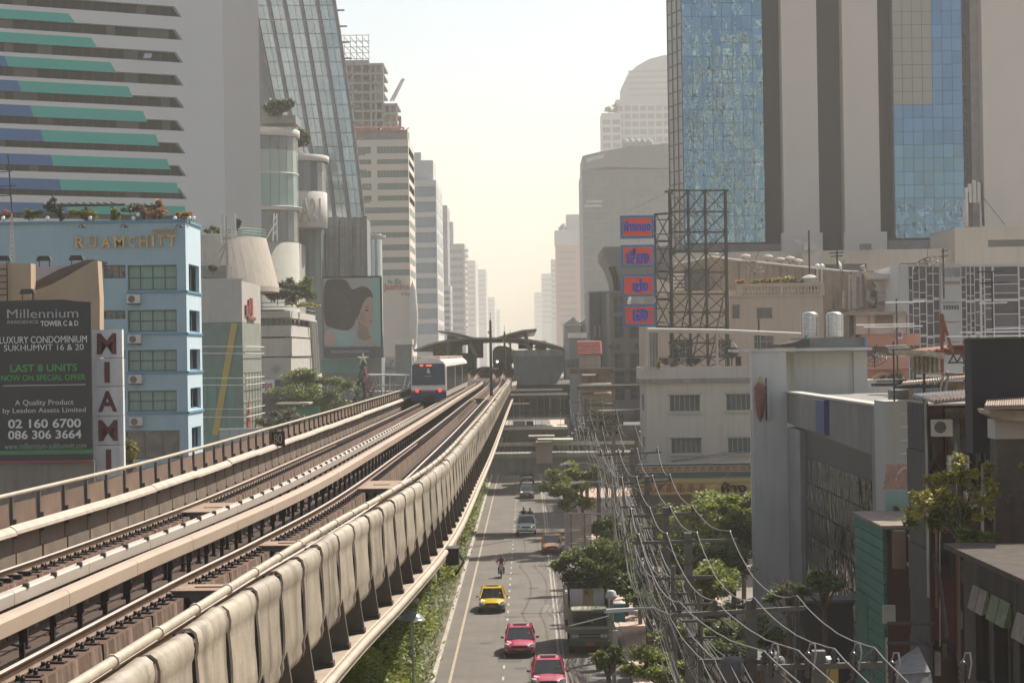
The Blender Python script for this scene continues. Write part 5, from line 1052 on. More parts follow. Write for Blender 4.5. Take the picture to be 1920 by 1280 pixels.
for (pa, pb, ya, yb_, yy, m_) in ((1062, 1092, 672, 690, 275, MC['station_concrete']), (1070, 1150, 690, 700, 266, mat('dark_roof', (.11, .09, .075), .9, var=.3, scale=2)), (1092, 1147, 700, 722, 268, mat('patchy_wall', (.30, .25, .21), .9, var=.25, scale=1, stain=(.12, .1, .08), streak=.8)), (1092, 1117, 702, 704, 262, lgt), (1090, 1147, 719, 722, 262, lgt), (1090, 1147, 724, 736, 266, pkw), (1114, 1147, 736, 738, 261, mat('ochre_strip', (.5, .38, .25), .7)), (1092, 1147, 739, 775, 267, pkw), (1095, 1150, 757, 762, 261, MC['dark_roof'])):
 x_, x2, za, zb = pxface(pa, pb, ya, yb_, yy); MB().box(x_, x2, yy, yy + 4, za, zb).build('roof_band' if yb_ - ya < 6 else 'wall_band', m_, hb_)
pvr = thing('grey_pavilion', 'grey gabled pavilion roof beyond the right lift tower', 'building', at(1075, 620, 420)); pgm = mat('pavilion_grey', (.30, .31, .31), .8)
MB().prism([P2(1056, 609, 420), P2(1075, 594, 420), P2(1090, 609, 420)], 'Y', 420, 440).build('gable', pgm, pvr); x_, x2, za, zb = pxface(1059, 1090, 611, 680, 421); MB().box(x_, x2, 421, 440, 0, zb).build('wall', pgm, pvr); x_, x2, za, zb = pxface(1055, 1091, 607.5, 610.5, 419); MB().box(x_, x2, 419, 420, za, zb).build('eave', palr, pvr)
MB().prism([P2(1088, 604, 425), P2(1106, 588, 425), P2(1122, 604, 425)], 'Y', 425, 440).build('gable', pgm, pvr); x_, x2, za, zb = pxface(1092, 1122, 604, 680, 426); MB().box(x_, x2, 426, 440, 0, zb).build('wall', mat('pavilion_pale', (.36, .36, .35), .8), pvr); x_, x2, za, zb = pxface(1097, 1102, 610, 622, 425.5); MB().box(x_, x2, 425, 425.99, za, zb).build('window', dkg, pvr)
# ================================================================ twin-column tower, Y 330
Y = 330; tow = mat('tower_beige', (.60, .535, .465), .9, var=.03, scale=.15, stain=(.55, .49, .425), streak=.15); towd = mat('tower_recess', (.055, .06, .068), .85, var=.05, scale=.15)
bgl = glass('blue_mirror', (.13, .235, .33), .012, wave=.10, wscale=.30, metal=.95, stretch=(1.5, 1, .8)); bgl2 = glass('blue_mirror_flat', (.10, .20, .32), .02, wave=.05, wscale=.12, metal=.9); refl_beige = mat('painted_reflection', (.33, .315, .275), .35, var=.05)
tb_ = thing('mirror_glass_tower', 'tall beige tower with dark vertical recesses and blue mirrored glass bays at upper right', 'tower', at(1550, 500, Y)); TOP = 88; ZB = at(1500, 464, Y).z
X = lambda px, py=250, y=Y: at(px, py, y).x
def glazed(pl, pr, cols, z_lo, z_hi, y, matf, rowh=2.06):
 xa, xb = X(pl), X(pr); cw = (xb - xa) / cols; rows = int((z_hi - z_lo) / rowh); pm = {}
 pmesh = MB().box(.03, cw - .03, 0, .1, .03, rowh - .03).mesh('pane', bgl)
 for j in range(rows):
  for i in range(cols):
   z = z_lo + j * rowh; o = inst('pane', pmesh, tb_, (xa + i * cw, y, z), (random.uniform(-.004, .004), 0, random.uniform(-.004, .004))); mm_ = matf(i, j, z)
   if mm_ is not bgl: o.material_slots[0].link = 'OBJECT'; o.material_slots[0].material = mm_
 MB().box(xa, xb, y + .04, y + .3, z_lo, z_lo + rows * rowh).build('glazing_frame', fmb, tb_)
 return z_lo + rows * rowh
zt1 = glazed(1281, 1432, 8, at(1360, 455, Y).z, 78, Y, lambda i, j, z: bgl)
b0 = at(1700, 205, Y).z
zt2 = glazed(1675, 1806, 7, at(1740, 446, Y).z, 78, Y, lambda i, j, z: (refl_beige if (i < 4 and z > b0 - .6) else (bgl2 if z > b0 - 7 else bgl)))  # upper left panes painted beige as the reflection of another building
MB().box(X(1281), X(1432), Y, Y + 4, zt1, TOP).box(X(1675), X(1806), Y, Y + 4, zt2, TOP).build('upper_glazing', bgl2, tb_)
# left chamfer facing the street: beige panes
cx0, cx1 = at(1253, 250, Y + 6).x, X(1280); U_ = Vector((cx1 - cx0, -6, 0)); W_ = U_.length
facade(tb_, (cx0, Y + 6, 0), U_, W_, TOP, [(.08 + i * W_ / 3, (i + 1) * W_ / 3 - .08, ZB - 2 + k * 2.06, ZB + k * 2.06 - .1) for i in range(3) for k in range(24)], mat('bar_dark2', (.10, .10, .10), .6), mat('dusty_panel', (.30, .28, .255), .35, var=.2), .12)
# rounded right chamfer
cx2 = X(1806); rp2 = at(1826, 250, Y + 5).x; U_ = Vector((rp2 - cx2, 5, 0)); W_ = U_.length
facade(tb_, (cx2, Y, 0), U_, W_, TOP, [(.06, W_ - .06, ZB + k * 2.06 + .06, ZB + (k + 1) * 2.06 - .05) for k in range(23)], fmb, glass('pale_mirror', (.30, .36, .42), .05, wave=.06, wscale=.2, metal=.8), .08)
def colm(pl, pr, y, d, m, zl=0, zt=TOP, nm='column', dz=0): MB().box(X(pl), X(pr), y, y + d, zl, zt).build(nm, m, tb_)
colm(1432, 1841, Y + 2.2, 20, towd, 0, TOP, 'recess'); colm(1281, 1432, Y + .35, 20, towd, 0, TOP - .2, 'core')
colm(1466, 1532, Y - 1.2, 12, tow); colm(1580, 1646, Y - 1.2, 12, tow); colm(1826, 1841, Y + 1.8, 12, mat('tower_edge', (.30, .27, .25), .9)); colm(1841, 2060, Y - 1, 30, tow)
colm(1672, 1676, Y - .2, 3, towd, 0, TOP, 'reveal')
for (pl, pr, py) in ((1460, 1536, 438), (1576, 1656, 438)): colm(pl, pr, Y - 2, 1.2, tow, 0, at(1500, py, Y).z, 'plinth_step')
colm(1281, 1470, Y - .8, 1.3, mat('tower_base', (.17, .165, .16), .9), 0, at(1360, 459, Y).z, 'base_wall'); colm(1660, 1800, Y - .8, 1.3, MC['tower_base'], 0, at(1740, 450, Y).z, 'base_wall')
# podium
Y = 300; pod = mat('podium_pinkish', (.54, .465, .385), .9, var=.05, scale=.2, stain=(.34, .29, .25), streak=.3)
pd = thing('podium_wall', 'long plain beige podium building in front of the mirrored tower', 'building', at(1640, 500, Y))
def pblock(pl, pr, pt, y, d, holes=()):
 x_, x2, za, zb = pxface(pl, pr, pt, 700, y); hs = [(at(a, 480, y).x - x_, at(b_, 480, y).x - x_, at((a + b_) / 2, d_, y).z, at((a + b_) / 2, c_, y).z) for a, b_, c_, d_ in holes]
 facade(pd, (x_, y, 0), FX, x2 - x_, zb, hs, pod, dkg, 1.0); MB().box(x_ + .05, x2, y + 1.1, y + d, 0, zb - .1).build('core', pod, pd); plain(pd, (x_, y + d, 0), FNY, d, zb, pod); MB().box(x_, x2, y + .02, y + d, zb - .1, zb - .03).build('roof', pod, pd)
pblock(1270, 1795, 470, Y, 15, ((1545, 1625, 495, 520), (1687, 1735, 493, 520))); pblock(1792, 2060, 424, Y - 2, 18, ((1853, 1990, 449, 462),))
x_, x2, za, zb = pxface(1506, 1540, 461, 500, 296); MB().box(x_, x2, 296, 299, za, zb).build('rooftop_box', palr, pd)
for (pl, pr, pt, pb_2, y) in ((1508, 1528, 455, 470, 295), (1616, 1634, 457, 468, 297)): x_, x2, za, zb = pxface(pl, pr, pt, pb_2, y); MB().box(x_, x2, y, y + 2, za, zb).build('rooftop_box', palr if pl < 1600 else dkg, pd)
MB().prism([P2(1485, 449, 296), P2(1506, 468, 296), P2(1506, 449, 296)], 'Y', 296, 296.3).build('gusset', palr, pd)
am2 = thing('phone_mast', 'cluster of white panel antennas at the right edge of the mirrored tower', 'antenna', at(1832, 425, 292))
for px, t2 in ((1818, 345), (1826, 338), (1836, 342), (1840, 350), (1812, 352), (1808, 375)): MB().tube([at(px + 1, 425 if t2 > 345 else 380, 292), at(px, t2, 292)], .28, 5).build('panel_antenna', MC['antenna_white'], am2)
MB().tube([at(1843, 424, 292), at(1840, 340, 292)], .3, 5).tube([at(1818, 424, 292), at(1818, 360, 292)], .25, 5).build('pole', blk, am2)
MB().tube([at(1843, 370, 292), at(1885, 422, 292)], .05, 4).build('guy_wire', blk, am2)
# ================================================================ middle distance, right
# stained wall building
Y = 235; stn_m = mat('stained_render', (.29, .225, .165), .95, var=.2, scale=.4, stain=(.10, .08, .07), streak=.9)
sb = thing('stained_building', 'old stained brown building with a long sloping parapet and round roof vents', 'building', at(1520, 530, Y))
MB().prism([P2(1265, 497, Y), P2(1265, 760, Y), P2(1700, 760, Y), P2(1700, 514, Y), P2(1590, 510, Y), P2(1480, 499, Y), P2(1378, 488, Y), P2(1334, 482, Y)], 'Y', Y, Y + 14).build('wall', stn_m, sb)
MB().tube([at(1265, 496, Y - .1), at(1334, 481, Y - .1)], .12, 4).tube([at(1334, 481, Y - .1), at(1378, 487, Y - .1), at(1480, 498, Y - .1), at(1590, 509, Y - .1), at(1700, 513, Y - .1)], .14, 4).build('coping', palr, sb)
x_, x2, za, zb = pxface(1282, 1330, 505, 545, Y - 1); MB().box(x_, x2, Y - 1, Y - .1, za, zb).build('screen', stripes('dark_louvre', (.03, .03, .03), (.11, .10, .09), 2.2), sb)
q = MB().lathe((0, 0, 0), [(.2, 0), (.3, .15), (.55, .3), (.62, .45), (.45, .62), (.1, .7)], 14).mesh('turbine', palr)
for i, (px, py) in enumerate(((1338, 483), (1398, 488), (1440, 489), (1463, 494), (1481, 492), (1496, 497))):
 v = at(px, py, Y + 2); t_ = thing('roof_vent', 'pale round roof vent, %s from the left along the stained parapet' % ['first', 'second', 'third', 'fourth', 'fifth', 'sixth'][i], 'vent', v, group='round vents on the stained building'); inst('cowl', q, t_, v)
 MB().lathe(v - Vector((0, 0, .6)), [(.22, 0), (.2, .62)], 10).build('duct', stl, t_)
def dish(px, py, Y, r, lab, tilt, dark=True):
 v = at(px, py, Y); t_ = thing('satellite_dish', lab, 'satellite dish', v, tilt)
 b = MB(); dp = lambda q, a: (r * q * math.cos(a), .35 * r * q * q, r * q * math.sin(a))
 if dark:
  for q in (.33, .66, 1): b.tube([dp(q, k * .524) for k in range(13)], .035, 4)
  for k in range(12): b.tube([dp(q / 4, k * .524) for q in range(5)], .025, 4)
 else: b.lathe((0, 0, 0), [(max(.02, r * k / 5), .35 * r * (k / 5) ** 2) for k in range(6)] + [(.02, -.03)], 18, 'Y')
 o = b.build('reflector', mat('dish_mesh', (.08, .08, .07), .6) if dark else ml, t_, True, local=True); o.rotation_euler = (R(-55 if dark else -10), 0, 0)
 MB().tube([(0, 0, 0), (0, 0, -1.0 * r)], .05, 5).build('stand', blk, t_, local=True); MB().tube([(0, 0, 0), (.3 * r, -.3 * r, 1.1 * r)], .03, 4).build('feed_arm', blk, t_, local=True)
dish(1415, 492, 228, 1.3, 'dark mesh dish tilted on the stained parapet', .6); dish(1738, 488, 208, 1.6, 'wide dark mesh dish on the roof of the mullioned block', -.7); dish(1579, 500, 225, .7, 'small white dish facing left at the end of the stained parapet', 1.3, False)
dish(1640, 668, 150, .8, 'dark mesh dish on the salmon terrace', -.5)
# white mullioned block with purple glazing
Y = 210; mw = mat('mullion_white', (.52, .51, .49), .8, var=.05, scale=.5); pg_ = glass('purple_glass', (.06, .05, .057), .12, wave=.06, wscale=.5, spec=.3); pg2 = glass('purple_glass_b', (.10, .085, .11), .2, wave=.06, wscale=.4, spec=.3)
mb = thing('mullioned_block', 'grey panelled block with irregular white mullions and purplish glazing', 'building', at(1800, 560, Y))
x_, x2, za, zb = pxface(1690, 2000, 496, 760, Y); hs = []
cols = [(1705, 1712), (1713.5, 1724), (1725.5, 1737), (1739, 1750), (1751.5, 1762), (1804, 1812), (1813.5, 1820), (1821.5, 1828), (1829, 1838), (1842, 1846), (1848, 1861), (1865, 1910), (1913, 1960)]
random.seed(11)
for (a, b_) in cols:
 y_ = 499; k = 0
 while y_ < 742:
  h_ = random.choice((13, 20, 24)) if b_ - a < 30 else random.choice((16, 24))
  if abs(y_ - 560) < 14: h_ = max(8, 560 - y_) if y_ < 560 else h_
  y2 = min(y_ + h_, 744);
  if y2 - y_ > 4: hs.append((at(a, 600, Y).x - x_, at(b_, 600, Y).x - x_, at(a, y2, Y).z, at(a, y_ + .9, Y).z))
  y_ = y2 + (4 if abs(y2 - 560) < 6 or abs(y2 - 628) < 8 else .8)
facade(mb, (x_, Y, 0), FX, x2 - x_, zb, hs, mw, pg_, .15, panefn=lambda h: pg2 if random.random() < .3 else None)
MB().box(x_ + .1, x2, Y + .3, Y + 16, 0, zb - .1).build('core', mw, mb); plain(mb, (x_, Y + 16, 0), FNY, 16, zb, mw)
MB().box(x_, x2, Y - .1, Y + 16, zb, zb + .15).build('roof_edge', mw, mb)
x_, x2, za, zb = pxface(1688, 1704, 498, 690, Y - .3); MB().box(x_, x2, Y - .3, Y - .01, za, zb).build('panel', mat('grey_panel', (.40, .40, .39), .8, var=.04), mb)
for k in range(5): x_, x2, za, zb = pxface(1764, 1802, 494 + k * 37, 529 + k * 37, Y - .35); MB().box(x_, x2, Y - .35, Y - .01, za, zb).build('panel', MC['grey_panel'], mb)
for k in range(11): v = at(1766 + k * 3.2, 501 + (k % 3), Y - .4); MB().box(v.x, v.x + .11, Y - .4, Y - .36, v.z - .85 - .12 * (k % 2), v.z).build('sign_stroke', mat('letter_grey', (.2, .18, .19), .6), mb)
for k in range(6): x_, x2, za, zb = pxface(1769 + k * 5, 1773 + k * 5, 572, 580, Y - .42); MB().box(x_, x2, Y - .4, Y - .36, za, zb).build('vent_slot', dkg, mb)
x_, x2, za, zb = pxface(1768, 1800, 527, 533, Y - .42); MB().box(x_, x2, Y - .4, Y - .36, za, zb).build('sign_strip', mat('strip_brown', (.2, .15, .12), .7), mb)
# yard between: ducts, corrugated canopy
yd = thing('rooftop_plant_yard', 'rusty rooftop yard with bent ducts under a corrugated canopy', 'structure', at(1640, 560, 222)); wh2 = mat('duct_metal', (.36, .33, .29), .5, .3, var=.2, scale=2)
MB().prism([P2(1622, 511, 218), P2(1630, 524, 218), P2(1690, 524, 218), P2(1690, 519, 218)], 'Y', 216, 224).build('canopy', stripes('corrugated', (.42, .38, .33), (.6, .55, .48), 2.6), yd)
for pts, r in (([(1614, 575), (1614, 510), (1617, 503), (1622, 502)], .35), ([(1640, 565), (1629, 560), (1629, 545), (1636, 540), (1640, 541)], .45), ([(1604, 578), (1604, 520)], .5), ([(1593, 580), (1594, 515)], .15), ([(1583, 578), (1583, 545)], .2), ([(1646, 575), (1652, 575), (1660, 578)], .5)): MB().tube([at(a, c_, 220) for a, c_ in pts], r, 8).build('duct', wh2, yd)
for k in range(4): x_, x2, za, zb = pxface(1641, 1668, 548 + k * 8, 549.5 + k * 8, 219); MB().box(x_, x2, 219, 219.1, za, zb).build('shelf_bar', wh2, yd)
x_, x2, za, zb = pxface(1545, 1700, 512, 580, 232); MB().box(x_, x2, 226, 233, za, zb).build('back_wall', stn_m, yd)
x_, x2, za, zb = pxface(1630, 1690, 545, 577, 224); MB().box(x_, x2, 224, 225, za, zb).build('dark_bay', mat('dim_wall', (.10, .09, .08), .9), yd)
# pink building with planted balustrade
Y = 215; pnk = mat('pink_beige', (.46, .365, .28), .9, var=.05, scale=.4, stain=(.33, .25, .2), streak=.35)
pk = thing('pink_building', 'pinkish beige building with a planted roof balustrade', 'building', at(1450, 600, Y)); x_, x2, za, zb = pxface(1210, 1545, 557, 760, Y); x3 = at(1388, 600, Y).x
hs = [(at(a, 600, Y).x - x_, at(b_, 600, Y).x - x_, at((a + b_) / 2, d_, Y).z, at((a + b_) / 2, c_, Y).z, n_) for a, b_, c_, d_, n_ in ((1419, 1448, 577, 597, (2, 1)), (1413, 1450, 626, 654, (3, 2)), (1340, 1372, 636, 668, (3, 2)), (1260, 1298, 636, 668, (3, 2)), (1373, 1387, 571, 597, (1, 1)))]
facade(pk, (x_, Y, 0), FX, x2 - x_, zb, hs, pnk, dkg, .3, mat('frame_grey', (.2, .18, .17), .6), .1); MB().box(x_, x2 - .05, Y + .4, Y + 12, 0, zb - .05).build('core', pnk, pk)
MB().box(x_ - .05, x2 + .05, Y - .15, Y + .1, zb, zb + .18).build('cornice', pnk, pk)
z1_ = at(1460, 537, Y).z; MB().box(x3, x2, Y - .1, Y + .25, z1_, z1_ + .35).build('balustrade_rail', pnk, pk)
bl = MB().lathe((0, 0, 0), [(.10, 0), (.16, .25), (.08, .5), (.10, .62), (.12, .72)], 8).mesh('baluster', pnk); n = 25
for i in range(n):
 if i in (12,): MB().box(lin(x3, x2, i / n), lin(x3, x2, (i + 1) / n), Y - .08, Y + .22, zb + .18, z1_).build('balustrade_pier', pnk, pk); continue
 inst('baluster', bl, pk, (lin(x3, x2, (i + .5) / n), Y + .05, zb + .18), scale=(1, 1, (z1_ - zb - .18) / .72))
for px in (1386, 1541): v = at(px, 545, Y); MB().box(v.x - .2, v.x + .25, Y - .12, Y + .3, zb, z1_ + .3).build('balustrade_pier', pnk, pk)
t_ = thing('garden_urn', 'cream round topped rooftop tank at the end of the balustrade plants', 'tank', at(1519, 537, Y + 1)); MB().lathe(t_.location, [(.75, 0), (.75, .8), (.9, .85), (.5, 1.1), (.1, 1.2)], 16).build('body', palr, t_)
for i, px in enumerate((1532.5, 1541)): t_ = thing('globe_lamp_post', ['left', 'right'][i] + ' white globe lamp post at the end of the pink balustrade', 'lamp', at(px, 540, Y + .5), group='globe lamp posts on the balustrade'); MB().tube([at(px, 540, Y + .5), at(px, 503, Y + .5)], .09, 6).build('pole', ml, t_); MB().lathe(at(px, 500, Y + .5), [(.05, -.3), (.26, -.1), (.28, .1), (.1, .28)], 10).build('globe', glb, t_, True)
# arched glazed roof & plaster rubble to the left of it, behind the lattice
ag = thing('barrel_roof', 'white barrel vaulted greenhouse roof seen through the lattice tower', 'building', at(1240, 560, 228)); v = at(1232, 560, 226)
MB().lathe((v.x - .2, 226, v.z - .5), [(2.6, 0), (2.6, 8)], 30, 'Y').build('vault', ml, ag, True)
for k in range(5): x_, x2, za, zb = pxface(1262, 1283, 513 + k * 7, 516 + k * 7, 225); MB().box(x_, x2, 225, 225.2, za, zb).build('glazing_bar', ml, ag)
x_, x2, za, zb = pxface(1210, 1260, 558, 640, 222); MB().box(x_, x2, 222, 224, za, zb).build('wall', pal, ag); x_, x2, za, zb = pxface(1260, 1380, 545, 640, 222); MB().box(x_, x2, 222.1, 224, za, zb).build('wall', mat('pinkish_patch', (.36, .29, .25), .9, var=.15, scale=.6, stain=(.2, .16, .14), streak=.5), ag)
# ---- cream building carrying the lattice
Y = 182; crm = mat('cream_render', (.50, .455, .385), .9, var=.05, scale=.4, stain=(.36, .32, .27), streak=.4)
cbd = thing('cream_building', 'cream rendered building with barred windows and a roof terrace below the lattice tower', 'building', at(1310, 780, Y))
x_, x2, za, zb = pxface(1213, 1500, 735, 900, Y); zb = at(1310, 717, Y).z; ZT_ = at(1310, 687, Y).z
hs = [(at(a, 770, Y).x - x_, at(b_, 770, Y).x - x_, at((a + b_) / 2, d_, Y).z, at((a + b_) / 2, c_, Y).z, (6, 1)) for a, b_, c_, d_ in ((1256, 1313, 740, 771), (1362, 1419, 738, 769), (1257.5, 1314, 821, 850), (1364, 1421, 820, 849))]
facade(cbd, (x_, Y, 0), FX, x2 - x_, zb, hs, crm, mat('mesh_window', (.10, .115, .11), .6, var=.25, scale=6), .3, mat('frame_pale', (.36, .35, .31), .7), .07)
for h in hs: MB().box(x_ + h[0] - .15, x_ + h[1] + .15, Y - .22, Y - .003, h[2] - .18, h[2] - .04).build('sill', crm, cbd); MB().box(x_ + h[0] - .15, x_ + h[1] + .15, Y - .15, Y - .003, h[3] + .04, h[3] + .14).build('lintel', crm, cbd)
yb = atx(1205, 770, x_).y; dl = 10
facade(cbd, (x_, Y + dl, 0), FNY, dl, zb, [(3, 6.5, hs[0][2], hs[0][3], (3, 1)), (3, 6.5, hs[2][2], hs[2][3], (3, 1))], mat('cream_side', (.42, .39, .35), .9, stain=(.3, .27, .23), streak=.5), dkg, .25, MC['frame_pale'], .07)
MB().box(x_ + .4, x2 - .1, Y + .4, Y + dl, 0, zb - .05).build('core', crm, cbd)
MB().box(x_ - .35, x2, Y - .35, Y + dl, zb, zb + .35).build('slab_edge', mat('slab_stained', (.30, .27, .23), .9, var=.2, stain=(.15, .13, .11), streak=.8), cbd)
MB().box(x_ - .3, x2, Y - .3, Y - .1, zb + .351, ZT_).box(x_ - .3, x_ - .1, Y - .1, Y + dl, zb + .351, ZT_).build('parapet', crm, cbd)
xg = thing('gold_fascia', 'dark blue and gold shop fascia with Greek key band and red lettering', 'sign', at(1300, 905, 176));
x_, x2, za, zb = pxface(1190, 1500, 868, 894, 176); MB().box(x_, x2, 176, 176.8, za, zb).build('key_band', mat('fascia_navy', (.035, .07, .10), .6, var=.15), xg)
gk_ = mat('key_gold', (.42, .27, .10), .5)
kb_ = MB()
for (a, b_, c_, d_) in ((0, .62, 0, .07), (0, .07, .07, .5), (0, .5, .43, .5), (.43, .5, .16, .43), (.18, .43, .16, .23), (.18, .25, .23, .34), (.55, .62, .07, .5)): kb_.box(a, b_, -.05, 0, c_, d_)
kb_ = kb_.mesh('key_motif', gk_); v = at(1192, 886, 176)
for i in range(21): inst('key_motif', kb_, xg, (v.x + i * .66, 176, v.z + .02 - i * .003))
x_, x2, za, zb = pxface(1190, 1500, 896, 925, 175.6); MB().box(x_, x2, 175.6, 176.6, za, zb).build('name_board', stripes('board_gold', (.28, .20, .07), (.36, .27, .10), .6, 'Z'), xg)
mat('fascia_red', (.22, .03, .03), .6); rn = random.Random(6)
for k in range(6):
 v = at(1208 + k * 20, 923, 175.5)
 for a, b2, c_, d_ in ((.1, .62, .36, .44), (.0, .72, .12, .19), (.32, .40, .0, .72), (.08, .62, .58, .65), (.1, .18, .1, .5), (.52, .6, .15, .62))[:rn.choice((4, 5, 6))]: MB().hexa([(v.x + x, y, v.z + z + (x - .35) * .12 * (k % 3 - 1)) for y, z in ((175.4, c_), (175.4, d_)) for x, y in ((a, 175.4), (b2, 175.4), (b2, 175.48), (a, 175.48))]).build('sign_stroke', MC['fascia_red'], xg)
 line('ห้าง', 1352, 1400, 903, 923, 175.5, MC['fascia_red'], xg, bold=.03, extrude=.05)
x_, x2, za, zb = pxface(1190, 1500, 926, 980, 177); MB().box(x_, x2, 177, 178, 0, zb).build('shop_front', mat('shop_dark', (.12, .10, .08), .8, var=.2), xg)
# terrace frames: horizontal pipe roof, columns
pr_ = thing('terrace_canopy', 'long pale pipe beam on grey columns along the cream roof terrace', 'canopy', at(1300, 622, 181)); pc_ = mat('canopy_pale', (.48, .44, .38), .7, var=.1)
MB().tube([at(1214, 619, 181), at(1350, 621, 181), at(1508, 628, 181)], .2, 8).build('beam', pc_, pr_); MB().tube([at(1212, 617, 180.5), at(1212, 700, 180.5)], .1, 6).build('post', palr, pr_)
for px in (1221, 1227, 1233): MB().tube([at(px, 688, 181.5), at(px - 1, 621, 181.5)], .12, 8).build('column', mat('column_green_grey', (.22, .22, .19), .7), pr_)
for px in (1345, 1424): MB().tube([at(px, 690, 182.5), at(px - 1, 622, 182.5)], .13, 6).build('column', pal, pr_)
MB().tube([at(1374, 660, 181), at(1450, 655, 181)], .07, 5).build('beam', palr, pr_)
ldr = MB(); lt = thing('laundry', 'row of dark laundry drying on a line on the roof terrace', 'laundry', at(1270, 672, 184)); random.seed(9)
for i in range(13):
 px = 1236 + i * 6.2; v = at(px, 671, 184); w_ = random.uniform(.1, .2); MB().box(v.x - w_, v.x + w_, 184, 184.06, v.z - random.uniform(.15, .65), v.z).build('garment', random.choice((blk, mat('cloth_navy', (.05, .06, .09), .9), mat('cloth_grey', (.14, .13, .12), .9))), lt)
MB().tube([at(1232, 669, 184), at(1320, 673, 184)], .02, 4).build('line', blk, lt)
t_ = thing('parasol', 'closed dark parasol standing on the roof terrace', 'parasol', at(1372, 686, 183.5)); MB().lathe(t_.location, [(.05, 0), (.06, .6), (.7, 1.0), (.6, 1.6), (.15, 2.1)], 7).build('canopy', blk, t_)
for px in (1382, 1387, 1407): MB().tube([at(px, 686, 183), at(px, 668, 183)], .14 if px < 1400 else .06, 6).build('railing_post', blk, pr_)
# ---- lattice tower and the four shop signs
Y = 190; lat = thing('lattice_tower', 'dark steel lattice tower for a missing billboard on the cream roof', 'lattice tower', at(1310, 690, Y)); ls = mat('lattice_steel', (.07, .065, .05), .6, .3, var=.3, scale=2)
pxs = [1256, 1290, 1322, 1360]; rows_y = [357, 397, 435, 472, 510, 551, 585, 613, 642, 668, 690]
for dy in (0, 2.4):
 for px in pxs: MB().tube([at(px - 1 + dy * .4, 355, Y + dy), at(px + 5 + dy * .4, 692, Y + dy)], .14 if px in (1256, 1360) else .11, 6).build('leg', ls, lat)
 for py in rows_y[:-1]: MB().tube([at(1253, py, Y + dy), at(1366, py + (1 if py > 600 else 0), Y + dy)], .085, 5).build('cross_rail', ls, lat)
random.seed(21)
for i in range(3):
 for j in range(len(rows_y) - 1):
  sk_ = (rows_y[j] - 357) * .015
  MB().tube([at(pxs[i] + sk_, rows_y[j], Y), at(pxs[i + 1] + sk_, rows_y[j + 1], Y)], .05, 4).tube([at(pxs[i + 1] + sk_, rows_y[j], Y), at(pxs[i] + sk_, rows_y[j + 1], Y)], .05, 4).build('brace', ls, lat)
for j in range(len(rows_y) - 1):
 for px in (1256, 1360): MB().tube([at(px, rows_y[j], Y), at(px + 1, rows_y[j + 1], Y + 2.4)], .05, 4).build('brace', ls, lat)
for px in (1262, 1296, 1328): MB().tube([at(px + 28, 560, Y + 2.4), at(px, 690, Y + 5)], .06, 4).build('rear_stay', ls, lat)
for a, c_ in (((1246, 359), (1262, 361)), ((1228, 402), (1256, 400)), ((1228, 400), (1230, 612)), ((1232, 452), (1256, 452)), ((1232, 508), (1256, 509)), ((1230, 561), (1256, 561)), ((1230, 612), (1256, 613))): MB().tube([at(*a, Y - .6), at(*c_, Y - .6)], .1, 5).build('outrigger', ls, lat)
for k, (ya, yb_) in enumerate(((402, 452), (452, 508), (508, 561), (561, 612))):
 MB().tube([at(1230, ya, Y - .6), at(1256, yb_, Y - .6)], .05, 4).tube([at(1256, ya, Y - .6), at(1230, yb_, Y - .6)], .05, 4).build('brace', ls, lat)
sb_ = mat('sign_blue_border', (.07, .16, .34), .6, var=.1); so = mat('sign_olive_line', (.30, .30, .16), .6); srd = mat('sign_red', (.80, .06, .035), .55, var=.05); sblue = mat('sign_blue_letters', (.03, .05, .42), .5); spw = mat('letter_outline', (.42, .36, .50), .5)
for k, (s, l_, t, r_, b_, tx) in enumerate((('ห้างทอง', 1163, 404, 1226, 447, (1170, 1220, 413, 434)), ('เลี่ยง', 1164.5, 459, 1228, 501, (1174, 1218, 466, 495)), ('เซ่ง', 1166, 514, 1229, 556, (1186, 1216, 522, 547)), ('เฮง', 1168, 570, 1230, 612, (1186, 1216, 579, 602)))):
 yy = Y - 1.4 - k * .02; t_ = thing('shop_sign', ['topmost', 'second from top', 'third from top', 'lowest'][k] + ' red and blue framed Thai gold shop sign beside the lattice tower', 'sign', at((l_ + r_) / 2, b_, yy), group='red Thai signs beside the lattice tower')
 a = pxface(l_, r_, t, b_, yy); MB().box(a[0], a[1], yy, yy + .45, a[2], a[3]).build('casing', sb_, t_)
 for j, (ins, m_) in enumerate(((4.2, so), (5.4, srd))): q = pxface(l_ + ins, r_ - ins, t + ins, b_ - ins, yy); MB().box(q[0], q[1], yy - .02 * (j + 1), yy - .004, q[2], q[3]).build('sign_face', m_, t_)
 line(s, tx[0] - 1, tx[1] + 1, tx[2] - 1, tx[3] + 1, yy - .05, spw, t_, bold=.055, extrude=.01); line(s, tx[0], tx[1], tx[2], tx[3], yy - .08, sblue, t_, bold=.038, extrude=.01)
 for py in (t + 8, b_ - 8): MB().tube([at(r_, py, yy + .3), at(1256, py, yy + .5)], .05, 4).build('bracket', ls, t_)
x_, x2, za, zb = pxface(1208, 1230, 559, 567, Y - .9); MB().box(x_, x2, Y - .9, Y - .7, za, zb).build('pale_panel', palr, lat)
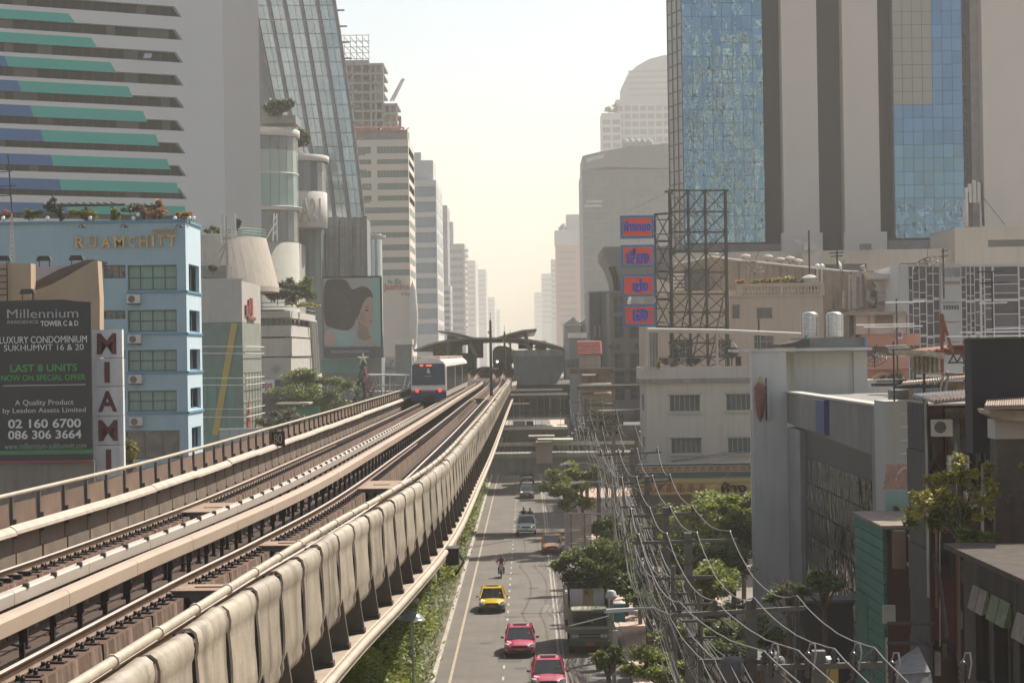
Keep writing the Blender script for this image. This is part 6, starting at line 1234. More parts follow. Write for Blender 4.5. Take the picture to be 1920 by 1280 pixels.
# ---- blue-grey tank house with water tanks
Y = 160; bth = thing('tank_house', 'grey box building with blue steel corners and a black awning below the water tanks', 'building', at(1550, 700, Y)); gbx = mat('bluegrey_wall', (.24, .25, .25), .85, var=.08, stain=(.17, .18, .18), streak=.4)
x_, x2, za, zb = pxface(1511, 1624, 648, 740, Y); MB().box(x_, x2, Y, Y + 6, 0, zb).build('wall', gbx, bth); x_, x2, za, zb = pxface(1502, 1622, 633, 648, Y - .2); MB().box(x_, x2, Y - .2, Y + 6, za, zb).build('fascia', mat('fascia_grey', (.15, .17, .17), .8), bth)
stb = mat('steel_blue', (.04, .20, .28), .6)
for px, yt in ((1511, 628), (1622, 632)): MB().tube([at(px, 720, Y - .4), at(px, yt, Y - .4)], .12, 6).build('corner_post', stb, bth)
MB().prism([P2(1459, 652, Y), P2(1462, 645, Y), P2(1480, 643, Y), P2(1500, 636, Y), P2(1513, 635, Y), P2(1513, 650, Y)], 'Y', Y - 1.5, Y + 4).build('awning', blk, bth)
stc = mat('stainless', (.60, .58, .55), .22, 1.0, var=.1)
for i, (l_, r_) in enumerate(((1503, 1535), (1548, 1581))):
 v = at((l_ + r_) / 2, 631, Y + 2.5); r0 = (r_ - l_) / 2 * Y / FP * 1.0; t_ = thing('water_tank', ['left', 'right'][i] + ' ribbed stainless steel water tank on the grey box building', 'water tank', v, group='stainless water tanks')
 pr2 = [(r0, 0)]; hh = 47 * Y / FP
 for k in range(9): z = hh * .92 * k / 9; pr2 += [(r0, z + .02), (r0 * .94, z + .06), (r0, z + .1)]
 pr2 += [(r0, hh * .9), (r0 * .7, hh * .98), (.1, hh * 1.02)]
 MB().lathe(v, pr2, 20).build('shell', stc, t_, True)
 for k in range(10): a = k * .628; MB().tube([v + Vector((r0 * 1.03 * math.cos(a), r0 * 1.03 * math.sin(a), 0)), v + Vector((r0 * 1.03 * math.cos(a), r0 * 1.03 * math.sin(a), hh * .9))], .025, 4).build('strap', stc, t_)
# ---- pink and salmon houses
Y = 178; sal = mat('salmon', (.52, .26, .19), .85, var=.06, stain=(.38, .2, .15), streak=.3); wpk = mat('pale_pink_wall', (.52, .44, .40), .85, var=.06, stain=(.4, .33, .3), streak=.3)
sa = thing('salmon_house', 'salmon and pale pink house with a round arch and a roof terrace', 'house', at(1660, 660, Y))
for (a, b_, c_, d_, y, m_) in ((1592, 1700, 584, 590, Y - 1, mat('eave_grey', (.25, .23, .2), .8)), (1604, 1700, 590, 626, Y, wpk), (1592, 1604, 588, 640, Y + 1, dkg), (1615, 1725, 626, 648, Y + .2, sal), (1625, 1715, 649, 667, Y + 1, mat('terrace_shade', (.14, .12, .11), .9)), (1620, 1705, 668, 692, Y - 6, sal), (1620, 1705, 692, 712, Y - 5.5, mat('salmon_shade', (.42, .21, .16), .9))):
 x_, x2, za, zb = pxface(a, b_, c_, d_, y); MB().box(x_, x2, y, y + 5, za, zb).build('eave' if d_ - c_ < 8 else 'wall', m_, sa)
x_, x2, za, zb = pxface(1641, 1675, 590, 612, Y - .1); MB().box(x_, x2, Y - .1, Y - .01, za, zb).build('window', stripes('brown_blind', (.13, .1, .07), (.2, .16, .12), 5, 'Z'), sa)
for px in (1603, 1630, 1700): v0, v1 = at(px, 628, Y - .2), at(px, 588, Y - .2); MB().tube([v0, v1], .07, 6).build('downpipe', mat('pipe_brown', (.25, .17, .13), .7), sa)
v = at(1655, 705, Y - 6.2); MB().tube([v + Vector((1.0 * math.cos(a) * -1, 0, 1.0 * math.sin(a) - .8)) for a in [i * math.pi / 12 for i in range(13)]], .14, 6).build('arch', sal, sa)
t_ = thing('air_conditioner', 'air conditioner beside the downpipe on the salmon house', 'air conditioner', at(1687, 628, Y - 1)); x_, x2, za, zb = pxface(1681, 1693, 620, 635, Y - 1); MB().box(x_, x2, Y - 1, Y - .3, za, zb).build('casing', aw, t_); MB().lathe(((x_ + x2) / 2, Y - 1.01, (za + zb) / 2), [(.2, 0), (.2, .02)], 12, 'Y').build('fan_grille', MC['grille_dark'], t_)
# ---- rusty roof frame, trellis, low roofs, chimney block
rust = mat('rust_red', (.19, .065, .038), .85, var=.25, scale=2);
rfm = thing('rusty_derrick', 'rusty red steel A-frame standing on the low roofs', 'frame', at(1768, 700, 105))
MB().tube([at(1767, 700, 105), at(1765, 588, 105)], .09, 6).tube([at(1765, 588, 105), at(1786, 662, 105)], .08, 6).tube([at(1770, 640, 105), at(1768, 590, 105)], .06, 6).build('leg', rust, rfm)
rrf = thing('rusty_roof', 'orange rusty sheet roof on steel trusses behind the black chimney block', 'roof', at(1780, 665, 112));
MB().prism([P2(1712, 661, 112), P2(1760, 652, 112), P2(1825, 645, 112), P2(1825, 662, 112), P2(1770, 665, 112)], 'Y', 110, 117).build('sheet', rust, rrf)
for k in range(5): MB().tube([at(1740 + k * 15, 657 - k * 2, 109.8), at(1755 + k * 15, 661 - k * 2, 109.8)], .06, 4).build('purlin', rust, rrf)
x_, x2, za, zb = pxface(1790, 1824, 646, 650, 109); MB().box(x_, x2, 109, 111, za, zb).build('beam', rust, rrf); x_, x2, za, zb = pxface(1778, 1824, 663, 665, 109); MB().box(x_, x2, 109, 109.2, za, zb).build('truss_chord', ls, rrf)
x_, x2, za, zb = pxface(1778, 1824, 678, 681, 109); MB().box(x_, x2, 109, 109.2, za, zb).build('truss_chord', ls, rrf)
for k in range(6): MB().tube([at(1780 + k * 7.5, 665 if k % 2 else 679, 109), at(1787.5 + k * 7.5, 679 if k % 2 else 665, 109)], .04, 4).build('truss_web', ls, rrf)
trl = thing('roof_trellis', 'weathered tiled trellis cage full of hanging ornaments on the low roofs', 'trellis', at(1735, 690, 100)); orn = mat('ornament', (.30, .27, .2), .8, var=.4, scale=5)
MB().prism([P2(1692, 656, 100), P2(1697, 663, 100), P2(1756, 672, 100), P2(1758, 662, 100), P2(1720, 657, 100)], 'Y', 98, 104).build('roof', orn, trl)
for px in range(1712, 1762, 8): MB().tube([at(px, 715, 99), at(px, 668, 99)], .05, 4).build('post', orn, trl)
q = MB().lathe((0, 0, 0), [(.02, 0), (.09, .08), (.05, .16), (.1, .24), (.02, .34)], 6).mesh('ornament', orn); random.seed(2)
for i in range(14):
 for k in range(3): inst('ornament', q, trl, at(1712 + i * 3.6, 682 + k * 9, 99.2))
MB().prism([P2(1712, 668, 101), P2(1712, 712, 101), P2(1760, 712, 101), P2(1760, 668, 101)], 'Y', 101, 101.3).build('back_panel', mat('trellis_dark', (.09, .085, .07), .9), trl)
def antenna(px, pyb, pyt, Y, arms, lab):
 t_ = thing('tv_antenna', lab, 'antenna', at(px, pyb, Y)); MB().tube([at(px, pyb, Y), at(px - (pyb - pyt) * .0155, pyt, Y)], .04 * Y / 90, 5).build('mast', blk, t_)
 for (py, xa, xb, m_) in arms:
  MB().tube([at(xa, py + 1, Y), at(xb, py - 1, Y - 1.2)], .025 * Y / 90, 4).build('boom', m_, t_)
  for k in range(6): x = lin(xa, xb, (k + .5) / 6); p = at(x, py, Y); MB().tube([p + Vector((-.1, -.45, 0)), p + Vector((.1, .45, 0))], .013 * Y / 90, 4).build('element', m_, t_)
antenna(1862, 640, 508, 95, ((509, 1832, 1883, blk), (530, 1838, 1892, blk), (568, 1836, 1888, wt)), 'tall dark antenna with three stacked arms above the chimney block')
antenna(1862, 640, 600, 94, ((630, 1775, 1925, wt), (622, 1800, 1925, wt), (616, 1850, 1925, wt)), 'low wide pale antenna spread above the chimney block')
antenna(1677, 752, 640, 85, ((648, 1660, 1700, wt), (652, 1665, 1705, wt)), 'thin dark antenna pole with bristly arms on the low grey wall'); antenna(1683, 700, 560, 130, ((566, 1660, 1735, wt), (608, 1605, 1715, wt), (612, 1620, 1730, wt)), 'pale two tiered antenna in front of the pink house')
antenna(1770, 560, 466, 200, ((470, 1765, 1778, blk), (480, 1765, 1778, blk)), 'thin antenna with short rungs left of the tall podium'); antenna(1570, 500, 470, 200, ((474, 1555, 1582, blk), (480, 1558, 1580, blk)), 'small roof antenna above the stained parapet'); antenna(1424, 690, 598, 182, (), 'black pole standing on the cream terrace')
antenna(1518, 520, 432, 230, (), 'needle thin pole in front of the podium box')
# black block
bkb = thing('chimney_block', 'large charcoal rooftop block at the right edge', 'building', at(1880, 700, 62)); x_, x2, za, zb = pxface(1822, 1990, 634, 752, 62); MB().box(x_, x2, 62, 63, za - 1.5, zb).build('wall', mat('charcoal', (.035, .031, .034), .95, var=.12, scale=1.5, bump=.3, bscale=12), bkb); MB().box(x_ - .03, x2, 61.97, 63.03, zb, zb + .03).build('coping', mat('green_coping', (.12, .14, .1), .8), bkb)
# ================================================================ grey building with mirrored street face (X = 15)
gw = mat('grey_white_wall', (.56, .545, .50), .9, var=.05, scale=.5, stain=(.40, .38, .35), streak=.4); gwd = mat('weathered_beam', (.20, .185, .165), .9, var=.1, scale=.8, stain=(.13, .12, .11), streak=.7)
gr = thing('grey_block', 'grey white building with a broad pillar and a slanted weathered beam over mirrored street glass', 'building', (20, 110, 0))
XF = 15.0
y1 = atx(1475, 735, XF).y; y0 = atx(1661, 755, XF).y; zbm = at(1475, 736, y1).z
xl = at(1412, 800, y1).x; ztp = at(1440, 659, y1).z
MB().box(xl, XF, y1 + .001, y1 + 1.3, 0, ztp).build('pillar', gw, gr)
for k in range(4): x_ = at(1410 + k * 2.2, 850, y1 + .5 + k * .4).x; MB().box(x_ - .06, x_ + .03, y1 + .4 + k * .4, y1 + .8 + k * .4, 0, at(0, 790, y1).z).build('fin', gw, gr)
x2 = at(1622, 680, y1 + 2).x; MB().box(xl + 2.6, x2, y1 + 1.4, y1 + 14, 0, ztp - .05).build('wall', gw, gr); MB().box(xl - .06, x2 + .1, y1 - .1, y1 + 14, ztp, ztp + .16).build('coping', mat('coping_pale', (.50, .48, .44), .9), gr)
MB().box(x2 - .8, x2, y1 + 1.2, y1 + 1.38, 0, ztp - .06).build('pilaster', mat('wall_lit', (.50, .49, .45), .9, var=.04), gr)
z2 = at(1640, 712, y1).z; MB().box(x2 + .001, at(1650, 700, y1).x, y1 + 1.5, y1 + 12, 0, z2).build('wall', gw, gr); z3 = at(1680, 722, y1).z
MB().box(at(1650, 700, y1).x, at(1700, 700, y1).x, y1 + 1.6, y1 + 12, 0, z3).build('wall', gw, gr)
# slanted beam along the street, built of concrete panels
n = 9
for i in range(n):
 a, b_ = lin(y0, y1 + .0, i / n), lin(y0, y1, (i + 1) / n) - .03; za, zb = (lin(11.75, 12.25, (a - y0) / (y1 - y0)), lin(11.75, 12.25, (b_ - y0) / (y1 - y0)))
 MB().hexa([(XF, a, za), (XF + .5, a, za), (XF + .5, b_, zb), (XF, b_, zb), (XF, a, zbm), (XF + .5, a, zbm), (XF + .5, b_, zbm), (XF, b_, zbm)]).build('beam_panel', gwd, gr)
MB().box(XF - .08, XF + .62, y0, y1, zbm, zbm + .1).build('coping', palr, gr)
MB().box(XF + .52, XF + 9, y0 + .4, y1, 0, zbm - .1).build('core', gwd, gr)
pA, pB = atx(1537, 760, XF - .03), atx(1553, 760, XF - .03); MB().box(XF - .25, XF - .01, pB.y, pA.y, atx(1545, 812, XF).z, atx(1545, 749, XF).z).build('blue_banner', mat('banner_blue', (.03, .05, .16), .6), gr)
pC = atx(1503, 760, XF - .03); MB().box(XF - .2, XF - .01, pA.y + .05, pC.y, atx(1520, 805, XF).z, atx(1520, 745, XF).z).build('blank_sign', mat('blank_sign', (.17, .165, .155), .7), gr)
mir = glass('street_mirror', (.085, .08, .072), .04, wave=.22, wscale=1.1, metal=.8); mir2 = glass('street_mirror_b', (.17, .16, .14), .05, wave=.3, wscale=1.3, metal=.8)
gy0 = atx(1636, 900, XF).y; gy1 = atx(1500, 850, XF).y; nc = 9; cw = (gy1 - gy0) / nc; pmesh = MB().box(-.05, .02, .03, cw - .03, .03, 1.37).mesh('pane', mir)
random.seed(31)
for i in range(nc):
 for k in range(7):
  z = 2.2 + k * 1.4
  if z + 1.4 > 11.9: continue
  o = inst('pane', pmesh, gr, (XF + .3, gy0 + i * cw, z), (random.uniform(-.008, .008), 0, random.uniform(-.01, .01)));
  if random.random() < .35: o.material_slots[0].link = 'OBJECT'; o.material_slots[0].material = mir2
MB().box(XF + .35, XF + .5, gy0, gy1, 2.2, 12.2).build('glazing_frame', fmb, gr)
MB().box(XF + .0, XF + .5, y0, gy0, 0, 11.8).build('street_wall', gwd, gr); MB().box(XF, XF + .5, gy1, y1, 0, 12.0).build('street_wall', mat('grey_reveal', (.30, .29, .275), .9, stain=(.2, .19, .18), streak=.5), gr)
MB().box(XF + .05, XF + .5, gy0, gy1, 0, 2.2).build('street_wall', mat('dark_plinth', (.10, .095, .09), .8, var=.2), gr)
# festive red ornament on the pillar
od = thing('pillar_emblem', 'dark red flame shaped emblem hanging on the grey pillar', 'emblem', at(1429, 790, y1 - .4)); v = at(1425, 752, y1 - .4)
MB().lathe(v, [(.02, -1.2), (.16, -.9), (.28, -.2), (.34, .3), (.26, .6), (.36, .75), (.22, .95), (.10, 1.15), (.02, 1.3)], 9).build('body', mat('emblem_red', (.20, .055, .04), .7, var=.4, scale=4), od, True); MB().lathe(v + Vector((.02, 0, .95)), [(.2, 0), (.12, .22), (.02, .5)], 8).build('cap', mat('emblem_gold', (.4, .24, .08), .6), od)
MB().box(v.x + .34, v.x + .42, v.y + .1, v.y + .2, v.z - 1.1, v.z + 1.35).build('bar', MC['emblem_red'], od); MB().box(v.x + .45, v.x + .55, v.y + .1, v.y + .2, v.z - 1.0, v.z + .5).build('bar', wt, od)
# side wall tower with rungs and tile hoods
lg = thing('pale_stair_wall', 'pale grey rendered wall with iron rungs and small tiled window hoods', 'building', (15.5, 87, 0)); xa, xb = at(1660, 760, 87).x, at(1740, 760, 87).x
MB().box(xa, xb, 87, y0 + .3, 0, at(1680, 752, 87).z).build('wall', mat('pale_render', (.37, .36, .33), .9, var=.05, stain=(.25, .24, .22), streak=.4), lg)
for k in range(4): v = at(1697, 775 + k * 25, 86.8); MB().tube([v + Vector((-.18, .2, 0)), v + Vector((-.18, -.1, 0)), v + Vector((.12, -.1, 0)), v + Vector((.12, .2, 0))], .02, 4).build('rung', wt, lg)
tlm = mat('clay_tile', (.36, .20, .13), .8, var=.2, scale=3)
for (px, py, yy) in ((1684, 895, 84), (1690, 1125, 80)):
 v = at(px, py, yy); b = MB()
 for i in range(7):
  for j in range(4): x = v.x - .5 + i * .15; z = v.z + .25 - j * .22; MB().hexa([(x - j * .08, yy - .25 - j * .16, z), (x + .135 - j * .08, yy - .25 - j * .16, z), (x + .135 - j * .02, yy - .1 - j * .16, z + .24), (x - j * .02, yy - .1 - j * .16, z + .24), (x - j * .08, yy - .25 - j * .16, z + .04), (x + .135 - j * .08, yy - .25 - j * .16, z + .04), (x + .135 - j * .02, yy - .1 - j * .16, z + .28), (x - j * .02, yy - .1 - j * .16, z + .28)]).build('roof_tile', tlm, lg)
 MB().tube([v + Vector((.2 + .42 * math.cos(a), -.5, .1 - .5 + .8 * math.sin(a))) for a in [i * math.pi / 12 for i in range(13)]], .05, 6).build('hood_arch', palr, lg)
# ---- teal shophouse
teal_w = mat('teal_render', (.045, .155, .115), .85, var=.1, scale=.8, stain=(.03, .09, .07), streak=.5); ma = mat('maroon_wall', (.045, .016, .014), .9, var=.25, scale=1)
ts = thing('teal_shophouse', 'teal shophouse with slanted siding grooves and a maroon balcony side', 'shophouse', (14.6, 82, 0)); XT = 13.0
ty1 = atx(1602, 965, XT).y; ty0 = atx(1655, 990, XT).y; tz = atx(1655, 990, XT).z
n = 24; hh = tz / n
for k in range(n):
 z = k * hh; sl = .9
 MB().hexa([(XT, ty0, z), (XT + .12, ty0, z), (XT + .12, ty1, z + .0), (XT, ty1, z), (XT, ty0, z + hh - .035), (XT + .12, ty0, z + hh - .035), (XT + .12, ty1, z + hh - .035), (XT, ty1, z + hh - .035)]).build('siding_board', teal_w, ts)
MB().box(XT + .125, XT + 6, ty0 + .001, ty1, 0, tz).build('wall', teal_w, ts); MB().box(XT + .14, XT + 6, ty0 - .12, ty0, 0, tz - .1).build('side_wall', ma, ts)
MB().box(XT - .1, XT + 6, ty0 - .3, ty1 + .1, tz, tz + .12).build('roof_slab', mat('mossy_roof', (.24, .19, .15), .95, var=.35, scale=1.5), ts)
MB().box(XT + .3, XT + .75, ty0 - .5, ty0 - .13, tz - 1.45, tz - .05).build('timber_post', mat('timber', (.17, .11, .08), .8, var=.2), ts)
zz = tz - .25;
for k in range(8): MB().box(XT + .85 + k * .17, XT + .88 + k * .17, ty0 - .62, ty0 - .58, zz - .95, zz).build('baluster', mat('rail_pale', (.33, .3, .27), .7), ts)
MB().box(XT + .8, XT + 2.3, ty0 - .63, ty0 - .57, zz, zz + .05).build('handrail', MC['rail_pale'], ts); MB().box(XT + .8, XT + 2.4, ty0 - .8, ty0 - .12, zz - 1.1, zz - .97).build('balcony_slab', palr, ts)
MB().tube([(XT + .05, ty0 - .1, 0), (XT + .05, ty0 - .1, tz - 4)], .05, 6).build('downpipe', stl, ts)
v = at(1668, 1150, ty0 - .6); MB().box(v.x - .22, v.x + .22, v.y, v.y + .3, v.z - .35, v.z + .3).build('meter_box', mat('meter_box', (.28, .30, .24), .7), ts)
v = atx(1620, 1170, XT); MB().box(XT - .03, XT - .002, v.y - 1, v.y + 1.6, v.z - 1.2, v.z + 1.2).build('shuttered_window', mat('teal_shutter', (.055, .17, .13), .7), ts)
w2 = thing('pale_teal_parapet', 'pale teal rooftop wall with weeds behind the teal shophouse', 'wall', at(1680, 960, 86)); x_, x2, za, zb = pxface(1662, 1725, 918, 985, 86); MB().box(x_, x2, 86, 86.4, 0, zb).build('wall', mat('pale_teal', (.27, .37, .33), .9, var=.1, stain=(.15, .18, .15), streak=.6), w2)
rb_ = thing('rusty_back_wall', 'dark rusty sheet wall standing behind the leafy slab at the right edge', 'wall', at(1890, 1000, 57.5)); x_, x2, za, zb = pxface(1868, 1990, 930, 1060, 57.5)
for k in range(14): xx = lin(x_, x2, k / 14); MB().box(xx, xx + .14, 57.5, 57.6, za, zb - .1 * (k % 3)).build('wall_board', mat('rusty_board', (.06, .04, .032), .95, var=.4, scale=2), rb_)
# ---- tall mesh covered house
barkb = mat('rusty_pipe', (.16, .08, .05), .8, var=.3, scale=3)
Y = 70; msh = mat('shade_cloth', (.05, .047, .044), .95, var=.25, scale=2, stain=(.09, .085, .078), streak=.5)
mh = thing('mesh_covered_house', 'tall old house wrapped in dark shade cloth and wire lattice', 'shophouse', (14.4, Y, 0)); x_ = at(1703, 1000, Y).x; x2 = at(1745, 1000, Y).x; zt = at(1725, 757, Y).z
for k in range(9): MB().box(x2 - .06 - (k % 2) * .04, x2, Y + .02, Y + 3.6, zt - (k + 1) * 1.6 + .02, zt - k * 1.6).build('shade_cloth', msh, mh)
x5 = at(2000, 900, Y).x; dm = mat('dark_maroon', (.045, .021, .018), .95, var=.35, scale=1.2, stain=(.035, .025, .022), streak=.8)
x3 = at(1770, 1000, Y).x; MB().box(x2 + .01, x5, Y + .5, Y + 3.6, 0, zt - .1).build('wall', dm, mh)
for (a, b_, c_, d_, m_, dz) in ((1738, 1768, 763, 900, mat('brown_wall', (.10, .055, .042), .9, var=.3, scale=2), .3), (1773, 1815, 765, 930, mat('peeling_wall', (.15, .125, .105), .9, var=.35, scale=1.5, stain=(.1, .08, .07), streak=.6), .3), (1783, 1800, 793, 905, dkg, .2), (1815, 1870, 762, 960, mat('black_recess', (.025, .02, .018), .95, var=.3), .25), (1830, 1834, 765, 960, mat('dark_post', (.09, .08, .07), .9), .1), (1845, 1848, 765, 960, MC['dark_post'], .1), (1860, 1905, 830, 960, mat('mould_wall', (.10, .085, .07), .95, var=.4, scale=1.5), .2), (1747, 1790, 1060, 1200, mat('maroon_cloth', (.08, .014, .02), .9, var=.2), .3)):
 a_, b2, za, zb = pxface(a, b_, c_, d_, Y + dz); MB().box(a_, b2, Y + dz, Y + .49, za, zb).build('wall_panel', m_, mh)
q = MB()
for k in range(9):
 for j in range(16):
  a_ = x2 + k * .15 + .0;
  if k < 9: q.tube([(a_ + .2, Y + .18, zt - .3 - j * .15), (a_ + .35, Y + .18, zt - .45 - j * .15)], .008, 3, cap=False).tube([(a_ + .35, Y + .18, zt - .3 - j * .15), (a_ + .2, Y + .18, zt - .45 - j * .15)], .008, 3, cap=False)
q.build('wire_lattice', blk, mh, kind='stuff')
for px, a_, b_ in ((1738, 752, 895), (1741, 895, 1120)): MB().tube([at(px - 3, a_, Y), at(px, b_, Y)], .045, 6).build('downpipe', stl, mh)
MB().tube([at(1752, 1040, Y - .3), at(1762, 1090, Y - .35), at(1776, 1195, Y - .3)], .08, 6).build('black_pipe', blk, mh); MB().tube([at(1795, 1010, Y - .3), at(1798, 1250, Y - .3)], .07, 6).build('rusty_pipe', mat('ochre_pipe', (.09, .05, .03), .8), mh)
for py in (1168, 1205): MB().tube([at(1665, py, Y + 1), at(1750, py, Y - .2)], .07, 5).build('tie_beam', blk, mh)
rn = random.Random(44)
for i in range(46):
 px = rn.uniform(1745, 1915); py = rn.uniform(775, 1240); w_ = rn.uniform(3, 16); h_ = rn.uniform(6, 60); d = rn.uniform(.02, .35); a_, b2, za, zb = pxface(px, px + w_, py, py + h_, Y + .3 - d); MB().box(a_, b2, Y + .3 - d, Y + .48, za, zb).build(rn.choice(('board', 'sheet_metal', 'shutter')), mat('scrap%d' % (i % 7), ((.09, .05, .035), (.05, .045, .04), (.14, .12, .10), (.03, .028, .026), (.11, .07, .05), (.06, .075, .05), (.17, .15, .13))[i % 7], .9, var=.4, scale=3, stain=(.04, .03, .025), streak=.7), mh)
for i in range(14):
 px = rn.uniform(1748, 1910); py = rn.uniform(780, 1000); MB().tube([at(px, py, Y - .1), at(px + rn.uniform(-3, 3), py + rn.uniform(60, 260), Y - .12)], rn.uniform(.015, .04), 5).build('pipe', (stl, blk, barkb)[i % 3], mh)
for i in range(5): v = at(1765 + i * 31, 800 + (i * 67) % 190, Y); MB().box(v.x - .35, v.x + .3, Y - .35, Y + .1, v.z - .3, v.z + .25).build('air_unit', aw, mh); MB().lathe((v.x - .1, Y - .36, v.z), [(.2, 0), (.2, .02)], 10, 'Y').build('fan_grille', MC['grille_dark'], mh)
# tin roofs above it
def tin(name_label, pts, Y0_, Y1_, m, name='tin_roof'):
 t_ = thing(name, name_label, 'roof', at(sum(p[0] for p in pts) / len(pts), sum(p[1] for p in pts) / len(pts), (Y0_ + Y1_) / 2)); f = [at(*p, Y0_) for p in pts[:2]] + [at(*p, Y1_) for p in pts[2:]]; b = MB(); b.hexa([tuple(v) for v in f] + [(v.x, v.y, v.z + .08) for v in f]); b.build('sheet', m, t_)
 nb = 26; rb = MB()
 for i in range(nb): t = (i + .5) / nb; a = f[0].lerp(f[1], t); c_ = f[3].lerp(f[2], t); MB().tube([a + Vector((0, 0, .1)), c_ + Vector((0, 0, .1))], .035, 4).build('corrugation', m, t_)
 return t_
tinm = mat('tin_brown', (.27, .20, .15), .7, var=.25, scale=2); ting = mat('tin_grey', (.24, .26, .27), .5, .2, var=.2, scale=1.5)
tin('long brown corrugated roof edge above the shade cloth house', [(1752, 757), (1925, 742), (1925, 728), (1730, 748)], 66, 72, tinm)
tin('grey blue flat tin roof under the black block', [(1728, 748), (1875, 740), (1870, 731), (1712, 744)], 73, 78, ting)
tin('nearer corrugated roof edge at the far right', [(1846, 768), (1960, 766), (1960, 748), (1850, 756)], 58, 62, tinm)
tin('pale sloping roof slab held by a dark beam left of the black block', [(1690, 722), (1822, 710), (1815, 708), (1700, 720)], 84, 92, mat('slab_cream', (.52, .42, .33), .8, var=.15, scale=1.5))
lr_ = thing('low_roof_clutter', 'clutter of dark beams, a grey box and stained walls on the low roofs', 'structure', at(1720, 730, 92))
for (a, b_, c_, d_, y, m_) in ((1688, 1765, 722, 728, 84, blk), (1770, 1818, 716, 740, 86, mat('ochre_stain', (.22, .16, .1), .9, var=.4, scale=2)), (1674, 1704, 731, 752, 90, grym), (1704, 1712, 728, 753, 91, palr), (1640, 1690, 718, 724, 118, blk), (1645, 1690, 711, 722, 119, pal), (1740, 1822, 700, 704, 96, rust), (1685, 1700, 711, 718, 95, blk), (1712, 1760, 728, 750, 95, mat('fence_dim', (.2, .19, .17), .8, var=.3, scale=8))):
 x_, x2_, za, zb = pxface(a, b_, c_, d_, y); MB().box(x_, x2_, y, y + 1.2, za, zb).build('beam' if d_ - c_ < 8 else 'box', m_, lr_)
for k in range(8): x_, x2_, za, zb = pxface(1715 + k * 6, 1719 + k * 6, 702, 707, 95.5); MB().box(x_, x2_, 95, 95.2, za, zb).build('white_clip', ml, lr_)
for pts in ([(1733, 757), (1733, 700)], [(1770, 740), (1778, 705), (1782, 698), (1795, 700)], [(1760, 742), (1768, 706), (1775, 697), (1784, 700)]): MB().tube([at(a, c_, 84) for a, c_ in pts], .06, 5).build('bent_pipe', blk if len(pts) == 2 else stl, lr_)
# near white cabin at right edge, near old shop front
nb_ = thing('white_roof_cabin', 'small white walled rooftop cabin under the nearest corrugated roof', 'building', at(1890, 800, 60)); x_, x2, za, zb = pxface(1866, 1990, 785, 822, 60); MB().box(x_, x2, 60, 61, za, zb).build('upper_wall', mat('cabin_white', (.42, .38, .34), .9, var=.08), nb_); x_, x2, za, zb = pxface(1870, 1990, 822, 960, 60.1); MB().box(x_, x2, 60.1, 61, za, zb).build('lower_wall', MC['mould_wall'], nb_)
x_, x2, za, zb = pxface(1848, 1990, 770, 782, 59.6); MB().prism([P2(1845, 767, 59.6), P2(1848, 775, 59.6), P2(1875, 786, 59.6), P2(1990, 792, 59.6), P2(1990, 770, 59.6)], 'Y', 59, 60.5).build('eave', mat('eave_pale', (.4, .34, .27), .8, var=.25, scale=3), nb_)
XN = 11.6; ny1 = atx(1806, 1030, XN).y; nz = atx(1806, 1028, XN).z
os_ = thing('old_shopfront', 'old stained concrete shophouse with boarded windows in the lower right corner', 'shophouse', (13, 50, 0)); old = mat('old_concrete', (.034, .029, .023), .95, var=.4, scale=1.2, stain=(.085, .07, .05), streak=.8)
def yx(px): return atx(px, 1100, XN).y
hol = []
for (pa, pb, t1_, b1_) in ((1867, 1893, 1060, 1190), (1828, 1860, 1050, 1170)): pass
W_ = ny1 - 36; Hn = nz
hh_ = [(ny1 - yx(1828), ny1 - yx(1856), nz - 3.3, nz - .9), (ny1 - yx(1862), ny1 - yx(1898), nz - 3.5, nz - .9), (ny1 - yx(1910), ny1 - yx(1955), nz - 3.7, nz - 1.0), (ny1 - yx(1830), ny1 - yx(1858), nz - 7, nz - 4.6)]
facade(os_, (XN, ny1, 0), FNY, W_, Hn, hh_, old, glass('dark_green_board', (.025, .04, .03), .4, spec=.3), .35, mat('frame_weathered', (.17, .13, .09), .9, var=.3, scale=3), .07)
MB().box(XN + .5, XN + 7, 36, ny1, 0, Hn - .1).build('core', old, os_); plain(os_, (XN, 36, 0), FX, 7, Hn, old); plain(os_, (XN + 7, ny1, 0), FNX, 7, Hn, old)
MB().box(XN - .5, XN + 7, 36, ny1 + .2, Hn, Hn + .14).build('roof_slab', mat('leafy_slab', (.038, .028, .02), .95, var=.5, scale=3), os_)
shd = mat('pale_shutter', (.26, .22, .175), .9, var=.3, scale=3); gshd = mat('mossy_shutter', (.14, .17, .09), .9, var=.35, scale=3)
for h, m_ in ((hh_[0], shd), (hh_[1], gshd), (hh_[2], shd)):
 for k in range(2): w_ = (h[1] - h[0]) / 2; a = ny1 - h[0] - k * w_; MB().hexa([(XN - .02, a - w_ + .04, h[3] - .45), (XN - .22, a - w_ + .04, h[3] - .5), (XN - .22, a - .04, h[3] - .5), (XN - .02, a - .04, h[3] - .45), (XN - .02, a - w_ + .04, h[3] + .1), (XN - .06, a - w_ + .04, h[3] + .1), (XN - .06, a - .04, h[3] + .1), (XN - .02, a - .04, h[3] + .1)]).build('shade_board', m_, os_)
aw_ = thing('fabric_awning', 'ragged grey fabric awning over the shops below the teal shophouse', 'awning', at(1710, 1240, 66)); f = [at(1675, 1268, 64), at(1745, 1262, 62), at(1722, 1213, 70), at(1672, 1245, 70)]; f2 = [at(1690, 1300, 63), at(1750, 1290, 61)]
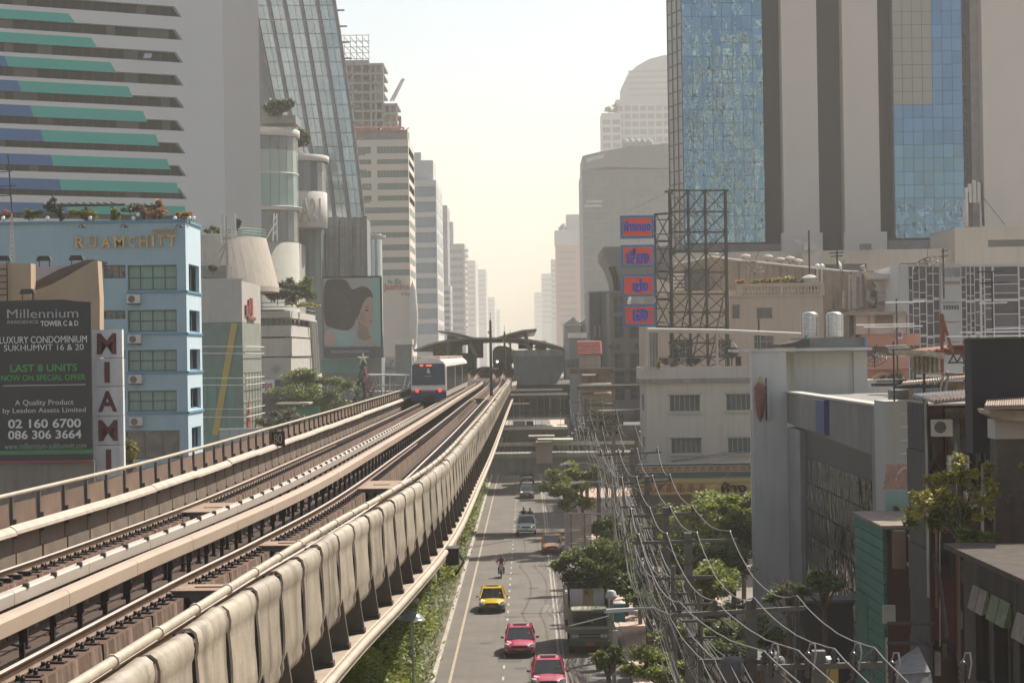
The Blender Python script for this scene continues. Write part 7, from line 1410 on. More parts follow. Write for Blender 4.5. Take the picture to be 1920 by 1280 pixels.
MB().hexa([tuple(v) for v in f] + [(v.x, v.y, v.z + .05) for v in f]).hexa([tuple(v) for v in (f2[0], f2[1], f[1], f[0])] + [(v.x, v.y + .05, v.z + .03) for v in (f2[0], f2[1], f[1], f[0])]).build('fabric', mat('awning_grey', (.15, .145, .135), .9, var=.3, scale=3, stain=(.25, .24, .22), streak=.7), aw_)
# low street level shops behind the wires
for (lab, a, b_, c_, d_, y, m_, nm) in (('dark street level shop row behind the power lines', 1500, 1600, 1128, 1180, 96, mat('shade_shop', (.05, .047, .044), .9, var=.2), 'shop'), ('yellow posted shop front glimpsed between the wires', 1425, 1460, 1240, 1400, 60, mat('ochre_wall', (.35, .22, .07), .8), 'shop')):
 x_, x2, za, zb = pxface(a, b_, c_, d_, y); t_ = thing(nm, lab, 'building', ((x_ + x2) / 2, y, 0)); MB().box(x_, x2, y, y + 1.5, 0, zb).build('wall', m_, t_); MB().box(x_ - .1, x2 + .1, y - .4, y + 1.5, zb, zb + .12).build('canopy', MC['dark_plinth'], t_)
# ================================================================ foliage
G1 = leafmat('leaf_street', (.055, .10, .016), (.34, .36, .055), .5); G2 = leafmat('leaf_dark', (.035, .070, .014), (.22, .265, .045), .45); G3 = leafmat('leaf_yellow', (.12, .13, .02), (.42, .36, .05), .4)
G4 = leafmat('leaf_roof', (.035, .05, .025), (.15, .16, .07)); GR = leafmat('leaf_red', (.16, .05, .03), (.42, .22, .12)); GO = leafmat('leaf_orange', (.28, .12, .03), (.45, .28, .08))
barkm = mat('bark', (.10, .08, .06), .95, var=.3, scale=4)
def crown(par, c, rad, n, leaf, m, clumps=14, name='crown', seed=0, flat=1.0, rel=False):
 rn = random.Random(seed * 7 + int(c[0] * 13) + int(c[1])); b = MB(); cl = []
 for i in range(clumps):
  a = rn.random() * 6.283; e_ = rn.uniform(-.75, 1); r = rn.uniform(.3, 1.12); k = math.sqrt(max(0, 1 - e_ * e_)); cl.append((Vector((c[0] + rad[0] * r * k * math.cos(a), c[1] + rad[1] * r * k * math.sin(a), c[2] + rad[2] * r * e_)), rn.uniform(.15, .40)))
 V_ = b.v; F_ = b.f
 for i in range(n):
  cc, cr_ = cl[rn.randrange(clumps)]; s_ = cr_ * (rn.random() ** .45)
  d = Vector((rn.gauss(0, 1), rn.gauss(0, 1), rn.gauss(0, 1))).normalized(); p = cc + Vector((d.x * rad[0] * s_, d.y * rad[1] * s_, d.z * rad[2] * s_ * flat))
  u = Vector((rn.gauss(0, 1), rn.gauss(0, 1), rn.gauss(0, .5))).normalized(); w_ = u.cross(Vector((rn.gauss(0, .5), rn.gauss(0, .5), 1))).normalized(); L_ = leaf * rn.uniform(.6, 1.4)
  k = len(V_); u = u * L_; w_ = w_ * L_ * .32
  V_ += [tuple(p), tuple(p + u * .5 + w_), tuple(p + u), tuple(p + u * .5 - w_)]; F_.append((k, k + 1, k + 2, k + 3)); b.mi.append(0)
 return b.build(name, m, par), cl
def tree(name, label, base, h, rad, n, leaf, m, trunk=.18, seed=1, cat='tree', group=None, clumps=14, lift=.0):
 t_ = thing(name, label, cat, base, group=group); c = Vector((base[0], base[1], base[2] + h - rad[2] * .8)); _, cl = crown(t_, c, rad, n, leaf, m, clumps, seed=seed)
 b = MB(); fork = Vector((base[0], base[1], base[2] + max(.2, (h - rad[2] * 1.6) * .9))); b.tube([Vector(base), Vector(base).lerp(fork, .5) + Vector((.08, .05, 0)), fork], trunk, 7, trunk * .7)
 for q, r_ in cl[:9]: b.tube([fork, fork.lerp(q, .5) + Vector((0, 0, rad[2] * .12)), q], trunk * .45, 5, trunk * .12)
 b.build('trunk', barkm, t_); return t_
# bushes in the median under the viaduct edge
for k, (y, hgt, lab) in enumerate(((64, 5.2, 'median tree nearest the camera, below the dome lamp'), (70, 5.6, 'leafy median tree just beyond the dome lamp'), (77, 5.9, 'tall dusty median tree leaning out below the junction box'), (84, 5.0, 'median tree whose twigs reach the kerb near the pink taxis'), (91, 5.6, 'dark median tree to the left of the pink taxi'), (98.5, 5.9, 'bright green median tree left of the lower pink taxi gap'), (107, 5.3, 'median tree overhanging the yellow line before the yellow and green taxi'), (116, 4.6, 'median tree level with the yellow and green taxi'), (125, 5.2, 'median tree between the taxi and the motorbike'), (135, 4.6, 'median tree beside the motorbike'), (146, 5.4, 'broad olive median tree before the shaded stretch'), (158, 5.6, 'median tree reaching out level with the pickup'), (171, 4.6, 'bushy median tree at the edge of the shade'), (184, 4.8, 'median tree beside the dark green sedan'), (203, 4.4, 'bright median bush just past the footbridge stairs'), (222, 4.4, 'median tree seen small beyond the footbridge'), (242, 4.2, 'farthest median bush under the viaduct'))):
 tree('median_tree', lab, (-6.6 + .25 * math.sin(k * 2.3), y, .12), hgt, (1.75 + .25 * math.sin(k * 1.7), 4.6, hgt * .47), 9500 if y < 120 else 4500, .2 if y < 120 else .28, (G1, G2, G1)[k % 3], .1, seed=k, group='trees in the median under the viaduct', clumps=34)
ug = MB(); rn = random.Random(4)
for i in range(16000):
 y = 62 + 190 * rn.random() ** 1.3; x = rn.uniform(-9, -5.2) + (.45 * rn.random() if rn.random() < .3 else 0); z = .1 + rn.random() ** 2 * 1.3; a = rn.random() * 6.28; u = Vector((math.cos(a), math.sin(a), rn.uniform(.1, 1))) * .28; w_ = Vector((-math.sin(a), math.cos(a), 0)) * .07; p = Vector((x, y, z)); ug.face(p, p + u * .5 + w_, p + u, p + u * .5 - w_)
o = ug.build('median_undergrowth', G2); o['kind'] = 'stuff'; o['label'] = 'low weeds and undergrowth covering the median under the viaduct'
# street trees on the right
def ptree(name, label, px, pyc, Y, rpx, rpy, n, leaf, m, seed, base_z=.14, trunk=.16, clumps=18, ry=None, cat='tree', group=None):
 c = at(px, pyc, Y); s_ = Y / FP; rad = (rpx * s_, ry or rpx * s_, rpy * s_); return tree(name, label, (c.x, Y, base_z), c.z + rad[2] * .8 - base_z, rad, n, leaf, m, trunk, seed, cat, group, clumps)
gp = 'street trees on the right pavement'
ptree('street_tree', 'small street tree overhanging the shaded road behind the lamp arms', 1062, 922, 175, 52, 36, 6500, .26, G1, 3, group=gp)
ptree('street_tree', 'street tree under the far lamp head beside the footbridge', 1090, 895, 192, 44, 24, 4500, .28, G1, 4, group=gp)
ptree('street_tree', 'large dark street tree above the parked truck', 1122, 1080, 122, 80, 52, 14000, .22, G2, 5, group=gp, clumps=30)
ptree('street_tree', 'street tree behind the ribbed road sign', 1150, 1000, 150, 55, 36, 6000, .24, G2, 6, group=gp)
ptree('street_tree', 'broad flat topped tree in front of the gold fascia', 1340, 968, 150, 82, 44, 12000, .24, G1, 7, group=gp, clumps=34)
ptree('street_tree', 'dense tree right of the second crossarm beside the grey pillar', 1335, 1045, 118, 90, 55, 12000, .2, G2, 8, group=gp, clumps=28)
ptree('street_tree', 'dark tree at the foot of the grey pillar', 1290, 1140, 110, 110, 50, 9000, .2, G2, 9, group=gp, clumps=28)
ptree('street_tree', 'dim tree between the poles left of the lattice of wires', 1215, 1120, 125, 46, 46, 4500, .22, G2, 10, group=gp)
ptree('street_shrub', 'bright leafy shrub at the bottom edge right of the lamp post', 1245, 1262, 88, 85, 42, 9000, .17, G1, 11, cat='shrub')
ptree('street_shrub', 'small bush leaning on the lamp post at the bottom edge', 1140, 1240, 97, 26, 26, 2200, .16, G1, 12, cat='shrub')
ptree('street_tree', 'green tree filling the gap left of the third crossarm', 1245, 1050, 135, 60, 50, 8000, .22, G1, 17, group=gp, clumps=26)
ptree('street_tree', 'leafy tree between the third pole and the grey pillar', 1372, 1000, 126, 62, 44, 9000, .2, G1, 18, group=gp, clumps=28)
ptree('street_tree', 'wide flat canopy touching the grey pillar below the fascia', 1392, 955, 140, 52, 30, 8000, .22, G1, 41, group=gp, clumps=26)
ptree('street_tree', 'leafy tree under the ribbed sign reaching over the kerb lane', 1172, 1045, 132, 62, 46, 9000, .22, G1, 42, group=gp, clumps=28)
ptree('street_tree', 'bright tree between the second and third poles', 1318, 1095, 104, 78, 44, 9000, .19, G1, 43, group=gp, clumps=28)
ptree('street_tree', 'tree mass beside the cream building foot behind the wires', 1218, 985, 160, 56, 40, 7000, .24, G2, 44, group=gp, clumps=24)
ptree('street_tree', 'low bushy tree beneath the drum transformers', 1400, 1200, 98, 80, 50, 8000, .18, G2, 19, group=gp, clumps=28)
ptree('street_shrub', 'sunlit hedge left of the drum transformers', 1275, 1205, 100, 60, 36, 6000, .17, G1, 20, cat='shrub')
ptree('street_shrub', 'dark bush behind the bottom shrub under the transformers', 1345, 1235, 90, 60, 40, 4500, .17, G2, 13, cat='shrub')
ptree('street_tree', 'low tree in the gap left of the mirrored glass', 1478, 1115, 84, 34, 20, 2200, .16, G2, 14, group=gp)
ptree('street_tree', 'dark tree beyond the teal house in front of the mirrored glass', 1545, 1095, 84.5, 46, 22, 3200, .16, G2, 15, group=gp)
ptree('street_tree', 'hazy tree by the station stairs above the wires', 1135, 800, 225, 40, 24, 3500, .3, G2, 16, group=gp)
# left trees
ptree('round_tree', 'large dark rounded tree left of the Christmas tree', 592, 735, 246, 80, 40, 14000, .32, G2, 21, clumps=34, trunk=.3)
ptree('round_tree', 'smaller dusty tree in front of the green hoarding', 535, 785, 226, 48, 30, 6000, .3, G4, 22, trunk=.2)
ptree('round_tree', 'low tree crown at the wall right of the green hoarding', 622, 765, 252, 40, 22, 3500, .32, G4, 23, trunk=.2)
ptree('street_tree', 'yellow leaved sapling between the MIAMI sign and the blue hotel', 243, 858, 140, 14, 30, 1100, .22, G3, 24, group='small trees left of the viaduct')
def plant(name, label, px, py, Y, rpx, rpy, n, leaf, m, seed, clumps=8, cat='plant', group=None, pot=True):
 c = at(px, py, Y); s_ = Y / FP; t_ = thing(name, label, cat, c - Vector((0, 0, rpy * s_)), group=group); crown(t_, c, (rpx * s_, min(1.6, rpx * s_), rpy * s_), n, leaf, m, clumps, 'foliage', seed); MB().tube([c - Vector((0, 0, rpy * s_)), c], .05, 5).build('stem', barkm, t_)
 return t_
gq = 'plants in the roof garden of the blue hotel'
for i, (px, py, rx, ry, m_, lab) in enumerate(((8, 405, 14, 10, GR, 'reddish plant at the left end of the hotel roof'), (60, 402, 22, 11, G2, 'dark round shrub left of the hotel pergola'), (96, 386, 14, 13, G4, 'pale bush at the left end of the hotel pergola'), (165, 402, 20, 13, G3, 'yellow green shrub under the hotel pergola'), (140, 400, 12, 6, G3, 'small sprig between the pergola posts'), (218, 403, 12, 10, G3, 'yellow shrub at the right pergola post'), (265, 392, 32, 14, G4, 'wide creeper growing over the short pergola'), (288, 399, 36, 14, GR, 'red bougainvillea on the hotel roof'), (345, 405, 20, 9, GO, 'orange green shrub at the hotel roof corner'), (300, 384, 8, 7, GO, 'small orange tuft on the short pergola'), (110, 400, 10, 10, G4, 'grey green shrub beside the first pergola post'))):
 plant('roof_shrub', lab, px, py, 166.4, rx, ry, 1300, .2, m_, 30 + i, 9, 'shrub', gq)
plant('terrace_tree', 'bushy tree on the top corner of the mall', 522, 205, 326, 30, 20, 3800, .5, G4, 50, 14); plant('terrace_tree', 'smaller trees on the lower mall terrace', 569, 262, 339, 17, 22, 2600, .5, G4, 51, 9)
plant('terrace_planting', 'large mass of bushes on the roof of the banded building', 520, 552, 258, 38, 20, 5000, .32, G4, 52, 18); plant('terrace_planting', 'second mass of bushes at the right of the banded building roof', 560, 545, 266, 32, 26, 5000, .34, G2, 53, 18); plant('terrace_planting', 'trailing flowers over the banded building parapet', 570, 572, 257, 24, 5, 900, .25, G3, 54, 8)
MB().box(at(488, 245, 325).x, at(552, 245, 325).x, 327, 334, at(0, 237, 325).z, at(0, 222, 325).z).build('planter', MC['bar_grey'], mall)
plant('rooftop_palm', 'faint palms on the ledge of the arched tower', 1142, 205, 1503, 12, 9, 500, 1.7, G4, 55, 6); plant('rooftop_palm', 'faint plants on the crown of the reddish tower', 1056, 427, 1705, 10, 5, 300, 1.7, G4, 56, 5)
for i, (px, py, rx, ry, m_, lab) in enumerate(((1397, 531, 11, 9, GO, 'orange bush at the left of the pink balustrade'), (1420, 530, 12, 9, G3, 'yellow bush second from left on the pink balustrade'), (1436, 529, 10, 10, GO, 'orange bush at the middle of the pink balustrade'), (1465, 528, 24, 10, G3, 'wide yellow green bush on the pink balustrade'), (1495, 528, 20, 9, G4, 'green bush at the right of the pink balustrade'), (1532, 537, 10, 4, G4, 'low sprig by the globe lamps'))):
 plant('balustrade_shrub', lab, px, py, 216.5, rx, ry, 1300, .24, m_, 60 + i, 8, 'shrub', 'bushes along the pink balustrade')
plant('arch_shrub', 'green bush inside the salmon arch', 1670, 708, 171, 22, 7, 900, .22, G4, 70); plant('terrace_plant', 'dark plants on the flared concrete drum', 400, 432, 236, 18, 7, 900, .25, G2, 71); plant('terrace_plant', 'tall thin shrubs at the right of the drum terrace', 445, 420, 238, 7, 14, 700, .25, G4, 72); plant('terrace_plant', 'spiky plant below the raking struts of the phone mast', 400, 507, 232, 12, 8, 700, .3, G4, 73); plant('terrace_plant', 'small green plant beside the column of the terrace', 1235, 684, 180, 4, 8, 250, .15, G3, 74)
# yellow tree rooted on the old houses
t_ = thing('bodhi_tree', 'young tree with glowing yellow leaves growing out of the old houses', 'tree', at(1800, 1010, 60));
base = at(1800, 1010, 60); brs = []
for i, (px, py, rx, ry, n_) in enumerate(((1785, 915, 48, 40, 900), (1830, 895, 38, 28, 700), (1740, 935, 30, 36, 600), (1858, 925, 34, 26, 500), (1720, 965, 14, 26, 250), (1800, 865, 16, 14, 160), (1908, 868, 12, 9, 90), (1840, 958, 30, 22, 400))):
 c = at(px, py, 60 - (i % 3) * .4); s_ = 60 / FP; crown(t_, c, (rx * s_, .8, ry * s_), n_, .13, G3, 8, 'crown', 80 + i); brs.append(c)
crown(t_, at(1770, 975, 60.6), (70 * .015, 1.0, 45 * .015), 2600, .12, G2, 14, 'crown', 90); b = MB()
for c in brs: b.tube([base, base.lerp(c, .5) + Vector((0, 0, .2)), c], .04, 5, .012)
b.build('trunk', barkm, t_)
plant('ledge_plant', 'dark creeping plant on the ledge above the old shopfront', 1830, 1005, 58, 45, 12, 1800, .12, G2, 91, 12)
plant('weed', 'thin weed on the pale teal parapet', 1680, 955, 85.5, 5, 12, 90, .14, G2, 92, 4)
# bare twigs at the pillar
tw_ = thing('bare_branches', 'bare dark twigs in front of the grey pillar', 'branches', at(1480, 1115, 76)); rn = random.Random(8); b = MB()
for i in range(26): a = at(1478, 1120, 76); c_ = at(1478 + rn.uniform(-40, 40), 1120 - rn.uniform(10, 45), 76 + rn.uniform(-1, 1)); b.tube([a, a.lerp(c_, .6) + Vector((rn.uniform(-.1, .1), 0, .1)), c_], .02, 4, .006)
b.build('twigs', barkm, tw_)
# ================================================================ utility poles and wires
polm = mat('pole_concrete', (.17, .155, .13), .9, var=.2, scale=2); armm = mat('crossarm', (.13, .115, .095), .8, var=.25, scale=2); wirem = mat('wire', (.20, .18, .15), .35, .5, var=.1); porc = mat('insulator', (.055, .035, .03), .3, spec=.8)
wired = mat('black_cable', (.04, .036, .033), .6)
poles = []   # (px of pole, py of arm, Y, left px, right px)
PD = [(1535, 1246, 47, 1418, 1652), (1408, 1146, 60, 1258, 1508), (1290, 1014, 81, 1186, 1380), (1248, 964, 95, 1176, 1306), (1213, 903, 117, 1160, 1262), (1186, 850, 142, 1120, 1240), (1150, 806, 172, 1096, 1196), (1120, 776, 205, 1078, 1160), (1098, 752, 242, 1064, 1132)]
attach = []
for i, (px, py, Y, pl, pr) in enumerate(PD):
 c = at(px, py, Y); t_ = thing('utility_pole', 'square concrete utility pole with a crossarm, %s from the camera' % ['nearest', 'second', 'third', 'fourth', 'fifth', 'sixth', 'seventh', 'eighth', 'farthest'][i], 'utility pole', (c.x, Y, .14), group='utility poles along the right pavement')
 MB().hexa([(c.x + a * k, Y + b_ * k, z) for z, k in ((.14, .20), (c.z + .32, .14)) for a, b_ in ((-1, -1), (1, -1), (1, 1), (-1, 1))]).build('post', polm, t_)
 L_, R_ = at(pl, py + (3 if i != 1 else 6), Y), at(pr, py - (3 if i != 1 else 8), Y); MB().obox(L_ + Vector((0, -.16, 0)), (R_ - L_).normalized(), (0, 1, 0), (0, 0, 1), 0, (R_ - L_).length, -.05, .05, -.06, .06).build('crossarm', armm, t_)
 for s_ in (-1, 1): MB().tube([c + Vector((s_ * 1.0, -.15, -.05)), c + Vector((0, -.15, -.9))], .03, 4).build('arm_brace', armm, t_)
 pts = []
 for k, f_ in enumerate((.06, .33, .62, .94)):
  p = L_.lerp(R_, f_) + Vector((0, -.16, .06)); pts.append(p + Vector((0, 0, .3)))
  MB().lathe(p, [(.03, 0), (.10, .05), (.05, .09), (.10, .14), (.05, .18), (.085, .23), (.03, .3)], 8).build('insulator', porc, t_, True)
 # lower arm for the low voltage cables and a telecom bundle
 l2 = c + Vector((-1.5, -.16, -1.35)); r2 = c + Vector((.9, -.16, -1.35));
 if i in (1, 2, 4, 6): MB().obox(l2, (1, 0, 0), (0, 1, 0), (0, 0, 1), 0, 2.4, -.05, .05, -.06, .06).build('crossarm', armm, t_)
 for k in range(4): MB().lathe(c + Vector((-.2, -.18, -1.7 - k * .28)), [(.03, -.04), (.06, 0), (.03, .04)], 7, 'X').build('spool', porc, t_)
 attach.append((c, pts, [c + Vector((-1.4 + k * .35, -.1, -1.3)) for k in range(4)], [c + Vector((-.26, -.2, -1.7 - k * .28)) for k in range(4)], [c + Vector((-.9 - (k % 3) * .22, -.2, -2.6 - k * .17)) for k in range(7)]))
first = attach[0];
def extend(sel):      # wires run on past the nearest pole beneath the camera side
 A_ = [sel(a) for a in attach]; ex = []
 return A_
WN = ['outer left', 'inner left', 'inner right', 'outer right']
def wire(label, seq, r, sag, m, group, jit=0.0):
 rn = random.Random(len(label) * 31 + int(r * 1000)); p0 = seq[0] + (seq[0] - seq[1]) * 1.2; p0.z = seq[0].z; seq = [p0] + seq; pts = []
 for a, c_ in zip(seq[:-1], seq[1:]):
  d = (c_ - a).length; sg_ = sag * d * d / 400 * rn.uniform(.5, 1.5)
  n_ = 12
  for i in range(n_): t = i / n_; p = a.lerp(c_, t); p.z -= 4 * sg_ * t * (1 - t); p += Vector((rn.uniform(-.012, .012), 0, rn.uniform(-.014, .014))); pts.append(p)
 pts.append(seq[-1]); o = MB().tube(pts, r, 5).build('power_line' if r < .03 else 'cable', m); tag(o, label, 'power line' if r < .03 else 'cable', group); return o
for k in range(4): wire('%s bare conductor on the top crossarms of the utility poles' % WN[k], [a[1][k] for a in attach], .019, .5, wirem, 'bare conductors')
for k in range(4): wire('%s wire of the second level below the top crossarms' % WN[k], [a[2][k] for a in attach], .018, .7, wirem, 'second level wires')
for k in range(4): wire('service wire on the pole face, %s of four' % ['top', 'second', 'third', 'lowest'][k], [a[3][k] for a in attach], .019, .6, wirem, 'service wires')
for k in range(7): wire('telecom cable in the sagging bundle over the pavement, %s from the top' % ['first', 'second', 'third', 'fourth', 'fifth', 'sixth', 'seventh'][k], [a[4][k] for a in attach], .03 if k % 2 else .016, .6 + .08 * k, wired if k % 2 else wirem, 'telecom cables')
# jumpers and loops
rn = random.Random(12); jl = []
for i in range(len(attach) - 1):
 a = attach[i]; b2 = attach[i + 1]; q = MB()
 for k in range(7 if i < 5 else 4):
  p = rn.choice(a[1] + a[2]); e_ = p + Vector((rn.uniform(-1.2, 1.0), rn.uniform(.2, 2.5), rn.uniform(-2.2, -.4))); m_ = (p + e_) / 2 + Vector((0, 0, -rn.uniform(.2, .8))); q.tube([p, p.lerp(m_, .5) + Vector((0, 0, -.12)), m_, m_.lerp(e_, .5) + Vector((0, 0, -.05)), e_], .017, 4)
 for k in range(11 if i < 5 else 5):
  z = rn.uniform(-3.4, -1.6); p = a[0] + Vector((rn.uniform(-1, .2), .1, z)); e_ = b2[0] + Vector((rn.uniform(-1.3, .3), 0, z + rn.uniform(-.3, .3))); pp = []
  sg_ = rn.uniform(.4, 1.1)
  for j in range(11): t = j / 10; v = p.lerp(e_, t); v.z -= 4 * sg_ * t * (1 - t); pp.append(v)
  q.tube(pp, .019, 4)
 for k in range(6 if i < 6 else 3):     # slack coils
  p = a[0] + Vector((rn.uniform(-1.1, -.2), rn.uniform(-.2, 1.5), rn.uniform(-3.2, -1.4))); r_ = rn.uniform(.15, .35); q.tube([p + Vector((r_ * math.cos(t), rn.uniform(-.05, .05), r_ * 1.3 * math.sin(t))) for t in [j * .7 for j in range(10)]], .011, 4)
 o = q.build('jumper_wires', wirem if i % 2 == 0 else wired); tag(o, 'tangled loops and jumpers hanging at the %s utility pole' % ['nearest', 'second', 'third', 'fourth', 'fifth', 'sixth', 'seventh', 'eighth'][i], 'wires', 'tangled jumper wires')
for i, (px, pt, Y) in enumerate(((1196, 880, 128), (1168, 840, 150), (1228, 950, 104), (1312, 1105, 70), (1262, 1060, 78), (1135, 800, 190))):
 c = at(px, pt, Y); t_ = thing('service_pole', 'thinner short service pole carrying cable coils, %s from the camera' % ['fourth', 'fifth', 'third', 'nearest', 'second', 'farthest'][i], 'utility pole', (c.x, Y, .14), group='short service poles among the cables'); MB().tube([(c.x, Y, .14), c], .13, 7, .09).build('post', polm, t_)
 for k in range(3): MB().box(c.x - .7 + k * .1, c.x + .5, Y - .12, Y - .05, c.z - .5 - k * .55, c.z - .42 - k * .55).build('crossarm', armm, t_)
 q = MB(); rr_ = random.Random(i)
 for k in range(6): p = c + Vector((rr_.uniform(-.5, .3), -.1, -rr_.uniform(.4, 2.4))); r_ = rr_.uniform(.12, .3); q.tube([p + Vector((r_ * math.cos(a * .7), rr_.uniform(-.04, .04), r_ * 1.3 * math.sin(a * .7))) for a in range(10)], .016, 4)
 q.build('cable_coils', wired, t_, kind='stuff')
# cross-street service drops
for lab, a, c_, s_ in (('pale wire rising to the grey pillar across the fascia', at(1270, 960, 150), at(1412, 850, 123), .2), ('dark cables slung from the footbridge toward the cream building', at(900, 885, 200), at(1418, 845, 175), 1.5), ('second dark cable slung across toward the cream building', at(905, 888, 200), at(1418, 838, 175), 2.0), ('thin wire crossing the road low in front of the motorbike', Vector((-5, 119, 5.5)), Vector((6.2, 122, 7.3)), .5), ('stay wire from the lattice tower to the top sign', at(1163, 402, 188), at(1252, 360, 190), .1)):
 pp = []
 for j in range(15): t = j / 14; v = Vector(a).lerp(Vector(c_), t); v.z -= 4 * s_ * t * (1 - t) * .3; pp.append(v)
 o = MB().tube(pp, .022 if 'dark' in lab else .014, 4).build('service_wire', wired if 'dark' in lab else wirem); tag(o, lab, 'wire')
# transformers and switchgear on the near poles
for i, (dx, dz, lab) in enumerate(((-.6, -1.7, 'left grey drum transformer on the second pole'), (.55, -1.7, 'right grey drum transformer on the second pole'))):
 c = attach[1][0] + Vector((dx, -.5, dz)); t_ = thing('transformer', lab, 'transformer', c); MB().lathe(c - Vector((0, 0, .5)), [(.30, 0), (.33, .05), (.33, .9), (.28, 1.0), (.1, 1.05)], 14).build('drum', mat('drum_grey', (.13, .125, .115), .6, var=.2), t_, True)
 for k in range(3): MB().lathe(c + Vector((-.15 + k * .15, 0, .52)), [(.03, 0), (.06, .06), (.03, .1), (.06, .15), (.02, .24)], 7).build('bushing', porc, t_)
for i, px in enumerate((1445, 1515, 1600, 1672, 1806)):
 c = at(px, 1240 - (12 if px < 1650 else -5), 46.5); t_ = thing('cable_termination', 'dark ribbed cable termination with a pale looped lead, %s at the bottom edge' % ['first from left', 'second from left', 'third from left', 'fourth from left', 'rightmost'][i], 'insulator', c, group='cable terminations at the bottom edge')
 MB().lathe(c - Vector((0, 0, .5)), [(.03, 0), (.10, .08), (.05, .14), (.11, .22), (.05, .28), (.11, .36), (.05, .42), (.09, .5), (.03, .58)], 9).build('insulator', porc, t_, True); MB().tube([c + Vector((0, 0, .08)), c + Vector((.05, 0, .25)), c + Vector((.14, -.05, .26)), c + Vector((.16, -.1, .05)), c + Vector((.1, -.1, -.3))], .022, 5).build('lead', mat('lead_pale', (.4, .37, .33), .5), t_)
for px in (1672, 1806): MB().tube([at(px, 1240, 46.7), at(px, 1400, 46.7)], .06, 5).build('cable_riser', wired, bpy.data.objects['cable_termination.003' if px == 1672 else 'cable_termination.004'])
# ================================================================ street lamps
lampm = mat('lamp_grey', (.30, .29, .26), .5, .2, var=.1); lhm = mat('lamp_head', (.50, .49, .45), .4, var=.05)
def arm_lamp(px, py, Y, plx, lab, k=1.0):
 h = at(px, py, Y); t_ = thing('street_lamp', lab, 'street lamp', (plx, Y + .3, .14), group='arm lamps on the right pavement')
 p = [Vector((plx, Y + .3, 6.2)), Vector((plx - .3, Y + .2, h.z - .5)), Vector((lin(h.x, plx, .45), Y + .1, h.z + .02)), h + Vector((.5, 0, .02))]; MB().tube([Vector((plx, Y + .3, .14)), p[0]], .07, 6).tube([p[0], p[1].lerp(p[0], .3), p[1], p[2], p[3]], .045, 6).build('arm', lampm, t_)
 MB().hexa([(h.x - .45, Y - .17, h.z - .10), (h.x + .55, Y - .13, h.z - .06), (h.x + .55, Y + .13, h.z - .06), (h.x - .45, Y + .17, h.z - .10), (h.x - .38, Y - .1, h.z + .02), (h.x + .55, Y - .07, h.z + .06), (h.x + .55, Y + .07, h.z + .06), (h.x - .38, Y + .1, h.z + .02)]).build('head', lhm, t_)
 return t_
arm_lamp(1158, 1142, 72, 5.6, 'nearest arm lamp hanging over the truck cab'); arm_lamp(1080, 904, 139, 6.4, 'second arm lamp over the shaded road'); arm_lamp(1060, 869, 165, 6.4, 'far arm lamp just below the footbridge')
v = at(1146, 1122, 99); t_ = thing('post_top_lamp', 'slim grey post with a cap shaped lamp in front of the truck', 'street lamp', (v.x + .1, 99, .14)); MB().tube([(v.x + .12, 99, .14), (v.x, 99, v.z)], .10, 8, .08).build('post', lampm, t_)
MB().lathe(v, [(.13, -.05), (.30, .08), (.27, .14), (.20, .36), (.12, .40)], 14).build('head', lhm, t_, True); MB().box(v.x + .04, v.x + .28, 98.8, 99.1, at(1150, 1195, 99).z - .4, at(1150, 1195, 99).z + .35).build('sign_plate', palr, t_)
MB().tube([v + Vector((-.05, -.02, -.78)), v + Vector((-1.0, -.1, -1.0)), v + Vector((-2.0, -.2, -1.22))], .035, 5).build('side_arm', lampm, t_)
v = at(772, 1160, 84); t_ = thing('dome_lamp', 'slim post with a translucent dome lamp beside the viaduct ledge', 'street lamp', (v.x + .05, 84, .12)); MB().tube([(v.x + .08, 84, .12), (v.x, 84, v.z + .1)], .05, 7).build('post', lampm, t_)
MB().lathe(v, [(.55, -.02), (.5, .06), (.34, .2), (.12, .3), (.05, .34)], 16).build('dome', mat('dome_smoke', (.20, .22, .21), .2), t_, True); MB().lathe(v + Vector((.2, 0, .62)), [(.05, 0), (.12, .06), (.1, .14), (.02, .2)], 10).build('camera_globe', lampm, t_)
# camera / junction box on ledge
p = rp(60, 4.9, -1.35); t_ = thing('junction_box', 'black junction box on the viaduct ledge beside the dome lamp', 'box', p); MB().box(p.x - .15, p.x + .22, 59.8, 60.6, p.z - .35, p.z + .12).build('casing', blk, t_); MB().tube([p + Vector((.1, .2, .1)), p + Vector((.35, .4, -.3)), p + Vector((.1, .7, -.7))], .03, 5).build('lead', blk, t_)
# ribbed sign board seen from behind
Y = 147; x_, x2, za, zb = pxface(1058, 1109, 963, 1030, Y); t_ = thing('road_sign_back', 'grey ribbed back of a road sign hung from a long arm', 'sign', ((x_ + x2) / 2, Y, 0)); n = 16; sm_ = mat('sign_back', (.33, .29, .27), .6, var=.1)
slt = MB().box(0, x2 - x_, 0, .05, 0, (zb - za) / n - .03).mesh('slat', sm_)
for k in range(n): inst('slat', slt, t_, (x_, Y, za + k * (zb - za) / n))
for f_ in (.25, .75): xx = lin(x_, x2, f_); MB().box(xx - .04, xx + .04, Y - .06, Y - .005, za, zb).build('batten', grym, t_)
p0, p1 = at(1057, 962, Y), at(1152, 963, Y); MB().tube([p0, p1], .06, 6).build('arm', lampm, t_); MB().tube([(p1.x, Y, .14), p1], .09, 7).build('post', lampm, t_)
for f_ in (.2, .8): xx = lin(x_, x2, f_); MB().tube([(xx, Y + .06, za - 1.0), (xx, Y + .06, za)], .04, 5).build('hanger', grym, t_)
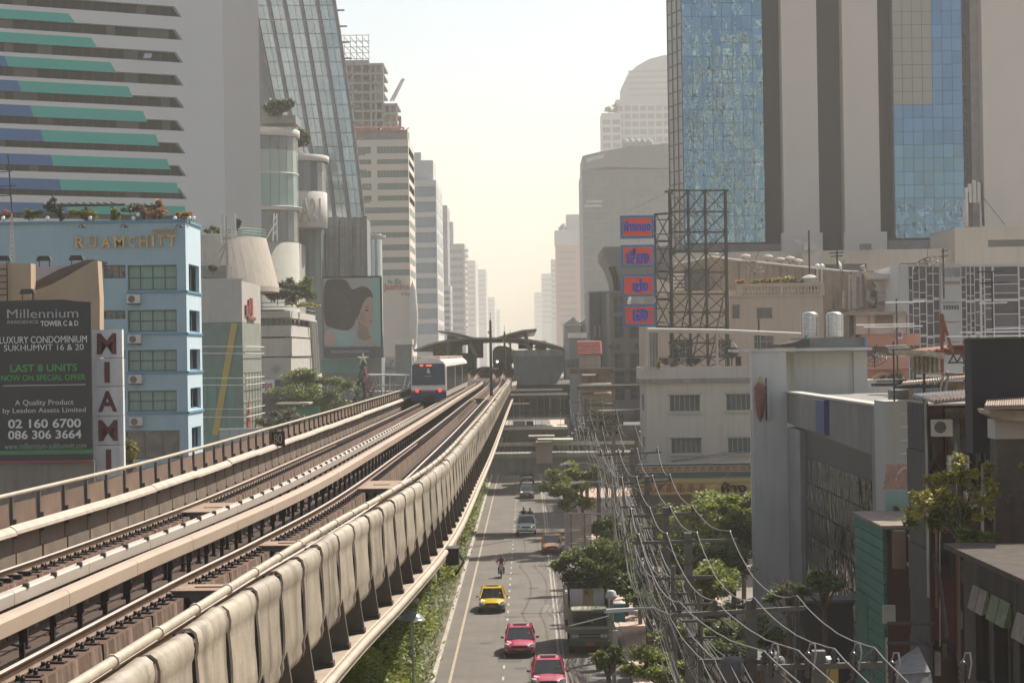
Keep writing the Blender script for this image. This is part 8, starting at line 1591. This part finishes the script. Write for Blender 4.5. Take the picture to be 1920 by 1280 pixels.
# small street posters / phone booths
for (lab, a, b_, c_, d_, y, col) in (('teal phone booth on the pavement behind the truck', 1150, 1172, 1133, 1165, 112, (.05, .25, .25)), ('yellow street panel near the bottom edge', 1555, 1572, 1240, 1300, 62, (.45, .33, .08))):
 x_, x2, za, zb = pxface(a, b_, c_, d_, y); t_ = thing('street_panel', lab, 'panel', ((x_ + x2) / 2, y, .14)); MB().box(x_, x2, y, y + .6, za, zb).build('panel', mat('panel%d' % a, col, .6), t_); MB().box(x_ - .04, x2 + .04, y - .05, y + .66, zb, zb + .08).build('cap', wt, t_)
# ================================================================ vehicles
tyre = mat('tyre', (.018, .018, .018), .85); rim = mat('rim', (.35, .35, .35), .35, .8); cglass = glass('car_glass', (.02, .024, .025), .05, spec=.7); chrome = mat('chrome', (.5, .5, .5), .2, .9); hl = mat('headlamp', (.55, .55, .52), .15, .3, var=.1)
plt_ = mat('plate_orange', (.50, .13, .04), .6); pltw = mat('plate_white', (.5, .5, .48), .6)
def paint(name, col):
 m = mat(name, col, .28, var=.03, spec=.6); m.node_tree.nodes['Principled BSDF'].inputs['Coat Weight'].default_value = .5; return m
def car(label, x, y, top, low, cat='car', kind='sedan', plate=plt_, sign=None, rz=0, group='cars coming up the road', name='car'):
 t_ = thing(name, label, cat, (x, y, 0), rz, group); L_ = 4.45; W = .86; split = .56 if low is not top else 9
 if kind == 'suv': L_ = 4.6; W = .9
 if kind == 'pickup': L_ = 5.1; W = .9
 up = {'sedan': 0, 'suv': .22, 'pickup': .25}[kind]
 st = [(0.0, .38, .56, .72), (.10, .28, .64, .84), (.5, .22, .74, .95), (1.2, .2, .84, 1.0), (1.5, .2, .90, 1.0), (3.4, .2, .93, 1.0), (4.0, .24, .92, .97), (L_ - .12, .3, .84, .90), (L_, .42, .66, .8)]
 b = MB(); rings = []
 for (yy, zb_, zt_, wf) in st:
  w_ = W * wf; zb_ += up * .8; zt_ += up; zm = lin(zb_, zt_, .55)
  if low is not top: zm = max(zm, .56 + up * .5) if yy not in (0.0,) else zm
  ring = [(0, zb_), (w_ * .86, zb_), (w_ * .99, zb_ + .07), (w_, zm), (w_ * .98, zm + .015), (w_ * .94, zt_ - .07), (w_ * .82, zt_ - .005), (w_ * .4, zt_ + .02), (0, zt_ + .03)]
  full = ring + [(-a, c_) for a, c_ in reversed(ring[1:-1])]; rings.append([(a, yy, c_) for a, c_ in full])
 k = len(rings[0]); b.v = [p for r_ in rings for p in r_]
 for i in range(len(rings) - 1):
  for q in range(k):
   a = i * k + q; c_ = i * k + (q + 1) % k; lowf = q in (0, 1, 2, k - 1, k - 2, k - 3); b.f.append((a, c_, c_ + k, a + k)); b.mi.append(1 if lowf else 0)
 b.f.append(tuple(range(k - 1, -1, -1))); b.f.append(tuple(range((len(rings) - 1) * k, len(rings) * k))); b.mi += [1, 1]
 body = b.build('body', [top, low], t_, True, local=True)
 # cabin
 if kind == 'sedan': c0, c1, r0, r1, zh = 1.15, 3.95, 1.95, 3.15, 1.47
 elif kind == 'suv': c0, c1, r0, r1, zh = 1.1, 4.5, 1.75, 4.2, 1.75
 else: c0, c1, r0, r1, zh = 1.3, 3.3, 1.95, 3.05, 1.78
 zb_ = .86 + up; wb_, wr = W * .92, W * .70
 P_ = [(-wb_, c0, zb_), (wb_, c0, zb_), (wb_, c1, zb_), (-wb_, c1, zb_), (-wr, r0, zh - .03), (wr, r0, zh - .03), (wr, r1, zh - .03), (-wr, r1, zh - .03)]
 MB().hexa(P_).build('windows', cglass, t_, local=True)
 MB().hexa([(-wr - .02, r0 - .06, zh - .05), (wr + .02, r0 - .06, zh - .05), (wr + .02, r1 + .08, zh - .05), (-wr - .02, r1 + .08, zh - .05), (-wr + .1, r0 + .1, zh + .02), (wr - .1, r0 + .1, zh + .02), (wr - .1, r1 - .1, zh + .02), (-wr + .1, r1 - .1, zh + .02)]).build('roof', top, t_, local=True)
 q = MB()
 for s_ in (-1, 1):
  q.tube([(s_ * wb_ * 1.0, c0 - .02, zb_), (s_ * (wr + .01), r0 - .02, zh - .02)], .045, 5).tube([(s_ * wb_, c1, zb_), (s_ * (wr + .01), r1, zh - .02)], .07, 5).tube([(s_ * (wb_ + .005), (c0 + c1) / 2, zb_), (s_ * (wr + .01), (r0 + r1) / 2, zh - .02)], .035, 5)
  q.tube([(s_ * (wr + .01), r0, zh - .02), (s_ * (wr + .01), r1, zh - .02)], .035, 5)
 q.build('pillars', top, t_, local=True)
 for s_ in (-1, 1):
  MB().hexa([(s_ * (W + .02), c0 + .28, zb_ + .02), (s_ * (W + .20), c0 + .30, zb_ + .04), (s_ * (W + .20), c0 + .38, zb_ + .04), (s_ * (W + .02), c0 + .38, zb_ + .02), (s_ * (W + .02), c0 + .28, zb_ + .14), (s_ * (W + .18), c0 + .30, zb_ + .16), (s_ * (W + .18), c0 + .38, zb_ + .16), (s_ * (W + .02), c0 + .38, zb_ + .14)]).build('mirror', top, t_, local=True)
  MB().hexa([(s_ * .50, -.0, .58 + up), (s_ * .80, .12, .58 + up), (s_ * .80, .4, .6 + up), (s_ * .5, .3, .6 + up), (s_ * .54, .05, .70 + up), (s_ * .80, .22, .74 + up), (s_ * .82, .5, .75 + up), (s_ * .6, .42, .74 + up)]).build('headlight', hl, t_, local=True)
  for yy in (.85, 3.5):
   w_ = MB().lathe((s_ * (W - .12), yy, .31), [(.20, -.1), (.31, -.09), (.31, .09), (.20, .1)], 16, 'X').build('wheel', tyre, t_, local=True); MB().lathe((s_ * (W - .12), yy, .31), [(.19, -.105), (.19, .105)], 10, 'X').build('rim', rim, w_, local=True)
 MB().box(-.42, .42, -.02, .06, .56 + up, .68 + up).build('grille', blk, t_, local=True); MB().box(-.62, .62, -.04, .1, .30 + up * .6, .42 + up * .6).build('air_intake', blk, t_, local=True); MB().box(-.20, .20, -.075, -.04, .42 + up * .7, .54 + up * .7).build('number_plate', plate, t_, local=True)
 for s_ in (-.5, .15): MB().tube([(s_, c0 + .02, zb_ + .03), (s_ + .42, c0 + .22, zb_ + .14)], .012, 4).build('wiper', blk, t_, local=True)
 if sign:
  MB().box(-.42, .42, r0 + .35, r0 + .47, zh + .05, zh + .14).build('taxi_sign', sign, t_, local=True); MB().box(-.36, .36, r0 + .38, r0 + .44, zh + .01, zh + .05).build('sign_foot', blk, t_, local=True)
 if kind == 'pickup':
  MB().box(-W * .92, W * .92, 3.32, 3.38, .9, 1.28).box(-W, -W + .06, 3.38, L_, .9, 1.25).box(W - .06, W, 3.38, L_, .9, 1.25).build('cargo_bed', top, t_, local=True)
  for s_ in (-1, 1): MB().tube([(s_ * .7, 3.4, 1.25), (s_ * .6, 3.4, 2.0), (0, 3.4, 2.0)], .03, 5).build('roll_bar', blk, t_, local=True)
 # dashboard sticker
 MB().hexa([(.42, c0 + .30, zb_ + .24), (.56, c0 + .30, zb_ + .24), (.56, c0 + .31, zb_ + .25), (.42, c0 + .31, zb_ + .25), (.42, c0 + .39, zb_ + .33), (.55, c0 + .39, zb_ + .33), (.55, c0 + .40, zb_ + .34), (.42, c0 + .40, zb_ + .34)]).build('sticker', mat('sticker', (.4, .2, .12), .6), t_, local=True)
 return t_
tsg = mat('taxi_sign', (.55, .52, .42), .4)
pink = paint('paint_pink', (.42, .025, .07)); yel = paint('paint_yellow', (.62, .42, .012)); grn = paint('paint_green', (.015, .07, .03)); org = paint('paint_orange', (.70, .30, .008)); rdl = paint('paint_dark_red', (.20, .018, .02)); wht = paint('paint_white', (.80, .79, .76)); dgr = paint('paint_dark_green', (.02, .045, .045)); bge = paint('paint_blue_grey', (.08, .11, .13))
def gp_(px, py): v = atz(px, py, 0); return v.x, v.y
x, y = gp_(922.5, 1150); car('yellow and green taxi in the left lane behind the motorbike', x, y, yel, grn, 'taxi', sign=tsg)
x, y = gp_(975, 1233); car('pink taxi on the lane dashes ahead of the yellow and green taxi', x, y, pink, pink, 'taxi', sign=tsg)
x, y = gp_(1029, 1302); car('pink taxi cut off by the bottom edge of the view', x, y, pink, pink, 'taxi', sign=tsg)
x, y = gp_(1035, 1039); car('orange and dark red taxi in the right lane beside the ribbed sign', x, y, org, rdl, 'taxi', sign=tsg)
x, y = gp_(987, 1006); pk_ = car('white pickup carrying people in its open bed', x, y, wht, wht, 'pickup truck', 'pickup', plate=pltw)
x, y = gp_(988, 935); car('dark green sedan in the shaded stretch of road', x, y, dgr, dgr, plate=pltw)
x, y = gp_(988.5, 909); car('blue grey high roofed car right behind the dark green sedan', x, y, bge, bge, kind='suv', plate=pltw)
x, y = gp_(960, 876); car('dark car far back entering under the footbridge', x, 290, paint('paint_black', (.02, .02, .02)), MC['paint_black'])
x, y = gp_(1045, 890); car('dark parked car beneath the footbridge by the right kerb', 3.6, 262, bge, bge, kind='suv', plate=pltw)
# ---- garbage truck
x, y = gp_(1106, 1226); tk = thing('garbage_truck', 'green cabbed garbage truck with a tall open beige body parked by the right kerb', 'truck', (x, y, 0)); cgn = mat('cab_green', (.15, .21, .12), .5, var=.12); bei = mat('body_beige', (.60, .52, .43), .8, var=.12, scale=2, stain=(.22, .17, .13), streak=.5); crs = mat('cab_cream', (.33, .33, .25), .5)
B_ = lambda n_, m_, *a: MB().box(*a).build(n_, m_, tk, local=True)
MB().hexa([(-1.08, 0, .55), (1.08, 0, .55), (1.08, 1.6, .55), (-1.08, 1.6, .55), (-1.0, .18, 2.35), (1.0, .18, 2.35), (1.0, 1.6, 2.35), (-1.0, 1.6, 2.35)]).build('cab', cgn, tk, local=True)
MB().hexa([(-.94, -.015 + .09, 1.55), (.94, -.015 + .09, 1.55), (.94, .2, 1.55), (-.94, .2, 1.55), (-.9, .13, 2.25), (.9, .13, 2.25), (.9, .3, 2.25), (-.9, .3, 2.25)]).build('windscreen', cglass, tk, local=True)
B_('cream_band', crs, -1.06, 1.06, .02, .2, 1.36, 1.48); B_('grille', blk, -.62, .62, -.02, .1, .92, 1.12); B_('bumper', mat('bumper_green', (.075, .10, .05), .6), -1.1, 1.1, -.14, .1, .48, .74); B_('number_plate', plt_, -.24, .24, -.17, -.14, .5, .68)
for a in (-.88, -.68, .68, .88): MB().lathe((a, -.03, 1.0), [(.10, 0), (.10, .06)], 12, 'Y').build('headlight', hl, tk, local=True)
B_('chrome_bar', chrome, -.6, .6, -.04, -.021, 1.0, 1.03); B_('cab_roof', crs, -.98, .98, .2, 1.6, 2.352, 2.44); B_('sun_visor', mat('visor', (.5, .47, .4), .5), -.95, .2, .0, .2, 2.36, 2.42)
for s_ in (-1, 1): MB().tube([(s_ * 1.02, .15, 1.9), (s_ * 1.25, .02, 1.85)], .02, 4).build('mirror_arm', blk, tk, local=True); B_('mirror', blk, s_ * 1.25 - .07, s_ * 1.25 + .07, 0, .04, 1.6, 1.95)
B_('body_side', bei, -1.22, -1.14, 1.75, 7.2, 1.0, 3.05); B_('body_side', bei, 1.14, 1.22, 1.75, 7.2, 1.0, 3.05); B_('body_floor', bei, -1.139, 1.139, 1.75, 7.2, .95, 1.1); B_('headboard', bei, -1.135, 1.135, 1.75, 1.85, 1.1, 2.3); B_('tailboard', bei, -1.139, 1.139, 7.05, 7.2, 1.1, 3.05)
for z in (3.06,): B_('top_rail', palr, -1.26, -1.12, 1.7, 7.25, z, z + .1); B_('top_rail', palr, 1.12, 1.26, 1.7, 7.25, z, z + .1); B_('top_rail', palr, -1.119, 1.119, 7.05, 7.25, z, z + .1)
for k in range(7): B_('side_rib', bei, -1.30, -1.222, 1.9 + k * .85, 2.0 + k * .85, 1.0, 3.05); B_('side_rib', bei, 1.222, 1.30, 1.9 + k * .85, 2.0 + k * .85, 1.0, 3.05)
MB().lathe((0, 4.1, 2.35), [(.75, -.98), (.8, -.9), (.8, .9), (.75, .98)], 24, 'X').build('white_drum', mat('drum_white', (.55, .52, .47), .6, var=.08), tk, True, local=True); MB().lathe((0, 4.1, 2.35), [(.806, -.25), (.806, .35)], 24, 'X').build('drum_label', mat('drum_orange', (.55, .38, .22), .6), tk, True, local=True)
fit_text('K', .3, .35, Vector((x, y + 3.55, 3.0)), (R(35), 0, 0), mat('k_red', (.4, .06, .04), .6), tk)
for s_ in (-1, 1):
 for yy in (.9, 4.8, 5.8): w_ = MB().lathe((s_ * .98, yy, .48), [(.3, -.14), (.48, -.13), (.48, .13), (.3, .14)], 16, 'X').build('wheel', tyre, tk, local=True); MB().lathe((s_ * .98, yy, .48), [(.27, -.15), (.27, .15)], 10, 'X').build('rim', rim, w_, local=True)
B_('chassis', blk, -.5, .5, 1.0, 7.0, .55, .9); B_('sticker', mat('sticker_pale', (.2, .22, .24), .5), .0, .22, .06, .075, 1.72, 1.8); B_('sticker', MC['sticker_pale'], -.12, -.02, .08, .09, 1.85, 1.9)
# ================================================================ people and motorbikes
def figure(name, label, loc, J, m_cloth, m_skin, m_leg, hairm, rz=0, group=None):
 """one continuous body grown over a posed skeleton; head with face and hair as parts"""
 t_ = thing(name, label, 'person', loc, rz, group)
 names = list(J); idx = {n_: i for i, n_ in enumerate(names)}
 E_ = [('pelvis', 'chest'), ('chest', 'neck'), ('neck', 'head')] + [(a + s_, b2 + s_) for s_ in 'LR' for a, b2 in (('shoulder', 'elbow'), ('elbow', 'hand'), ('hip', 'knee'), ('knee', 'ankle'), ('ankle', 'toe'))] + [('chest', 'shoulder' + s_) for s_ in 'LR'] + [('pelvis', 'hip' + s_) for s_ in 'LR']
 rad = {'pelvis': .15, 'chest': .17, 'neck': .06, 'head': .09, 'shoulder': .085, 'elbow': .05, 'hand': .042, 'hip': .10, 'knee': .07, 'ankle': .05, 'toe': .04}
 me = bpy.data.meshes.new('body'); me.from_pydata([J[n_] for n_ in names], [(idx[a], idx[b2]) for a, b2 in E_], []); ob = bpy.data.objects.new('body', me); COL.objects.link(ob)
 ob.modifiers.new('k', 'SKIN'); ob.modifiers.new('s', 'SUBSURF').levels = 1
 for n_ in names: r_ = rad[n_.rstrip('LR')]; me.skin_vertices[0].data[idx[n_]].radius = (r_, r_)
 me.skin_vertices[0].data[idx['pelvis']].use_root = True
 dg = bpy.context.evaluated_depsgraph_get(); dg.update(); nm = bpy.data.meshes.new_from_object(ob.evaluated_get(dg)); bpy.data.objects.remove(ob)
 nm.materials.clear(); [nm.materials.append(q) for q in (m_cloth, m_skin, m_leg)]; pz_ = J['pelvis'][2]
 hands = [Vector(J['hand' + s_]) for s_ in 'LR']; elb = [Vector(J['elbow' + s_]) for s_ in 'LR']; lg_ = [Vector(J[k_ + s_]) for s_ in 'LR' for k_ in ('knee', 'ankle', 'toe', 'hip')]
 for p in nm.polygons:
  c = p.center; ds = min((c - h).length for h in hands); dh = (c - Vector(J['head'])).length; dl = min((c - q).length for q in lg_); p.use_smooth = True
  p.material_index = 1 if ds < .17 or dh < .15 else (2 if dl < .26 and c.z < pz_ + .1 else 0)
 bo = bpy.data.objects.new('body', nm); COL.objects.link(bo); bo.parent = t_
 h = Vector(J['head']); MB().lathe(h + Vector((0, .0, -.10)), [(.045, -.02), (.07, .02), (.088, .08), (.095, .14), (.085, .19), (.05, .225), (.01, .235)], 14).build('head', m_skin, t_, True, local=True)
 MB().lathe(h + Vector((0, .022, -.02)), [(.092, .02), (.103, .08), (.09, .13), (.05, .165), (.01, .17)], 14).build('hair', hairm, t_, True, local=True)
 fc = MB().box(-.045, -.02, -.092, -.08, h.z + .02, h.z + .035).box(.02, .045, -.092, -.08, h.z + .02, h.z + .035); fc.v = [(a + h.x, b2 + h.y, c_) for a, b2, c_ in fc.v]; fc.build('eyes', blk, t_, local=True)
 q = MB(); q.hexa([(h.x - .012, h.y - .115, h.z - .02), (h.x + .012, h.y - .115, h.z - .02), (h.x + .012, h.y - .07, h.z - .02), (h.x - .012, h.y - .07, h.z - .02), (h.x - .006, h.y - .095, h.z + .03), (h.x + .006, h.y - .095, h.z + .03), (h.x + .006, h.y - .07, h.z + .03), (h.x - .006, h.y - .07, h.z + .03)]); q.build('nose', m_skin, t_, local=True)
 MB().box(h.x - .025, h.x + .025, h.y - .09, h.y - .075, h.z - .05, h.z - .042).build('mouth', mat('lip', (.25, .09, .07), .6), t_, local=True)
 return t_
skn = mat('skin', (.26, .15, .09), .6, var=.05); hairb = mat('hair_black', (.012, .01, .01), .5)
ride = {'pelvis': (0, .35, .86), 'chest': (0, .27, 1.24), 'neck': (0, .24, 1.42), 'head': (0, .2, 1.55)}
for s_, k in (('L', -1), ('R', 1)): ride.update({'shoulder' + s_: (.19 * k, .25, 1.34), 'elbow' + s_: (.30 * k, .02, 1.14), 'hand' + s_: (.30 * k, -.24, 1.04), 'hip' + s_: (.11 * k, .33, .82), 'knee' + s_: (.20 * k, -.05, .68), 'ankle' + s_: (.18 * k, .12, .30), 'toe' + s_: (.19 * k, -.06, .24)})
def bike(label, x, y, col, rlabel, shirt):
 t_ = thing('motorbike', label, 'motorbike', (x, y, 0), 0, 'motorbikes on the road'); pm_2 = mat('bike_paint' + col[0], col[1], .3)
 for yy in (-.62, .68): w_ = MB().lathe((0, yy, .29), [(.22, -.045), (.29, -.03), (.29, .03), (.22, .045)], 18, 'X').build('wheel', tyre, t_, local=True); MB().lathe((0, yy, .29), [(.2, -.02), (.2, .02)], 10, 'X').build('rim', rim, w_, local=True)
 MB().hexa([(-.13, -.35, .35), (.13, -.35, .35), (.12, .55, .38), (-.12, .55, .38), (-.06, -.3, .62), (.06, -.3, .62), (.13, .75, .76), (-.13, .75, .76)]).build('frame_cover', pm_2, t_, local=True); MB().hexa([(-.14, .08, .74), (.14, .08, .74), (.12, .82, .78), (-.12, .82, .78), (-.13, .1, .84), (.13, .1, .84), (.1, .8, .86), (-.1, .8, .86)]).build('seat', blk, t_, local=True)
 MB().hexa([(-.14, -.55, .62), (.14, -.55, .62), (.12, -.35, .62), (-.12, -.35, .62), (-.17, -.42, .98), (.17, -.42, .98), (.13, -.28, .98), (-.13, -.28, .98)]).build('front_cowl', pm_2, t_, local=True); MB().lathe((0, -.52, .84), [(.085, 0), (.085, .06)], 12, 'Y').build('headlight', hl, t_, local=True)
 q = MB(); [q.tube([(s_ * .05, -.38, .95), (s_ * .32, -.24, 1.03)], .018, 5).tube([(s_ * .07, -.36, .9), (s_ * .07, -.62, .29)], .028, 5) for s_ in (-1, 1)]; q.build('handlebar', blk, t_, local=True)
 for s_ in (-1, 1): MB().tube([(s_ * .25, -.28, 1.02), (s_ * .36, -.3, 1.2)], .01, 4).build('mirror_stalk', blk, t_, local=True); MB().lathe((s_ * .37, -.31, 1.22), [(.05, 0), (.05, .015)], 8, 'Y').build('mirror', blk, t_, local=True)
 MB().box(-.09, .09, -.66, -.60, .5, .58).build('front_mudguard', pm_2, t_, local=True); MB().box(-.1, .1, -.57, -.54, .66, .74).build('number_plate', pltw, t_, local=True)
 figure('person', rlabel, (x, y, 0), ride, shirt, skn, mat('trousers', (.04, .045, .07), .8), hairb)
x, y = gp_(940, 1083); bike('small motorbike in the left lane ahead of the pickup', x, y + .4, ('a', (.35, .34, .33)), 'rider in a red shirt on the near motorbike', mat('shirt_red', (.16, .04, .035), .8))
x, y = gp_(998, 884); bike('distant motorbike in front of the footbridge', x, y, ('b', (.05, .05, .05)), 'rider in a pale shirt on the distant motorbike', mat('shirt_pale', (.4, .38, .34), .8))
stand = {'pelvis': (0, 0, .52), 'chest': (0, -.04, .88), 'neck': (0, -.06, 1.06), 'head': (0, -.08, 1.2)}
for s_, k in (('L', -1), ('R', 1)): stand.update({'shoulder' + s_: (.19 * k, -.04, .98), 'elbow' + s_: (.27 * k, -.16, .78), 'hand' + s_: (.2 * k, -.36, .86), 'hip' + s_: (.1 * k, 0, .48), 'knee' + s_: (.13 * k, -.3, .45), 'ankle' + s_: (.13 * k, -.22, .08), 'toe' + s_: (.14 * k, -.36, .05)})
px_, py_, _ = pk_.location
figure('person', 'person in black leaning over the pickup cab, left of the two', (px_ - .22, py_ + 3.95, 1.02), stand, mat('shirt_black', (.02, .02, .022), .8), skn, blk, hairb); figure('person', 'person in dark clothes beside another behind the pickup cab, on the right', (px_ + .36, py_ + 4.0, .96), stand, mat('shirt_dark', (.04, .035, .035), .8), skn, blk, hairb)
# ================================================================ buildings behind the viewer for the glass to reflect
def mirror_block(label, x0, x1, y0, y1, h, m_, n=(8, 26)):
 t_ = thing('reflected_tower', label, 'tower', ((x0 + x1) / 2, y1, 0)); W_ = x1 - x0
 hs = [(W_ * (i + .2) / n[0], W_ * (i + .8) / n[0], 3 + k * (h - 6) / n[1], 3 + (k + .6) * (h - 6) / n[1]) for i in range(n[0]) for k in range(n[1])]
 facade(t_, (x1, y1, 0), FNX, W_, h, hs, m_, dkg, .4); MB().box(x0, x1, y0, y1 - .5, 0, h - .2).build('core', m_, t_)
mirror_block('cream apartment tower behind the viewer reflected in the blue glass', 72, 92, -180, -150, 135, mat('mirror_cream', (.85, .74, .56), .9), (4, 30))
mirror_block('grey apartment tower behind the viewer reflected in the blue glass', 140, 176, -190, -150, 62, mat('mirror_grey', (.50, .52, .54), .9), (7, 8))
mirror_block('white apartment tower behind the viewer reflected in the blue glass', 54, 70, -190, -152, 150, mat('mirror_white', (.55, .60, .62), .9), (3, 24))
mirror_block('pale apartment tower behind the viewer on the left, nearest the tracks', -125, -95, -330, -290, 105, MC['mirror_cream'], (6, 26))
mirror_block('dark slab added unseen behind the viewer on the left to darken window reflections', -190, -130, -320, -290, 120, mat('mirror_dark', (.12, .12, .125), .9), (9, 26))  # this slab and the next are unseen, added to darken window reflections
mirror_block('tall dark slab added unseen behind the viewer farthest left to darken window reflections', -260, -195, -330, -290, 125, MC['mirror_dark'], (9, 26))
